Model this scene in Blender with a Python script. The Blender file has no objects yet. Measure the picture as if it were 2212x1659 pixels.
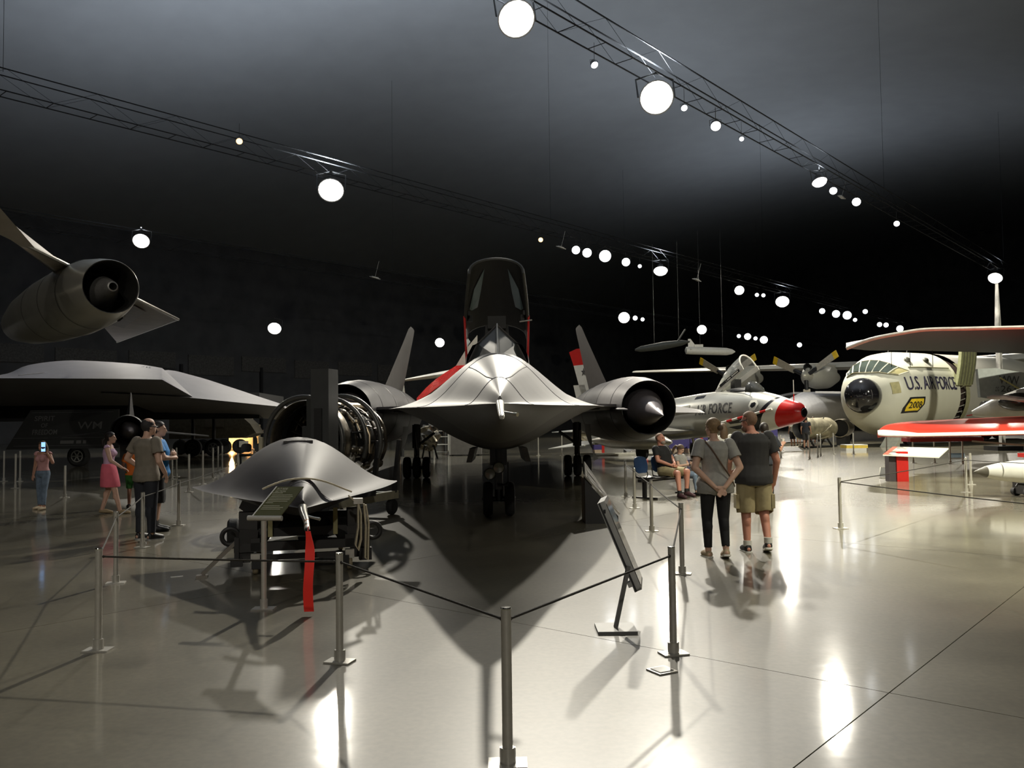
import bpy, bmesh, math, random
import numpy as np
from mathutils import Vector, Matrix

random.seed(7)
PI = math.pi
SC = bpy.context.scene
COL = SC.collection

# ---------------------------------------------------------------- camera
IMG_W, IMG_H, FPX = 2212.0, 1659.0, 1850.0
CAM_H = 1.68
PITCH = math.atan((909 - 829.5) / FPX)
ROLL = math.radians(0.75)
cam_data = bpy.data.cameras.new('camera')
cam_data.sensor_width = 36.0
cam_data.lens = 36.0 * FPX / IMG_W
cam_data.clip_end = 600
cam = bpy.data.objects.new('camera', cam_data)
COL.objects.link(cam)
CAM_R = Matrix.Rotation(PI / 2 + PITCH, 4, 'X') @ Matrix.Rotation(-ROLL, 4, 'Z')
cam.matrix_world = Matrix.Translation((0, 0, CAM_H)) @ CAM_R
SC.camera = cam

# ---------------------------------------------------------------- world, view
world = bpy.data.worlds.new('world')
SC.world = world
world.use_nodes = True
world.node_tree.nodes['Background'].inputs[0].default_value = (0.5, 0.55, 0.6, 1)
world.node_tree.nodes['Background'].inputs[1].default_value = 0.02
SC.view_settings.view_transform = 'Standard'
SC.view_settings.look = 'None'
SC.view_settings.gamma = 1.0
SC.view_settings.use_curve_mapping = False
SC.view_settings.exposure = -1.85
SC.cycles.adaptive_threshold = 0.04
SC.cycles.max_bounces = 4
SC.cycles.diffuse_bounces = 2
SC.cycles.glossy_bounces = 3
SC.cycles.transmission_bounces = 3
SC.cycles.transparent_max_bounces = 6
SC.cycles.caustics_reflective = False
SC.cycles.caustics_refractive = False

# lamps of the hall: strength in watts for the floodlights; the fixtures are built further down
KEY_W = 33000.0


def ray(px, py):
    d = Vector(((px - IMG_W / 2) / FPX, -(py - IMG_H / 2) / FPX, -1.0))
    return (CAM_R.to_3x3() @ d)


def at(px, py, depth):
    """world point seen at a pixel, at a distance DEPTH ahead of the camera"""
    d = ray(px, py)
    return Vector((0, 0, CAM_H)) + d * (depth / d.y)


def onfloor(px, py, z=0.0):
    d = ray(px, py)
    t = (z - CAM_H) / d.z
    return Vector((0, 0, CAM_H)) + d * t


# ---------------------------------------------------------------- materials
MATS = {}


def mat(name, col, rough=0.5, metal=0.0, var=0.12, scale=6.0, bump=0.0, spec=0.5, emit=None, estr=0.0,
        trans=0.0, alpha=1.0, coat=0.0, coat_rough=0.1):
    if name in MATS:
        return MATS[name]
    m = bpy.data.materials.new(name)
    m.use_nodes = True
    nt = m.node_tree
    b = nt.nodes['Principled BSDF']
    b.inputs['Roughness'].default_value = rough
    b.inputs['Metallic'].default_value = metal
    b.inputs['Specular IOR Level'].default_value = spec
    b.inputs['Coat Weight'].default_value = coat
    b.inputs['Coat Roughness'].default_value = coat_rough
    if trans:
        b.inputs['Transmission Weight'].default_value = trans
    if alpha < 1:
        b.inputs['Alpha'].default_value = alpha
    c = (col[0], col[1], col[2], 1)
    b.inputs['Base Color'].default_value = c
    if emit:
        b.inputs['Emission Color'].default_value = (emit[0], emit[1], emit[2], 1)
        b.inputs['Emission Strength'].default_value = estr
    tc = nt.nodes.new('ShaderNodeTexCoord')
    n = nt.nodes.new('ShaderNodeTexNoise')
    n.inputs['Scale'].default_value = scale
    n.inputs['Detail'].default_value = 4
    nt.links.new(tc.outputs['Object'], n.inputs['Vector'])
    if var > 0:
        r = nt.nodes.new('ShaderNodeValToRGB')
        r.color_ramp.elements[0].position = 0.3
        r.color_ramp.elements[1].position = 0.7
        r.color_ramp.elements[0].color = tuple(max(0, x * (1 - var)) for x in col) + (1,)
        r.color_ramp.elements[1].color = tuple(min(1, x * (1 + var)) for x in col) + (1,)
        nt.links.new(n.outputs['Fac'], r.inputs['Fac'])
        nt.links.new(r.outputs['Color'], b.inputs['Base Color'])
    if bump > 0:
        bp = nt.nodes.new('ShaderNodeBump')
        bp.inputs['Strength'].default_value = bump
        bp.inputs['Distance'].default_value = 0.02
        nt.links.new(n.outputs['Fac'], bp.inputs['Height'])
        nt.links.new(bp.outputs['Normal'], b.inputs['Normal'])
    MATS[name] = m
    return m


# ---------------------------------------------------------------- mesh builder
def frame(y_dir, up=Vector((0, 0, 1))):
    y = Vector(y_dir).normalized()
    x = y.cross(up)
    if x.length < 1e-5:
        x = y.cross(Vector((1, 0, 0)))
    x.normalize()
    z = x.cross(y)
    return x, y, z


class MB:
    def __init__(self):
        self.v = []
        self.f = []

    def add(self, vs, fs):
        k = len(self.v)
        self.v += [tuple(p) for p in vs]
        self.f += [tuple(i + k for i in f) for f in fs]
        return self

    def box(self, c, s, rot=None, taper=1.0):
        vs = []
        for z in (-.5, .5):
            t = taper if z > 0 else 1.0
            for x, y in ((-.5, -.5), (.5, -.5), (.5, .5), (-.5, .5)):
                p = Vector((x * s[0] * t, y * s[1] * t, z * s[2]))
                if rot is not None:
                    p = rot @ p
                vs.append(p + Vector(c))
        return self.add(vs, [(3, 2, 1, 0), (4, 5, 6, 7), (0, 1, 5, 4), (1, 2, 6, 5), (2, 3, 7, 6), (3, 0, 4, 7)])

    def bar(self, a, b, w, h, up=Vector((0, 0, 1))):
        a, b = Vector(a), Vector(b)
        x, y, z = frame(b - a, up)
        vs = []
        for p in (a, b):
            for sx, sz in ((-1, -1), (1, -1), (1, 1), (-1, 1)):
                vs.append(p + x * (sx * w / 2) + z * (sz * h / 2))
        return self.add(vs, [(0, 1, 2, 3), (7, 6, 5, 4), (0, 4, 5, 1), (1, 5, 6, 2), (2, 6, 7, 3), (3, 7, 4, 0)])

    def cyl(self, a, b, r0, r1=None, n=16, caps=True):
        r1 = r0 if r1 is None else r1
        a, b = Vector(a), Vector(b)
        x, y, z = frame(b - a)
        vs = []
        for p, r in ((a, r0), (b, r1)):
            for i in range(n):
                t = 2 * PI * i / n
                vs.append(p + x * (r * math.cos(t)) + z * (r * math.sin(t)))
        fs = [(i, (i + 1) % n, n + (i + 1) % n, n + i) for i in range(n)]
        if caps:
            fs += [tuple(range(n - 1, -1, -1)), tuple(range(n, 2 * n))]
        return self.add(vs, fs)

    def tube(self, pts, r, n=8, closed=False):
        pts = [Vector(p) for p in pts]
        m = len(pts)
        rs = r if isinstance(r, (list, tuple)) else [r] * m
        vs, fs = [], []
        prev = None
        for i, p in enumerate(pts):
            if closed:
                d = pts[(i + 1) % m] - pts[i - 1]
            else:
                d = pts[min(i + 1, m - 1)] - pts[max(i - 1, 0)]
            if d.length < 1e-9:
                d = Vector((0, 0, 1))
            d.normalize()
            if prev is None:
                x = d.cross(Vector((0, 0, 1)))
                if x.length < 1e-3:
                    x = d.cross(Vector((1, 0, 0)))
            else:
                x = prev - d * prev.dot(d)
            x.normalize()
            prev = x
            z = x.cross(d)
            for k in range(n):
                t = 2 * PI * k / n
                vs.append(p + x * (rs[i] * math.cos(t)) + z * (rs[i] * math.sin(t)))
        last = m if closed else m - 1
        for i in range(last):
            for k in range(n):
                a, b = i * n + k, i * n + (k + 1) % n
                c, d2 = ((i + 1) % m) * n + (k + 1) % n, ((i + 1) % m) * n + k
                fs.append((a, b, c, d2))
        if not closed:
            fs += [tuple(range(n - 1, -1, -1)), tuple(range((m - 1) * n, m * n))]
        return self.add(vs, fs)

    def loft(self, rings, closed=True, cap0=False, cap1=False):
        n = len(rings[0])
        vs = [p for r in rings for p in r]
        fs = []
        for i in range(len(rings) - 1):
            for k in range(n if closed else n - 1):
                k2 = (k + 1) % n
                fs.append((i * n + k, i * n + k2, (i + 1) * n + k2, (i + 1) * n + k))
        if cap0:
            fs.append(tuple(range(n - 1, -1, -1)))
        if cap1:
            fs.append(tuple(range((len(rings) - 1) * n, len(rings) * n)))
        return self.add(vs, fs)

    def lathe(self, prof, o, axis, n=24, cap0=False, cap1=False):
        """prof: (distance along axis, radius)"""
        o = Vector(o)
        x, y, z = frame(axis)
        rings = []
        for s, r in prof:
            rings.append([o + y * s + x * (r * math.cos(2 * PI * k / n)) + z * (r * math.sin(2 * PI * k / n)) for k in range(n)])
        return self.loft(rings, True, cap0, cap1)

    def ell(self, c, r, n=12, m=8, rot=None):
        c = Vector(c)
        vs, fs = [], []
        for i in range(1, m):
            th = PI * i / m
            for k in range(n):
                ph = 2 * PI * k / n
                p = Vector((r[0] * math.sin(th) * math.cos(ph), r[1] * math.sin(th) * math.sin(ph), r[2] * math.cos(th)))
                if rot is not None:
                    p = rot @ p
                vs.append(c + p)
        t = Vector((0, 0, r[2]))
        if rot is not None:
            t = rot @ t
        vs += [c + t, c - t]
        a, b = len(vs) - 2, len(vs) - 1
        for k in range(n):
            k2 = (k + 1) % n
            fs.append((a, k, k2))
            fs.append((b, (m - 2) * n + k2, (m - 2) * n + k))
        for i in range(m - 2):
            for k in range(n):
                k2 = (k + 1) % n
                fs.append((i * n + k, (i + 1) * n + k, (i + 1) * n + k2, i * n + k2))
        return self.add(vs, fs)

    def plate(self, poly, off):
        """closed slab: polygon of 3-D points, extruded by the vector OFF"""
        poly = [Vector(p) for p in poly]
        off = Vector(off)
        n = len(poly)
        vs = poly + [p + off for p in poly]
        fs = [tuple(range(n - 1, -1, -1)), tuple(range(n, 2 * n))]
        fs += [(i, (i + 1) % n, n + (i + 1) % n, n + i) for i in range(n)]
        return self.add(vs, fs)

    def capsule(self, a, b, r0, r1, n=10):
        a, b = Vector(a), Vector(b)
        x, y, z = frame(b - a)
        L = (b - a).length
        rings = []
        for s, r in ([(-r0 * math.cos(t), r0 * math.sin(t)) for t in (0.25, 0.7, 1.15)] + [(0, r0), (L, r1)] +
                     [(L + r1 * math.cos(t), r1 * math.sin(t)) for t in (1.15, 0.7, 0.25)]):
            rings.append([a + y * s + x * (r * math.cos(2 * PI * k / n)) + z * (r * math.sin(2 * PI * k / n)) for k in range(n)])
        return self.loft(rings, True, True, True)

    def mesh(self, name, smooth=True, angle=40):
        me = bpy.data.meshes.new(name)
        me.from_pydata(self.v, [], self.f)
        bm = bmesh.new()
        bm.from_mesh(me)
        bmesh.ops.recalc_face_normals(bm, faces=bm.faces)
        if smooth:
            lim = math.radians(angle)
            for e in bm.edges:
                if len(e.link_faces) == 2 and e.calc_face_angle(0) > lim:
                    e.smooth = False
            for f in bm.faces:
                f.smooth = True
        bm.to_mesh(me)
        bm.free()
        return me

    def build(self, name, m, parent=None, smooth=True, angle=40, label=None):
        me = self.mesh(name, smooth, angle)
        o = bpy.data.objects.new(name, me)
        COL.objects.link(o)
        me.materials.append(m)
        if parent is not None:
            o.parent = parent
        if label:
            o['label'] = label
        return o


def tag(o, label, cat, group=None, kind=None):
    if label:
        o['label'] = label
    if cat:
        o['category'] = cat
    if group:
        o['group'] = group
    if kind:
        o['kind'] = kind
    return o


def thing(name, label, cat, loc=(0, 0, 0), rz=0.0, group=None, scale=1.0):
    o = bpy.data.objects.new(name, None)
    COL.objects.link(o)
    o.empty_display_size = 0.2
    o.location = loc
    o.rotation_euler = (0, 0, rz)
    o.scale = (scale,) * 3
    return tag(o, label, cat, group)


def copy_tree(o, parent=None):
    c = o.copy()
    COL.objects.link(c)
    c.parent = parent
    for ch in list(o.children):
        copy_tree(ch, c)
    return c


def smoothstep(a, b, x):
    t = min(1, max(0, (x - a) / (b - a)))
    return t * t * (3 - 2 * t)


def lerp_table(tab, x):
    """tab: rows (x, a, b, ...) -> interpolated (a, b, ...)"""
    if x <= tab[0][0]:
        return tab[0][1:]
    for p, q in zip(tab, tab[1:]):
        if x <= q[0]:
            t = (x - p[0]) / (q[0] - p[0])
            return tuple(a + (b - a) * t for a, b in zip(p[1:], q[1:]))
    return tab[-1][1:]


def cr(tab, m=5):
    out = []
    n = len(tab)
    for i in range(n - 1):
        p0, p1, p2, p3 = tab[max(i - 1, 0)], tab[i], tab[i + 1], tab[min(i + 2, n - 1)]
        for k in range(m):
            t = k / m
            out.append(tuple(.5 * (2 * b + (c - a) * t + (2 * a - 5 * b + 4 * c - d) * t * t + (3 * b - a - 3 * c + d) * t ** 3) for a, b, c, d in zip(p0, p1, p2, p3)))
    out.append(tab[-1])
    return out


_TXT = {}


def text_poly(s):
    """flat letter shapes of a string: vertices (x, y) with height 1 for capitals, left edge at 0, and faces"""
    if s in _TXT:
        return _TXT[s]
    cu = bpy.data.curves.new('lettering', 'FONT')
    cu.body = s
    cu.size = 1.4
    cu.offset = 0.012
    cu.resolution_u = 3
    ob = bpy.data.objects.new('lettering', cu)
    COL.objects.link(ob)
    dg = bpy.context.evaluated_depsgraph_get()
    me = ob.evaluated_get(dg).to_mesh()
    vs = [(v.co.x, v.co.y) for v in me.vertices]
    fs = [tuple(p.vertices) for p in me.polygons]
    ob.evaluated_get(dg).to_mesh_clear()
    bpy.data.objects.remove(ob)
    bpy.data.curves.remove(cu)
    x0 = min(v[0] for v in vs)
    vs = [(x - x0, y) for x, y in vs]
    _TXT[s] = (vs, fs, max(v[0] for v in vs))
    return _TXT[s]


def lettering(s, fn, m, parent, height=1.0, width=None, name='lettering'):
    """letters mapped onto a surface by FN(x, y) -> point; WIDTH squeezes the line to that length"""
    vs, fs, L = text_poly(s)
    kx = (width / L) if width else height
    mb = MB()
    mb.add([fn(x * kx, y * height) for x, y in vs], fs)
    return mb.build(name, m, parent, smooth=False)


def flat_fn(o, ux, uy):
    o, ux, uy = Vector(o), Vector(ux).normalized(), Vector(uy).normalized()
    return lambda x, y: o + ux * x + uy * y
# ================================================================ materials used in many places
M_BLACK = mat('black_paint', (0.012, 0.012, 0.013), 0.45)
M_DARK = mat('dark_steel', (0.03, 0.03, 0.032), 0.4, 0.3)
M_STEEL = mat('brushed_steel', (0.52, 0.50, 0.45), 0.38, 0.35, var=0.06, scale=30)
M_CHROME = mat('chrome', (0.8, 0.8, 0.78), 0.12, 1.0, var=0.03)
M_RUBBER = mat('tire_rubber', (0.018, 0.018, 0.019), 0.75, bump=0.2, scale=40)
M_WHITE = mat('white_paint', (0.78, 0.77, 0.72), 0.4, var=0.05)
M_RED = mat('red_paint', (0.55, 0.02, 0.015), 0.35, var=0.08)
M_ROPE = mat('rope_cord', (0.03, 0.026, 0.02), 0.85, bump=0.3, scale=120)
M_GLASS = mat('dark_glass', (0.03, 0.035, 0.035), 0.06, var=0.05)
M_CLEAR = mat('clear_glass', (0.9, 0.95, 0.95), 0.03, trans=0.0, alpha=0.22, var=0.02)

# ================================================================ the hall
HD = Vector((0.651, 0.759, 0))          # along the lamp rows
HN = Vector((-0.759, 0.651, 0))         # across them


def hall(u, v, z):
    return HD * u + HN * v + Vector((0, 0, z))


def m_concrete():
    m = bpy.data.materials.new('polished_concrete')
    m.use_nodes = True
    nt = m.node_tree
    b = nt.nodes['Principled BSDF']
    tc = nt.nodes.new('ShaderNodeNewGeometry')
    n1 = nt.nodes.new('ShaderNodeTexNoise')
    n1.inputs['Scale'].default_value = 0.55
    n1.inputs['Detail'].default_value = 6
    n1.inputs['Roughness'].default_value = 0.62
    n2 = nt.nodes.new('ShaderNodeTexNoise')
    n2.inputs['Scale'].default_value = 22
    n2.inputs['Detail'].default_value = 5
    nt.links.new(tc.outputs['Position'], n1.inputs['Vector'])
    nt.links.new(tc.outputs['Position'], n2.inputs['Vector'])
    r1 = nt.nodes.new('ShaderNodeValToRGB')
    r1.color_ramp.elements[0].position = 0.3
    r1.color_ramp.elements[1].position = 0.72
    r1.color_ramp.elements[0].color = (0.096, 0.085, 0.057, 1)
    r1.color_ramp.elements[1].color = (0.188, 0.169, 0.116, 1)
    nt.links.new(n1.outputs['Fac'], r1.inputs['Fac'])
    r2 = nt.nodes.new('ShaderNodeValToRGB')
    r2.color_ramp.elements[0].position = 0.35
    r2.color_ramp.elements[1].position = 0.65
    r2.color_ramp.elements[0].color = (0.88, 0.88, 0.88, 1)
    r2.color_ramp.elements[1].color = (1.06, 1.06, 1.06, 1)
    nt.links.new(n2.outputs['Fac'], r2.inputs['Fac'])
    mx = nt.nodes.new('ShaderNodeMix')
    mx.data_type = 'RGBA'
    mx.blend_type = 'MULTIPLY'
    mx.inputs['Factor'].default_value = 1.0
    nt.links.new(r1.outputs['Color'], mx.inputs['A'])
    nt.links.new(r2.outputs['Color'], mx.inputs['B'])
    nt.links.new(mx.outputs['Result'], b.inputs['Base Color'])
    rr = nt.nodes.new('ShaderNodeMapRange')
    rr.inputs['To Min'].default_value = 0.34
    rr.inputs['To Max'].default_value = 0.50
    nt.links.new(n1.outputs['Fac'], rr.inputs['Value'])
    nt.links.new(rr.outputs['Result'], b.inputs['Roughness'])
    b.inputs['Specular IOR Level'].default_value = 0.5
    b.inputs['Coat Weight'].default_value = 0.85
    b.inputs['Coat Roughness'].default_value = 0.10
    n3 = nt.nodes.new('ShaderNodeTexNoise')
    n3.inputs['Scale'].default_value = 1.6
    n3.inputs['Detail'].default_value = 3
    nt.links.new(tc.outputs['Position'], n3.inputs['Vector'])
    bp = nt.nodes.new('ShaderNodeBump')
    bp.inputs['Strength'].default_value = 0.10
    bp.inputs['Distance'].default_value = 0.02
    nt.links.new(n3.outputs['Fac'], bp.inputs['Height'])
    nt.links.new(bp.outputs['Normal'], b.inputs['Coat Normal'])
    return m


M_FLOOR = m_concrete()
M_JOINT = mat('joint_filler', (0.05, 0.046, 0.038), 0.7)
M_CEIL = mat('dark_ceiling_paint', (0.29, 0.305, 0.33), 0.9, var=0.04, scale=0.4)
M_WALL = mat('dark_wall_paint', (0.09, 0.09, 0.095), 0.85, var=0.2, scale=0.5)
U0, U1, V0, V1 = -42.0, 178.0, -34.0, 97.0


def ceil_z(v):
    return 36.0 - 20.0 * (abs(v - 40) / 74.0) ** 2.0


floor = MB().add([hall(U0, V0, -.012), hall(U1, V0, -.012), hall(U1, V1, -.012), hall(U0, V1, -.012)], [(0, 1, 2, 3)]).build('floor', M_FLOOR)
tag(floor, 'polished grey concrete floor of the dark museum hall', None, kind='structure')
# saw-cut slabs: the joints through (5.2, 8.7) along the rows and (1.82, 5.66) across them
SLAB = 6.1
va = HN.dot(Vector((5.2, 8.7, 0)))
ua = HD.dot(Vector((1.82, 5.66, 0)))
sb = MB()
h = SLAB / 2 - 0.004
sb.box((0, 0, -.006), (2 * h, 2 * h, .012))
slab_mesh = sb.mesh('slab', smooth=False)
slab_mesh.materials.append(M_FLOOR)
ang = math.atan2(HD.y, HD.x)
for i in range(-3, 13):
    for j in range(-3, 11):
        o = bpy.data.objects.new('slab', slab_mesh)
        COL.objects.link(o)
        o.parent = floor
        o.location = hall(ua + (i + .5) * SLAB, va + (j + .5) * SLAB, 0)
        o.rotation_euler = (0, 0, ang)
# joint filler strip in the cuts nearest the camera lies in the gap itself (the base 12 mm lower)

cb = MB()
vsn = [V0 + (V1 - V0) * k / 28 for k in range(29)]
cb.loft([[hall(u, v, ceil_z(v)) for v in vsn] for u in (U0, 20, 60, 110, U1)], closed=False)
tag(cb.build('ceiling', M_CEIL), 'dark grey arched hangar ceiling', None, kind='structure')


def wall(name, a, b, label):
    m = MB()
    n = 24
    lo, hi = [], []
    for k in range(n + 1):
        u, v = a[0] + (b[0] - a[0]) * k / n, a[1] + (b[1] - a[1]) * k / n
        lo.append(hall(u, v, -.02))
        hi.append(hall(u, v, ceil_z(v) + .02))
    m.loft([lo, hi], closed=False)
    o = m.build(name, M_WALL)
    tag(o, label, None, kind='structure')
    return o


wb = wall('wall_back', (U0, V1), (U1, V1), 'dark far wall of the hangar behind the aircraft')
wall('wall_front', (U0, V0), (U1, V0), 'dark near wall of the hangar')
wall('wall_left', (U0, V0), (U0, V1), 'dark end wall of the hangar to the left')
wall('wall_right', (U1, V0), (U1, V1), 'dark end wall of the hangar to the right')
M_PANEL = mat('wall_panel_grey', (0.11, 0.105, 0.10), 0.8, var=0.3)
for k in range(9):                                  # dim panels high on the far wall
    b = MB()
    u = 26 + k * 7.5
    b.box((0, 0, 0), (5.6 + (k % 3) * .5, .12, 2.4 - (k % 2) * .5))
    o = b.build('wall_panel', M_PANEL, wb)
    o.location = hall(u, V1 - .09, 9.0 + (k % 2) * .4)
    o.rotation_euler = (0, 0, ang)
for k in range(11):
    b = MB()
    b.box((0, 0, 0), (.35, .3, 9.0))
    o = b.build('column_rib', M_DARK, wb)
    o.location = hall(8 + k * 11.0, V1 - .17, 4.5)
    o.rotation_euler = (0, 0, ang)

# catwalk trusses the lamps hang from, one along each row
M_TRUSS = mat('truss_steel', (0.013, 0.014, 0.016), 0.9)


def truss(v, z, u0, u1, label):
    t = thing('catwalk_truss', label, 'truss', hall(0, v, z), ang, 'catwalk trusses under the ceiling')
    m = MB()
    for y in (-.45, .45):
        for zz in (0, 1.0):
            c = MB().bar((u0, y, zz), (u1, y, zz), .045, .045)
            c.build('chord', M_TRUSS, t, smooth=False)
    u = u0
    k = 0
    while u < u1 - 1e-3:
        for y in (-.45, .45):
            m.bar((u, y, 0 if k % 2 else 1), (u + 2, y, 1 if k % 2 else 0), .012, .012)
        m.bar((u, -.45, 0), (u, .45, 0), .025, .025)
        u += 2
        k += 1
    o = m.build('lattice', M_TRUSS, t, smooth=False)
    o['kind'] = 'stuff'
    r = MB()
    for uu in range(int(u0) + 4, int(u1), 40):
        q = MB().cyl((uu, 0, 1.0), (uu, 0, ceil_z(v) - z), .010, n=6)
        q.build('hanger', M_TRUSS, t)
    return t


truss(19.3, 16.7, -20, 140, 'nearest long dark catwalk truss under the ceiling carrying the brightest lamps')
truss(42.0, 16.7, 10, 165, 'second long dark catwalk truss under the ceiling behind the brightest one')
truss(61.0, 14.9, 10, 165, 'third dark catwalk truss under the ceiling low above the far aircraft')
# ================================================================ ceiling lamps
M_LENS = mat('lamp_lens_white', (1, 1, 1), 0.4, var=0, emit=(1.0, 0.96, 0.86), estr=60)
M_LENS_COOL = mat('lamp_lens_cool', (1, 1, 1), 0.4, var=0, emit=(0.95, 0.98, 1.0), estr=25)
M_LENS_AMBER = mat('lamp_lens_amber', (1, .7, .4), 0.4, var=0, emit=(1.0, 0.55, 0.22), estr=14)
for _m in (M_LENS, M_LENS_COOL, M_LENS_AMBER):
    _m.cycles.emission_sampling = 'NONE'
M_HOUSING = mat('lamp_housing', (0.05, 0.05, 0.05), 0.5, 0.3)


def lamp(px, py, rpx, z, label, kind='flood', watts=0, aim=None, col=(1, .95, .85), group=None, pos=None, size=None, cone=112, roof_fill=0.0):
    if pos is None:
        d = ray(px, py)
        t = (z - CAM_H) / d.z
        p = Vector((0, 0, CAM_H)) + d * t
        r = rpx * p.y / FPX
    else:
        p, r = Vector(pos), size
    name = {'flood': 'ceiling_floodlight', 'spot': 'ceiling_spotlight', 'amber': 'ceiling_spotlight'}[kind]
    t = thing(name, label, 'lamp', p, 0, group)
    # the lamp looks down and a little towards the open floor in front of the aircraft
    a = Vector(aim) if aim else Vector((0, 0, 0))
    ax = (a - p)
    ax.z *= 1.0
    ax.normalize()
    if kind == 'flood':
        prof_h = [(-1.0 * r, .25 * r), (-.9 * r, .42 * r), (-.45 * r, .55 * r), (0.0, .98 * r), (.06 * r, 1.06 * r), (.12 * r, 1.06 * r), (.12 * r, .99 * r)]
        dome = [(.05 * r, .98 * r), (.30 * r, .85 * r), (.46 * r, .5 * r), (.52 * r, .02 * r)]
    else:
        prof_h = [(-1.6 * r, .55 * r), (-1.5 * r, .75 * r), (-.2 * r, .95 * r), (.25 * r, 1.08 * r), (.3 * r, 1.0 * r)]
        dome = [(.1 * r, .98 * r), (.3 * r, .7 * r), (.4 * r, .02 * r)]
    MB().lathe(prof_h, (0, 0, 0), ax, 20, cap0=True).build('housing', M_HOUSING, t)
    MB().lathe(dome, (0, 0, 0), ax, 24, cap1=True).build('lens', {'flood': M_LENS, 'spot': M_LENS_COOL, 'amber': M_LENS_AMBER}[kind], t)
    y = MB()
    x_, y_, z_ = frame(ax)
    y.tube([x_ * (1.12 * r), x_ * (1.15 * r) - ax * (.7 * r) + Vector((0, 0, .9 * r)), Vector((0, 0, 1.5 * r)),
            -x_ * (1.15 * r) - ax * (.7 * r) + Vector((0, 0, .9 * r)), -x_ * (1.12 * r)], .06 * r, 6)
    y.cyl((0, 0, 1.5 * r), (0, 0, max(1.6 * r, .9)), .07 * r, n=6)
    y.build('bracket', M_HOUSING, t)
    if watts:
        L = bpy.data.lights.new('lamp_light', 'SPOT')
        L.energy = watts
        L.color = col
        L.spot_size = math.radians(cone)
        L.spot_blend = 0.6
        L.shadow_soft_size = max(.12, min(.3, r * .4))
        lo = bpy.data.objects.new('lamp_light', L)
        COL.objects.link(lo)
        lo.parent = t
        lo.location = ax * (.75 * r)
        lo.rotation_euler = ax.to_track_quat('-Z', 'Y').to_euler()
    if roof_fill:                                        # added upward fill, standing in for the lens haze over the ceiling
        L = bpy.data.lights.new('roof_fill_light', 'SPOT')
        L.energy = KEY_W * roof_fill * 1.35
        L.color = (.84, .92, 1.0)
        L.spot_size = math.radians(168)
        L.spot_blend = .9
        L.shadow_soft_size = r * .8
        lo = bpy.data.objects.new('roof_fill_light', L)
        COL.objects.link(lo)
        lo.parent = t
        lo.location = Vector((0, 0, 1.6 * r))
        lo.rotation_euler = (PI, 0, 0)
    return t, p


FG = 'big round floodlights on the ceiling'
SG = 'small spotlights on the ceiling'
KEYCOL = (1.0, 0.935, 0.80)
L1, P1 = lamp(1115, 40, 40, 15.8, 'brightest and nearest big round floodlight at the top of the picture', watts=KEY_W * 2.1, aim=(5, 13, 0), col=KEYCOL, group=FG, cone=66, roof_fill=1.5)
L2, P2 = lamp(1418, 210, 36, 15.8, 'second big round floodlight on the nearest truss, right of the brightest', watts=KEY_W * 1.3, aim=(7, 15, 0), col=KEYCOL, group=FG, roof_fill=.7)
lamp(715, 410, 27, 15.8, 'big round floodlight alone above the left dark part of the hall', watts=KEY_W * .8, aim=(-8, 34, 0), col=KEYCOL, group=FG, roof_fill=1.3)
lamp(305, 520, 17, 14.0, 'flat bright floodlight above the silver engine nacelle', watts=KEY_W * .18, aim=(-20, 40, 0), col=KEYCOL, group=FG, roof_fill=.6)
lamp(593, 709, 14, 10.0, 'low far floodlight above the tall black monolith', watts=KEY_W * .06, aim=(-18, 60, 0), col=KEYCOL, group=FG)
lamp(950, 740, 10, 10.0, 'low far floodlight between the left black tail fin and the open cockpit', watts=0, aim=(-8, 60, 0), group=FG)
lamp(1770, 392, 16, 15.8, 'floodlight midway along the nearest truss over the white transport', watts=KEY_W * 2.8, aim=(20, 44, 1), col=KEYCOL, group=FG, roof_fill=.05)
lamp(2150, 600, 14, 15.8, 'floodlight at the far end of the nearest truss by the camouflaged fin', watts=KEY_W * .8, aim=(40, 76, 0), col=KEYCOL, group=FG, roof_fill=.06)
lamp(1427, 584, 15, 15.8, 'floodlight ending the row of four on the second truss', watts=KEY_W * .8, aim=(13, 72, 0), col=KEYCOL, group=FG, roof_fill=.45)
lamp(1690, 651, 14, 15.8, 'brightest floodlight farther along the second truss', watts=KEY_W * .8, aim=(28, 86, 0), col=KEYCOL, group=FG, roof_fill=.45)
lamp(1597, 627, 10, 15.8, 'round floodlight just left of the brightest on the second truss', aim=(20, 60, 0), group=FG)
lamp(1348, 686, 12, 14.0, 'flat floodlight right of the right black tail fin tip', aim=(10, 60, 0), group=FG)
lamp(1516, 712, 10, 14.0, 'single floodlight above the hanging white missile', aim=(15, 70, 0), group=FG)
lamp(1615, 727, 7, 14.0, 'left one of a close pair of far floodlights above the propellers', aim=(20, 70, 0), group=FG)
lamp(1650, 734, 8, 14.0, 'right one of a close pair of far floodlights above the propellers', aim=(20, 70, 0), group=FG)
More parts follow.
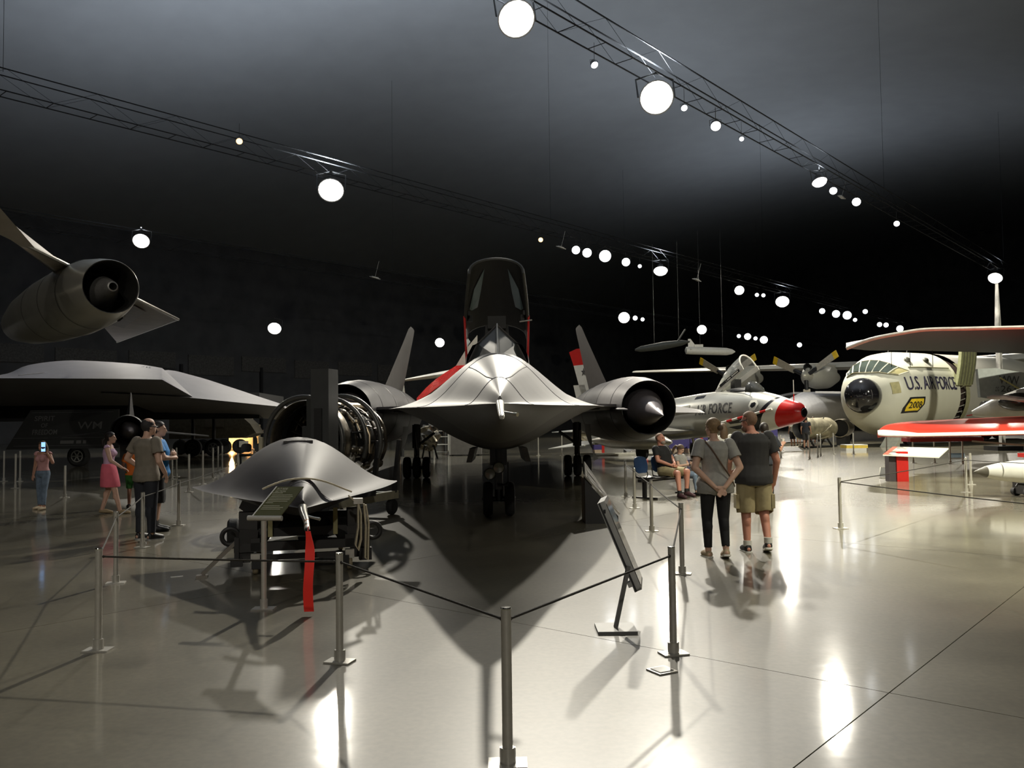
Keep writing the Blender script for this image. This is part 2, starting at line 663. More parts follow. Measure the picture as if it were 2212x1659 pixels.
spots = [
    (1284, 140, 8, 15.8, 'small spotlight between the two brightest floodlights'),
    (1478, 233, 7, 15.8, 'small spotlight touching the second big floodlight on its right'),
    (1546, 272, 11, 15.8, 'larger spotlight next along the nearest truss after the two floodlights'),
    (1602, 300, 5, 15.8, 'thin sliver of a spotlight on the nearest truss'),
    (1800, 412, 8, 15.8, 'small spotlight just below the midway floodlight of the nearest truss'),
    (1850, 436, 9, 15.8, 'second small spotlight below the midway floodlight of the nearest truss'),
    (1937, 483, 6, 15.8, 'last bluish spotlight alone on the nearest truss'),
    (1244, 540, 9, 15.8, 'first spotlight of the close row of four above the open cockpit'),
    (1268, 546, 10, 15.8, 'second spotlight of the close row of four above the open cockpit'),
    (1307, 553, 13, 15.8, 'third and largest spotlight of the close row of four'),
    (1352, 566, 9, 15.8, 'fourth spotlight of the close row of four'),
    (1382, 575, 4, 15.8, 'tiny spotlight before the floodlight ending the row of four'),
    (1635, 637, 4, 15.8, 'tiny left spotlight of the pair left of the brightest far floodlight'),
    (1649, 638, 4, 15.8, 'tiny right spotlight of the pair left of the brightest far floodlight'),
    (1776, 672, 6, 15.8, 'leftmost of three far spotlights above the white transport'),
    (1806, 678, 8, 15.8, 'middle of three far spotlights above the white transport'),
    (1830, 681, 9, 15.8, 'rightmost of three far spotlights above the white transport'),
    (1847, 691, 4, 15.8, 'tiny spotlight just under three far spotlights above the transport'),
    (1869, 673, 5, 15.8, 'small spotlight right of three far spotlights above the transport'),
    (1900, 701, 5, 15.8, 'left of two tiny spotlights above the big grey wing tip'),
    (1914, 702, 5, 15.8, 'right of two tiny spotlights above the big grey wing tip'),
    (1944, 710, 7, 15.8, 'spotlight half hidden by the big grey wing'),
    (1372, 687, 5, 14.0, 'small spotlight right of the flat floodlight by the black tail fin'),
    (1388, 690, 4, 14.0, 'tiny spotlight at the end of the group by the black tail fin'),
    (1596, 726, 4, 14.0, 'tiny spotlight left of the close pair of far floodlights'),
    (1632, 731, 4, 14.0, 'tiny spotlight between the close pair of far floodlights'),
    (1727, 745, 5, 14.0, 'tiny far spotlight just above the white transport propeller'),
]
for px, py, r, z, lab in spots:
    lamp(px, py, r, z, lab, 'spot', aim=(8, 20, 0), group=SG)
lamp(517, 305, 7, 15.8, 'small amber spotlight alone at upper left of the ceiling', 'amber', aim=(-6, 20, 0), group=SG)
lamp(1168, 518, 5, 15.8, 'small amber spotlight above the open cockpit canopy', 'amber', aim=(0, 20, 0), group=SG)
# the row over the viewer's head, outside the frame, plus one added fill lamp farther back
lamp(0, 0, 0, 0, 'floodlight above the open floor behind the viewer to the right', watts=KEY_W * 2.9, aim=(13, 12, 0), col=(1, .96, .74), pos=(11, 5, 16.0), size=.7, group=FG, cone=76)
lamp(0, 0, 0, 0, 'floodlight above the open floor far to the right of the viewer', watts=KEY_W * 2.2, aim=(17, 34, 1), col=(1, .96, .78), pos=(22, 19, 16.0), size=.7, group=FG, cone=110)
lamp(0, 0, 0, 0, 'floodlight above and behind the viewer', watts=KEY_W * .22, aim=(-6, 17, 3), col=(1, .94, .84), pos=(-7.0, -8, 16.0), size=.7, group=FG, cone=56)
lamp(0, 0, 0, 0, 'added unseen fill floodlight far behind the viewer', watts=KEY_W * .75, aim=(.5, 10, 1), col=(1, .95, .84), pos=(4.0, -27, 15.8), size=.7, group=FG, cone=50)  # unseen lamp added to brighten the faces turned towards the camera
# flat linear fixtures and speakers hanging unlit between the lamps
for px, py, lab in ((1212, 535, 'flat white panel fixture hanging before the row of four spotlights'), (810, 600, 'flat white panel fixture hanging above the left tail fin'),
                    (1818, 426, 'flat grey panel fixture on the nearest truss between spotlights'), (1505, 605, 'flat grey panel fixture on the second truss')):
    p = at(px, py, 60)
    b = MB()
    b.box((0, 0, 0), (.75, .32, .05)).box((0, 0, .05), (.5, .2, .05)).cyl((0, 0, .05), (0, 0, 1.2), .01, n=5)
    o = b.build('ceiling_panel', mat('panel_fixture', (0.45, 0.45, 0.45), 0.5))
    tag(o, lab, 'panel', 'unlit panels on the trusses')
    o.location = p
    o.rotation_euler = (0.25, 0.1, ang)
# ================================================================ the black reconnaissance jet
M_SKIN = mat('black_titanium_skin', (0.095, 0.089, 0.091), 0.48, 0.0, var=0.10, scale=2.5, spec=.5)
M_SKIN2 = mat('nose_panel_skin', (0.125, 0.118, 0.112), 0.45, 0.0, var=0.08, scale=3, spec=.7)
M_UNDER = M_SKIN
M_SPIKE = mat('inlet_spike', (0.17, 0.155, 0.165), 0.42, 0.1, var=0.12, scale=4)
M_INLET = mat('inlet_dark', (0.01, 0.01, 0.01), 0.6)
M_PITOT = mat('pitot_metal', (0.55, 0.53, 0.48), 0.28, 0.9, var=0.05)
M_FIN = mat('fin_skin', (0.085, 0.078, 0.075), 0.55, 0.1, var=0.1, scale=2)

JET_TAB = [  # y, half width, chine height, top, bottom
    (1.75, .045, 1.86, 1.905, 1.815), (2.1, .17, 1.862, 1.99, 1.77), (2.6, .31, 1.865, 2.09, 1.71), (3.5, .54, 1.872, 2.26, 1.62),
    (4.5, .84, 1.882, 2.44, 1.52), (5.5, 1.12, 1.895, 2.60, 1.42), (6.5, 1.36, 1.91, 2.73, 1.33), (7.5, 1.58, 1.925, 2.81, 1.26),
    (9, 1.88, 1.945, 2.86, 1.17), (11, 2.22, 1.965, 2.86, 1.12), (12.6, 2.54, 1.985, 2.84, 1.12), (13.8, 2.84, 1.995, 2.82, 1.13),
    (14.8, 3.04, 2.0, 2.80, 1.16), (16, 3.2, 2.0, 2.78, 1.2), (20, 3.2, 2.02, 2.75, 1.25), (25, 2.9, 2.05, 2.7, 1.4), (30, 1.6, 2.08, 2.5, 1.7),
    (32.4, .25, 2.1, 2.2, 2.0)]
JET_TAB = cr(JET_TAB, 6)


def bell(u, p=.72):
    u = min(1, abs(u))
    return ((1 + math.cos(PI * u)) / 2) ** p


def dome(u):
    u = min(1, abs(u)) ** 1.15
    return ((1 + math.cos(PI * u)) / 2) ** 1.15


def chine_ring(y, w, zc, zt, zb, n=30, core=1.75):
    pts = []
    xb = w
    for k in range(n + 1):
        u = math.cos(PI * k / n)                       # right chine over the top to the left chine
        u = .55 * u + .45 * (1 - 2 * k / n)
        x = u * w
        e = .035 * (1 - abs(u))
        pts.append(Vector((x, y, zc + e + (zt - zc) * dome(x / xb))))
    for k in range(1, n):
        u = -1 + 2 * k / n
        x = u * w
        e = .035 * (1 - abs(u))
        xb2 = min(w, 2.3)
        pts.append(Vector((x, y, zc - e - (zc - zb) * bell(x / xb2, .80))))
    return pts


def body_rings(tab, y0, y1, step):
    ys = []
    y = y0
    while y < y1 - 1e-6:
        ys.append(y)
        y += step
    ys.append(y1)
    return [chine_ring(yy, *lerp_table(tab, yy)) for yy in ys]


JET = thing('reconnaissance_jet', 'long black twin-engine reconnaissance jet facing the viewer with open cockpit canopy', 'aircraft',
            (-0.09, 7.0, 0), 0.0204)
MB().loft(body_rings(JET_TAB, 5.9, 32.4, .3), True, False, True).build('fuselage', M_SKIN, JET, angle=50)
MB().loft(body_rings(JET_TAB, 2.95, 5.9, .15)).build('nose_section', M_SKIN2, JET, angle=50)
MB().loft(body_rings(JET_TAB, 1.75, 2.95, .1), True, True).build('nose_cap', M_SKIN2, JET, angle=50)
# panel seams round the nose, just proud of the skin
for yy in (2.95, 5.9):
    ring = chine_ring(yy, *lerp_table(JET_TAB, yy))
    c = Vector((0, yy, lerp_table(JET_TAB, yy)[1]))
    MB().tube([c + (p - c) * 1.002 for p in ring[:31]], .006, 5).build('panel_seam', M_DARK, JET)
for s in (-1, 1):                                   # lengthwise seams of the lighter nose panel
    pts = []
    for k in range(13):
        yy = 3.0 + k * .24
        w, zc, zt, zb = lerp_table(JET_TAB, yy)
        x = s * (.10 + .34 * (k / 12)) * min(1, w / .5)
        pts.append((x, yy, zc + .035 * (1 - abs(x) / w) + (zt - zc) * dome(x / w) + .004))
    MB().tube(pts, .006, 5).build('panel_seam', M_DARK, JET)
# pitot boom with the small side probe
b = MB().tube([(0, 1.8, 1.865), (0, 1.2, 1.815), (0, .5, 1.757), (.004, 0.03, 1.715), (.004, 0, 1.712)], [.042, .034, .028, .024, .014], 14)
b.build('pitot_boom', M_PITOT, JET)
MB().tube([(.0, .45, 1.755), (.10, .34, 1.738), (.14, .30, 1.732)], [.016, .014, .018], 10).build('side_probe', M_PITOT, JET)


def top_z(y, x=0):
    w, zc, zt, zb = lerp_table(JET_TAB, y)
    return zc + (zt - zc) * dome(x / w)


# windscreen: two raked panes meeting on a centre ridge
F0 = Vector((0, 6.0, top_z(6.0) - .02))
APEX = Vector((0, 7.15, 3.27))
for s in (-1, 1):
    B0 = Vector((s * .50, 7.35, top_z(7.3, .5) + .01))
    B1 = Vector((s * .33, 7.35, 2.98))
    MB().plate([F0, B0, B1, APEX], Vector((0, .02, .0))).build('windscreen_pane', mat('windscreen_glass', (0.06, 0.065, 0.063), 0.3, spec=.5, var=.05), JET, smooth=False)
    MB().tube([F0 + Vector((0, -.005, .01)), B0 + Vector((0, -.01, .01))], .018, 6).build('windscreen_frame', M_SKIN, JET)
    MB().tube([B0, B1, APEX], .018, 6).build('windscreen_frame', M_SKIN, JET)
MB().tube([F0 + Vector((0, -.012, 0)), APEX + Vector((0, -.012, .02))], .012, 6).build('windscreen_ridge', mat('ridge_light', (0.35, 0.35, 0.33), 0.4), JET)
# cockpit tub behind it and the second cockpit's hump
rings = []
for yy, w, zt in ((7.3, .46, 3.02), (7.9, .50, 2.96), (8.6, .52, 2.98), (9.2, .50, 3.12), (10.0, .46, 3.2), (11.0, .42, 3.12), (13.0, .36, 2.95), (16, .2, 2.8)):
    rings.append([Vector((x * w, yy, 2.55 + (zt - 2.55) * q)) for x, q in ((1.15, 0), (1.1, .5), (.9, .85), (.5, 1), (0, 1.03), (-.5, 1), (-.9, .85), (-1.1, .5), (-1.15, 0))])
MB().loft(rings, closed=False).build('cockpit_fairing', mat('cockpit_black', (0.02, 0.02, 0.02), 0.6), JET)
MB().box((0, 8.15, 3.0), (.5, .16, .75), Matrix.Rotation(-.2, 3, 'X'), .8).box((0, 8.1, 3.42), (.32, .14, .22)).build('ejection_seat', mat('seat_dark', (0.025, 0.025, 0.024), 0.7), JET)
# the raised canopy, hinged behind, its front edge high
CN = 18


def canopy_pt(t, a, off=0.0):
    """t 0 at the raised front edge .. 1 at the hinge; a -1..1 across the arch"""
    w = .50 + .10 * math.sin(min(1, t * 1.25) * PI / 2)
    d = .42 + .06 * math.sin(t * PI)
    ca = math.cos(a * PI / 2)
    x = (w - off) * math.sin(a * PI / 2)
    up = (d - off) * (abs(ca) ** .8) - d
    L = 1.6 * (1 - t)
    th = math.radians(40)
    o = Vector((0, 9.35, 3.35))
    along = Vector((0, -math.cos(th), math.sin(th)))
    nrm = Vector((0, math.sin(th), math.cos(th)))
    return o + along * L + nrm * (up + .30) + Vector((x, 0, 0))


M_CAN_OUT = mat('canopy_shell', (0.05, 0.05, 0.045), 0.55)
M_CAN_IN = mat('canopy_lining', (0.028, 0.028, 0.027), 0.7)
ts = [0, .06, .2, .35, .5, .65, .8, 1.0]
As = [-1 + 2 * k / 16 for k in range(17)]
MB().loft([[canopy_pt(t, a) for a in As] for t in ts], closed=False).build('canopy_shell', M_CAN_OUT, JET)
MB().loft([[canopy_pt(t, a, .045) for a in As] for t in ts], closed=False).build('canopy_lining', M_CAN_IN, JET)
rim = [canopy_pt(0, a, .02) for a in As] + [canopy_pt(t, 1, .02) for t in ts[1:]] + [canopy_pt(1, a, .02) for a in reversed(As)][1:] + [canopy_pt(t, -1, .02) for t in reversed(ts)][1:-1]
MB().tube(rim, .03, 6, closed=True).build('canopy_rim', M_CAN_OUT, JET)
M_CAN_GL = mat('canopy_window', (0.20, 0.27, 0.29), 0.15, var=.05, spec=.6)
for s in (-1, 1):
    g = MB()
    poly = [(.10, .30), (.35, .60), (.60, .78), (.66, .66), (.66, .46), (.45, .38)]
    g.add([canopy_pt(t, s * a, .06) for t, a in poly], [tuple(range(len(poly)))])
    g.build('canopy_window', M_CAN_GL, JET, smooth=False)
    MB().box(canopy_pt(.72, s * .85, .1), (.07, .16, .12)).box(canopy_pt(.6, s * .93, .08), (.04, .1, .08)).build('canopy_latch', M_CAN_IN, JET)
    MB().cyl((s * .55, 8.5, 2.70), canopy_pt(.62, s * .99), .022, n=8).build('canopy_prop', M_RED, JET)
MB().cyl((.40, 8.0, 3.42), (.62, 8.0, 3.45), .012, n=6).build('prop_pin', M_STEEL, JET)

# engines
for s in (-1, 1):
    c = Vector((s * 3.86, 0, 1.97))
    nac = [(14.72, .695), (14.76, .705), (15.2, .76), (16, .84), (17.2, .92), (19, .96), (22, .97), (25, .93), (27.5, .84), (29.0, .76)]
    MB().lathe(nac, c, (0, 1, 0), 40).build('engine_nacelle', M_SKIN, JET)
    MB().lathe([(14.72, .695), (14.74, .675), (15.2, .66), (16, .64), (18, .60)], c, (0, 1, 0), 40, cap1=True).build('inlet_duct', M_INLET, JET)
    for yy, rr in ((15.9, .834), (18.2, .945), (22.0, .974)):
        MB().lathe([(yy - .012, rr), (yy, rr + .006), (yy + .012, rr)], c, (0, 1, 0), 40).build('nacelle_seam', M_DARK, JET)
    tip = c + Vector((s * .12, 13.45, -.21))
    base = c + Vector((0, 15.3, 0))
    ax = base - tip
    L = ax.length
    MB().lathe([(0, .004), (.05, .018), (L * .5, .235), (L * .85, .42), (L, .48), (L + .5, .52), (L + 1.6, .48)], tip, ax, 36, cap0=True).build('inlet_spike', M_SPIKE, JET)
    MB().lathe([(29.0, .76), (29.6, .66), (29.7, .6), (29.0, .58), (28, .55)], c, (0, 1, 0), 32, cap1=True).build('exhaust_nozzle', M_DARK, JET)
    # wing panels, sharp at the leading edge
    inner = [(2.6 * s, 14.6), (3.25 * s, 15.4), (3.25 * s, 27.5), (2.0 * s, 29.5), (2.0 * s, 15)]
    MB().plate([(x, y, 1.93) for x, y in inner], (0, 0, .15)).build('inner_wing', M_SKIN, JET, smooth=False)
    LE = [(4.55, 16.6), (5.2, 17.8), (6.0, 19.3), (6.6, 20.5), (7.0, 21.6), (7.05, 22.4)]
    TE = [(4.55, 25.6), (5.2, 25.2), (6.0, 24.6), (6.6, 24.1), (7.0, 23.6), (7.05, 23.3)]
    rg = []
    for (x0, y0), (x1, y1) in zip(LE, TE):
        th = .42 * (1 - (x0 - 4.55) / 2.7)
        rg.append([Vector((s * x0, y0, 1.86)), Vector((s * x0, y0 + (y1 - y0) * .35, 1.95 + th * .7)), Vector((s * x0, y1, 2.02)), Vector((s * x0, y0 + (y1 - y0) * .35, 2.0 - th))])
    MB().loft(rg, True, True, True).build('outer_wing', M_SKIN, JET, angle=60)
    # little strake against the inner side of the nacelle
    MB().plate([(s * 3.2, 13.9, 1.90), (s * 3.22, 15.2, 1.98), (s * 2.85, 15.2, 1.92)], (0, 0, .03)).build('strake', M_SKIN, JET, smooth=False)
    # fins
    rg = []
    for z, x, y0, y1, th in ((2.75, 3.80, 21.8, 27.6, .30), (3.6, 3.64, 23.2, 27.8, .22), (4.6, 3.46, 24.9, 28.0, .15), (5.25, 3.34, 25.9, 28.1, .10), (5.42, 3.31, 26.5, 28.0, .05)):
        rg.append([Vector((s * x, y0, z)), Vector((s * (x + th / 2), (y0 + y1) / 2, z)), Vector((s * x, y1, z)), Vector((s * (x - th / 2), (y0 + y1) / 2, z))])
    MB().loft(rg, True, True, True).build('tail_fin', M_FIN, JET, angle=60)
    # main gear: one strut, three wheels abreast
    x0 = s * 2.42
    MB().cyl((x0, 18.9, .40), (x0, 18.9, 1.62), .085, n=14).cyl((x0, 18.9, .9), (x0, 18.9, 1.6), .13, n=14).build('gear_strut', M_DARK, JET)
    MB().tube([(x0, 18.85, .95), (x0 - s * .55, 18.7, 1.35)], .04, 8).tube([(x0, 18.8, .7), (x0, 18.1, 1.4)], .045, 8).build('drag_brace', M_DARK, JET)
    MB().cyl((x0 - .42, 18.9, .31), (x0 + .42, 18.9, .31), .05, n=10).build('axle', M_DARK, JET)
    for k in (-1, 0, 1):
        c2 = Vector((x0 + k * .29, 18.9, .315))
        w = MB().lathe([(-.10, .17), (-.115, .22), (-.10, .285), (-.05, .315), (.05, .315), (.10, .285), (.115, .22), (.10, .17)], c2, (1, 0, 0), 28, True, True)
        wo = w.build('wheel', M_RUBBER, JET)
        for q in (-1, 1):
            MB().lathe([(0, .15), (.012, .14), (.02, .05), (.03, .04)], c2 + Vector((q * .10, 0, 0)), (q, 0, 0), 20, False, True).build('hub', M_STEEL, wo)
    MB().loft([[(s * (2.75 + .10 * k / 6 - .0 * k), 18.2 + .05, 1.55 - k * .18), (s * (2.75 + .42 * (k / 6) ** 2), 19.8, 1.55 - k * .18)] for k in range(7)], closed=False).build('gear_door', M_SKIN, JET)

# nose gear
MB().cyl((0, 8.3, .95), (0, 8.3, 1.4), .15, n=16).box((0, 8.3, 1.12), (.30, .28, .44)).build('gear_leg_upper', M_DARK, JET)
MB().cyl((0, 8.3, .28), (0, 8.3, 1.0), .075, n=16).box((0, 8.22, .62), (.12, .12, .30)).tube([(-.02, 8.12, .55), (.16, 8.1, .56)], .025, 8).build('gear_strut', M_DARK, JET)
MB().tube([(0, 8.2, .85), (.17, 8.2, .95), (.17, 8.15, .60), (.12, 8.2, .5)], .016, 6).build('hydraulic_line', M_DARK, JET)
MB().cyl((-.2, 8.3, .295), (.2, 8.3, .295), .045, n=10).build('axle', M_DARK, JET)
for s in (-1, 1):
    c2 = Vector((s * .195, 8.3, .30))
    wo = MB().lathe([(-.075, .15), (-.09, .2), (-.08, .27), (-.04, .30), (.04, .30), (.08, .27), (.09, .2), (.075, .15)], c2, (1, 0, 0), 28, True, True).build('wheel', M_RUBBER, JET)
    for q in (-1, 1):
        MB().lathe([(0, .13), (.012, .12), (.02, .04), (.03, .03)], c2 + Vector((q * .075, 0, 0)), (q, 0, 0), 20, False, True).build('hub', M_DARK, wo)
    MB().plate([(s * .40, 7.6, 1.22), (s * .46, 7.6, .98), (s * .43, 9.2, .98), (s * .38, 9.2, 1.2)], (s * .09, 0, 0)).build('gear_door', M_SKIN, JET, smooth=False)
for x, z in ((-.155, .755), (.0, .86)):
    t = MB().lathe([(-.11, .05), (-.09, .09), (0, .105), (.012, .105)], (x, 8.08, z), (0, -1, 0), 20, True).build('landing_light', M_CHROME, JET)
    MB().lathe([(.0, .10), (.02, .085), (.03, .01)], (x, 8.08, z), (0, -1, 0), 20, False, True).build('lens', mat('light_lens', (0.35, 0.36, 0.33), 0.05, spec=.8), t)

# ================================================================ the separate nose on its dolly
NZ_TAB = [(0, .045, .845, .885, .805), (.25, .16, .846, .945, .775), (.6, .34, .85, 1.02, .74), (1.0, .56, .858, 1.12, .70), (1.5, .82, .868, 1.25, .66),
          (2.0, 1.06, .88, 1.36, .63), (2.6, 1.27, .895, 1.46, .61), (2.75, 1.29, .90, 1.47, .61)]
NZ_TAB = cr(NZ_TAB, 6)
M_NOSE = mat('nose_composite', (0.045, 0.041, 0.043), 0.56, 0.0, var=0.10, scale=3, spec=.35)
P0 = at(654, 1095, 8.55)
NOSE = thing('aircraft_nose', 'detached black pointed aircraft nose section lying on a transport dolly', 'aircraft nose', (P0.x, P0.y, 0), 0.263)
MB().loft(body_rings(NZ_TAB, 0, 2.75, .11), True, True, True).build('nose_shell', M_NOSE, NOSE, angle=50)
yb = 2.42
w_, zc_, zt_, zb_ = lerp_table(NZ_TAB, yb)
MB().box((0, yb, zt_ + .012), (.36, .16, .045)).build('lifting_plate', M_NOSE, NOSE, smooth=False)
MB().box((0, yb, zt_ + .038), (.18, .03, .01)).build('plate_marking', mat('light_marking', (0.4, 0.38, 0.36), 0.4), NOSE, smooth=False)
ring = chine_ring(.62, *lerp_table(NZ_TAB, .62))
MB().tube([p + (p - Vector((0, .62, .85))) * .004 for p in ring[:31]], .004, 5).build('panel_seam', M_DARK, NOSE)
for x in (-.035, .0):
    MB().ell((x, 1.02, 1.128), (.012, .012, .006), 8, 6).build('static_port', M_INLET, NOSE)
MB().tube([(0, .03, .845), (0, -.35, .825), (.01, -.62, .805), (.015, -.78, .79)], [.045, .037, .03, .026], 14).build('pitot_boom', M_PITOT, NOSE)
M_COPPER = mat('pitot_copper', (0.55, 0.35, 0.24), 0.35, 0.7)
for k in range(4):
    MB().cyl((.015, -.80 - k * .055, .787 - k * .012), (.015, -.828 - k * .055, .781 - k * .012), .026, .024, 12).build('pitot_band', M_COPPER if k % 2 == 0 else M_STEEL, NOSE)
    MB().cyl((.015, -.828 - k * .055, .781 - k * .012), (.015, -.855 - k * .055, .775 - k * .012), .024, .023, 12).build('pitot_band', M_WHITE if k % 2 == 0 else M_INLET, NOSE)
MB().tube([(.02, -.5, .815), (.09, -.57, .80), (.14, -.60, .79)], [.014, .012, .016], 8).build('side_probe', M_PITOT, NOSE)

# red streamer hanging from the tip
pt = NOSE.matrix_basis @ Vector((.02, -1.03, .735))
st = thing('warning_streamer', 'long bright red cloth streamer hanging from the detached nose probe', 'streamer', (pt.x, pt.y, 0))
rg = []
for k in range(15):
    q = k / 14
    z = .735 - q * (.735 - .035)
    w = .022 + .020 * smoothstep(0, .3, q)
    sway = .010 * math.sin(q * 5.5) + .012 * q
    dy = .012 * math.sin(q * 7)
    rg.append([Vector((sway - w, dy, z)), Vector((sway + w, dy + .012 * math.sin(q * 9), z)), Vector((sway + w, dy + .004 + .012 * math.sin(q * 9), z)), Vector((sway - w, dy + .004, z))])
MB().loft(rg, True, True, True).build('ribbon', mat('red_ribbon', (0.95, 0.03, 0.018), 0.6, var=.05, emit=None), st)
MB().tube([(0, 0, .735), (0, .01, .76), (0, .02, .775)], .006, 6).build('loop', M_RED, st)

# the dolly
M_DOLLY = mat('dolly_black', (0.022, 0.021, 0.020), 0.55, 0.2, var=.2)
M_OLIVE = mat('dolly_olive', (0.30, 0.27, 0.13), 0.7, var=.2)
M_WEB = mat('web_strap', (0.42, 0.37, 0.26), 0.8, bump=.2, scale=60)
D0 = onfloor(655, 1235)
DOL = thing('transport_dolly', 'black steel transport dolly with ringed lug arms carrying the detached nose', 'trailer', (D0.x, D0.y, 0), 0.263)
d = MB()
MB().box((0, .05, .30), (1.50, .10, .10)).build('front_beam', M_DOLLY, DOL, smooth=False)
MB().box((0, 1.55, .30), (1.50, .10, .10)).build('rear_beam', M_DOLLY, DOL, smooth=False)
for s in (-1, 1):
    MB().box((s * .52, .8, .33), (.10, 1.6, .14)).build('side_rail', M_DOLLY, DOL, smooth=False)
    MB().bar((s * .50, .05, .30), (s * .30, .3, .56), .09, .07).build('upright', M_DOLLY, DOL, smooth=False)
    MB().bar((s * .50, 1.5, .30), (s * .45, 1.4, .54), .09, .07).build('upright', M_DOLLY, DOL, smooth=False)
    MB().box((s * .60, .12, .52), (.20, .18, .34)).box((s * .62, .12, .20), (.16, .16, .14)).build('jack_housing', M_DOLLY, DOL, smooth=False)
    MB().box((s * .36, .0, .56), (.05, .03, .30)).build('olive_bracket', M_OLIVE, DOL, smooth=False)
    # lug arm: plate ending in a ring
    a = MB()
    a.bar((s * .50, .05, .40), (s * .70, .02, .42), .05, .18)
    cc = Vector((s * .79, .02, .43))
    a.tube([cc + Vector((.088 * math.cos(t), 0, .088 * math.sin(t))) for t in [2 * PI * k / 20 for k in range(20)]], .026, 8, closed=True)
    a.build('lug_arm', M_DOLLY, DOL)
    # casters
    for y in (.02, 1.55):
        c2 = Vector((s * .52, y, .07))
        MB().box((s * .52, y, .18), (.10, .10, .10)).plate([(s * .52 - .05, y - .05, .2), (s * .52 - .05, y + .05, .2), (s * .52 - .05, y, .06)], (.012, 0, 0)).build('caster_fork', M_STEEL, DOL, smooth=False)
        cw = MB().lathe([(-.025, .03), (-.03, .055), (-.015, .07), (.015, .07), (.03, .055), (.025, .03)], c2, (1, 0, 0), 20, True, True).build('caster_wheel', mat('caster_tan', (0.30, 0.25, 0.16), 0.6), DOL)
MB().box((0, .02, .18), (1.15, .05, .06)).build('tow_beam', M_DOLLY, DOL, smooth=False)
MB().box((0, .6, .44), (1.1, .9, .10)).build('cradle', M_DOLLY, DOL, smooth=False)
MB().box((0, 1.3, .46), (1.3, .12, .18)).build('cradle_frame', M_DOLLY, DOL, smooth=False)
MB().bar((-.72, .02, .38), (-1.08, -.02, .035), .05, .04).box((-1.08, -.02, .015), (.12, .10, .03)).build('stabilizer_foot', mat('worn_steel', (0.22, 0.20, 0.17), 0.5, .4), DOL, smooth=False)
MB().box((-.72, .0, .30), (.05, .05, .24)).box((-.72, 0, .14), (.13, .10, .08)).build('screw_jack', M_DOLLY, DOL, smooth=False)
MB().box((.72, .0, .30), (.06, .06, .26)).box((.70, .03, .17), (.14, .12, .14)).build('screw_jack', M_DOLLY, DOL, smooth=False)
MB().box((-.48, -.05, .12), (.16, .04, .10)).box((.44, -.05, .12), (.14, .04, .10)).build('bumper_block', M_INLET, DOL, smooth=False)
for s in (-1, 1):                                    # the two towing wheels at the back
    wo = MB().lathe([(-.07, .09), (-.08, .15), (-.05, .19), (.05, .19), (.08, .15), (.07, .09)], (s * .88, 2.45, .19), (1, 0, 0), 24, True, True).build('dolly_wheel', M_RUBBER, DOL)
    MB().lathe([(-.085, .08), (.085, .08)], (s * .88, 2.45, .19), (1, 0, 0), 16, True, True).build('hub', M_STEEL, wo)
MB().cyl((-.88, 2.45, .19), (.88, 2.45, .19), .03, n=8).bar((0, 1.5, .28), (0, 2.5, .20), .08, .06).build('axle', M_DOLLY, DOL)

# strap over the nose, ends hanging beside it
dd = NOSE
sp = MB()
ys = .75
w, zc, zt, zb = lerp_table(NZ_TAB, ys)


def strap_band(name, pts, wid, parent):
    m = MB()
    pts = [Vector(p) for p in pts]
    rg = []
    for i, p in enumerate(pts):
        q = pts[min(i + 1, len(pts) - 1)] - pts[max(i - 1, 0)]
        side = Vector((0, 1, 0)) * wid / 2
        nr = q.cross(Vector((0, 1, 0))).normalized() * .008
        rg.append([p - side - nr, p + side - nr, p + side + nr, p - side + nr])
    m.loft(rg, True, True, True)
    return m.build(name, M_WEB, parent)


ST = thing('cargo_strap', 'tan webbing strap tied over the detached nose with a bundled end', 'strap', NOSE.location, NOSE.rotation_euler[2])
pts = []
for k in range(25):
    u = -1 + 2 * k / 24
    x = u * .80
    ww = w
    z = zc + .02 + (zt - zc) * dome(x / max(ww, .78)) + .012 if abs(x) < .62 else .875
    pts.append((x, ys - .06 * abs(u), max(z, .885 - .06 * max(0, abs(u) - .6) / .4)))
strap_band('band', [p for p in pts if -.45 < p[0] < .55], .075, ST)
strap_band('hanging_end', [(.50, ys - .05, .89), (.60, ys - .05, .80), (.60, ys - .06, .55), (.57, ys - .06, .36), (.60, ys - .07, .30), (.63, ys - .07, .42), (.63, ys - .06, .70), (.60, ys - .05, .82)], .09, ST)
strap_band('hanging_end', [(.66, ys - .10, .80), (.68, ys - .10, .55), (.67, ys - .10, .22), (.70, ys - .10, .20), (.71, ys - .10, .6), (.68, ys - .1, .79)], .07, ST)
MB().box((.60, ys - .06, .83), (.10, .08, .06)).build('ratchet', M_STEEL, ST, smooth=False)
# ================================================================ rope barriers
POST_H = 0.765


def make_post():
    t = thing('rope_stanchion', 'x', 'stanchion')
    MB().cyl((0, 0, .02), (0, 0, POST_H - .012), .0255, n=20).build('post', M_STEEL, t)
    MB().lathe([(0, .0255), (.006, .027), (.012, .024), (.013, .002)], (0, 0, POST_H - .013), (0, 0, 1), 20, True, True).build('cap', M_CHROME, t)
    MB().cyl((0, 0, .012), (0, 0, .085), .034, n=20).box((.033, 0, .05), (.012, .02, .07)).box((-.033, 0, .05), (.012, .02, .07)).build('socket', M_STEEL, t)
    MB().box((0, 0, .006), (.19, .13, .012)).build('base_plate', M_STEEL, t, smooth=False)
    return t


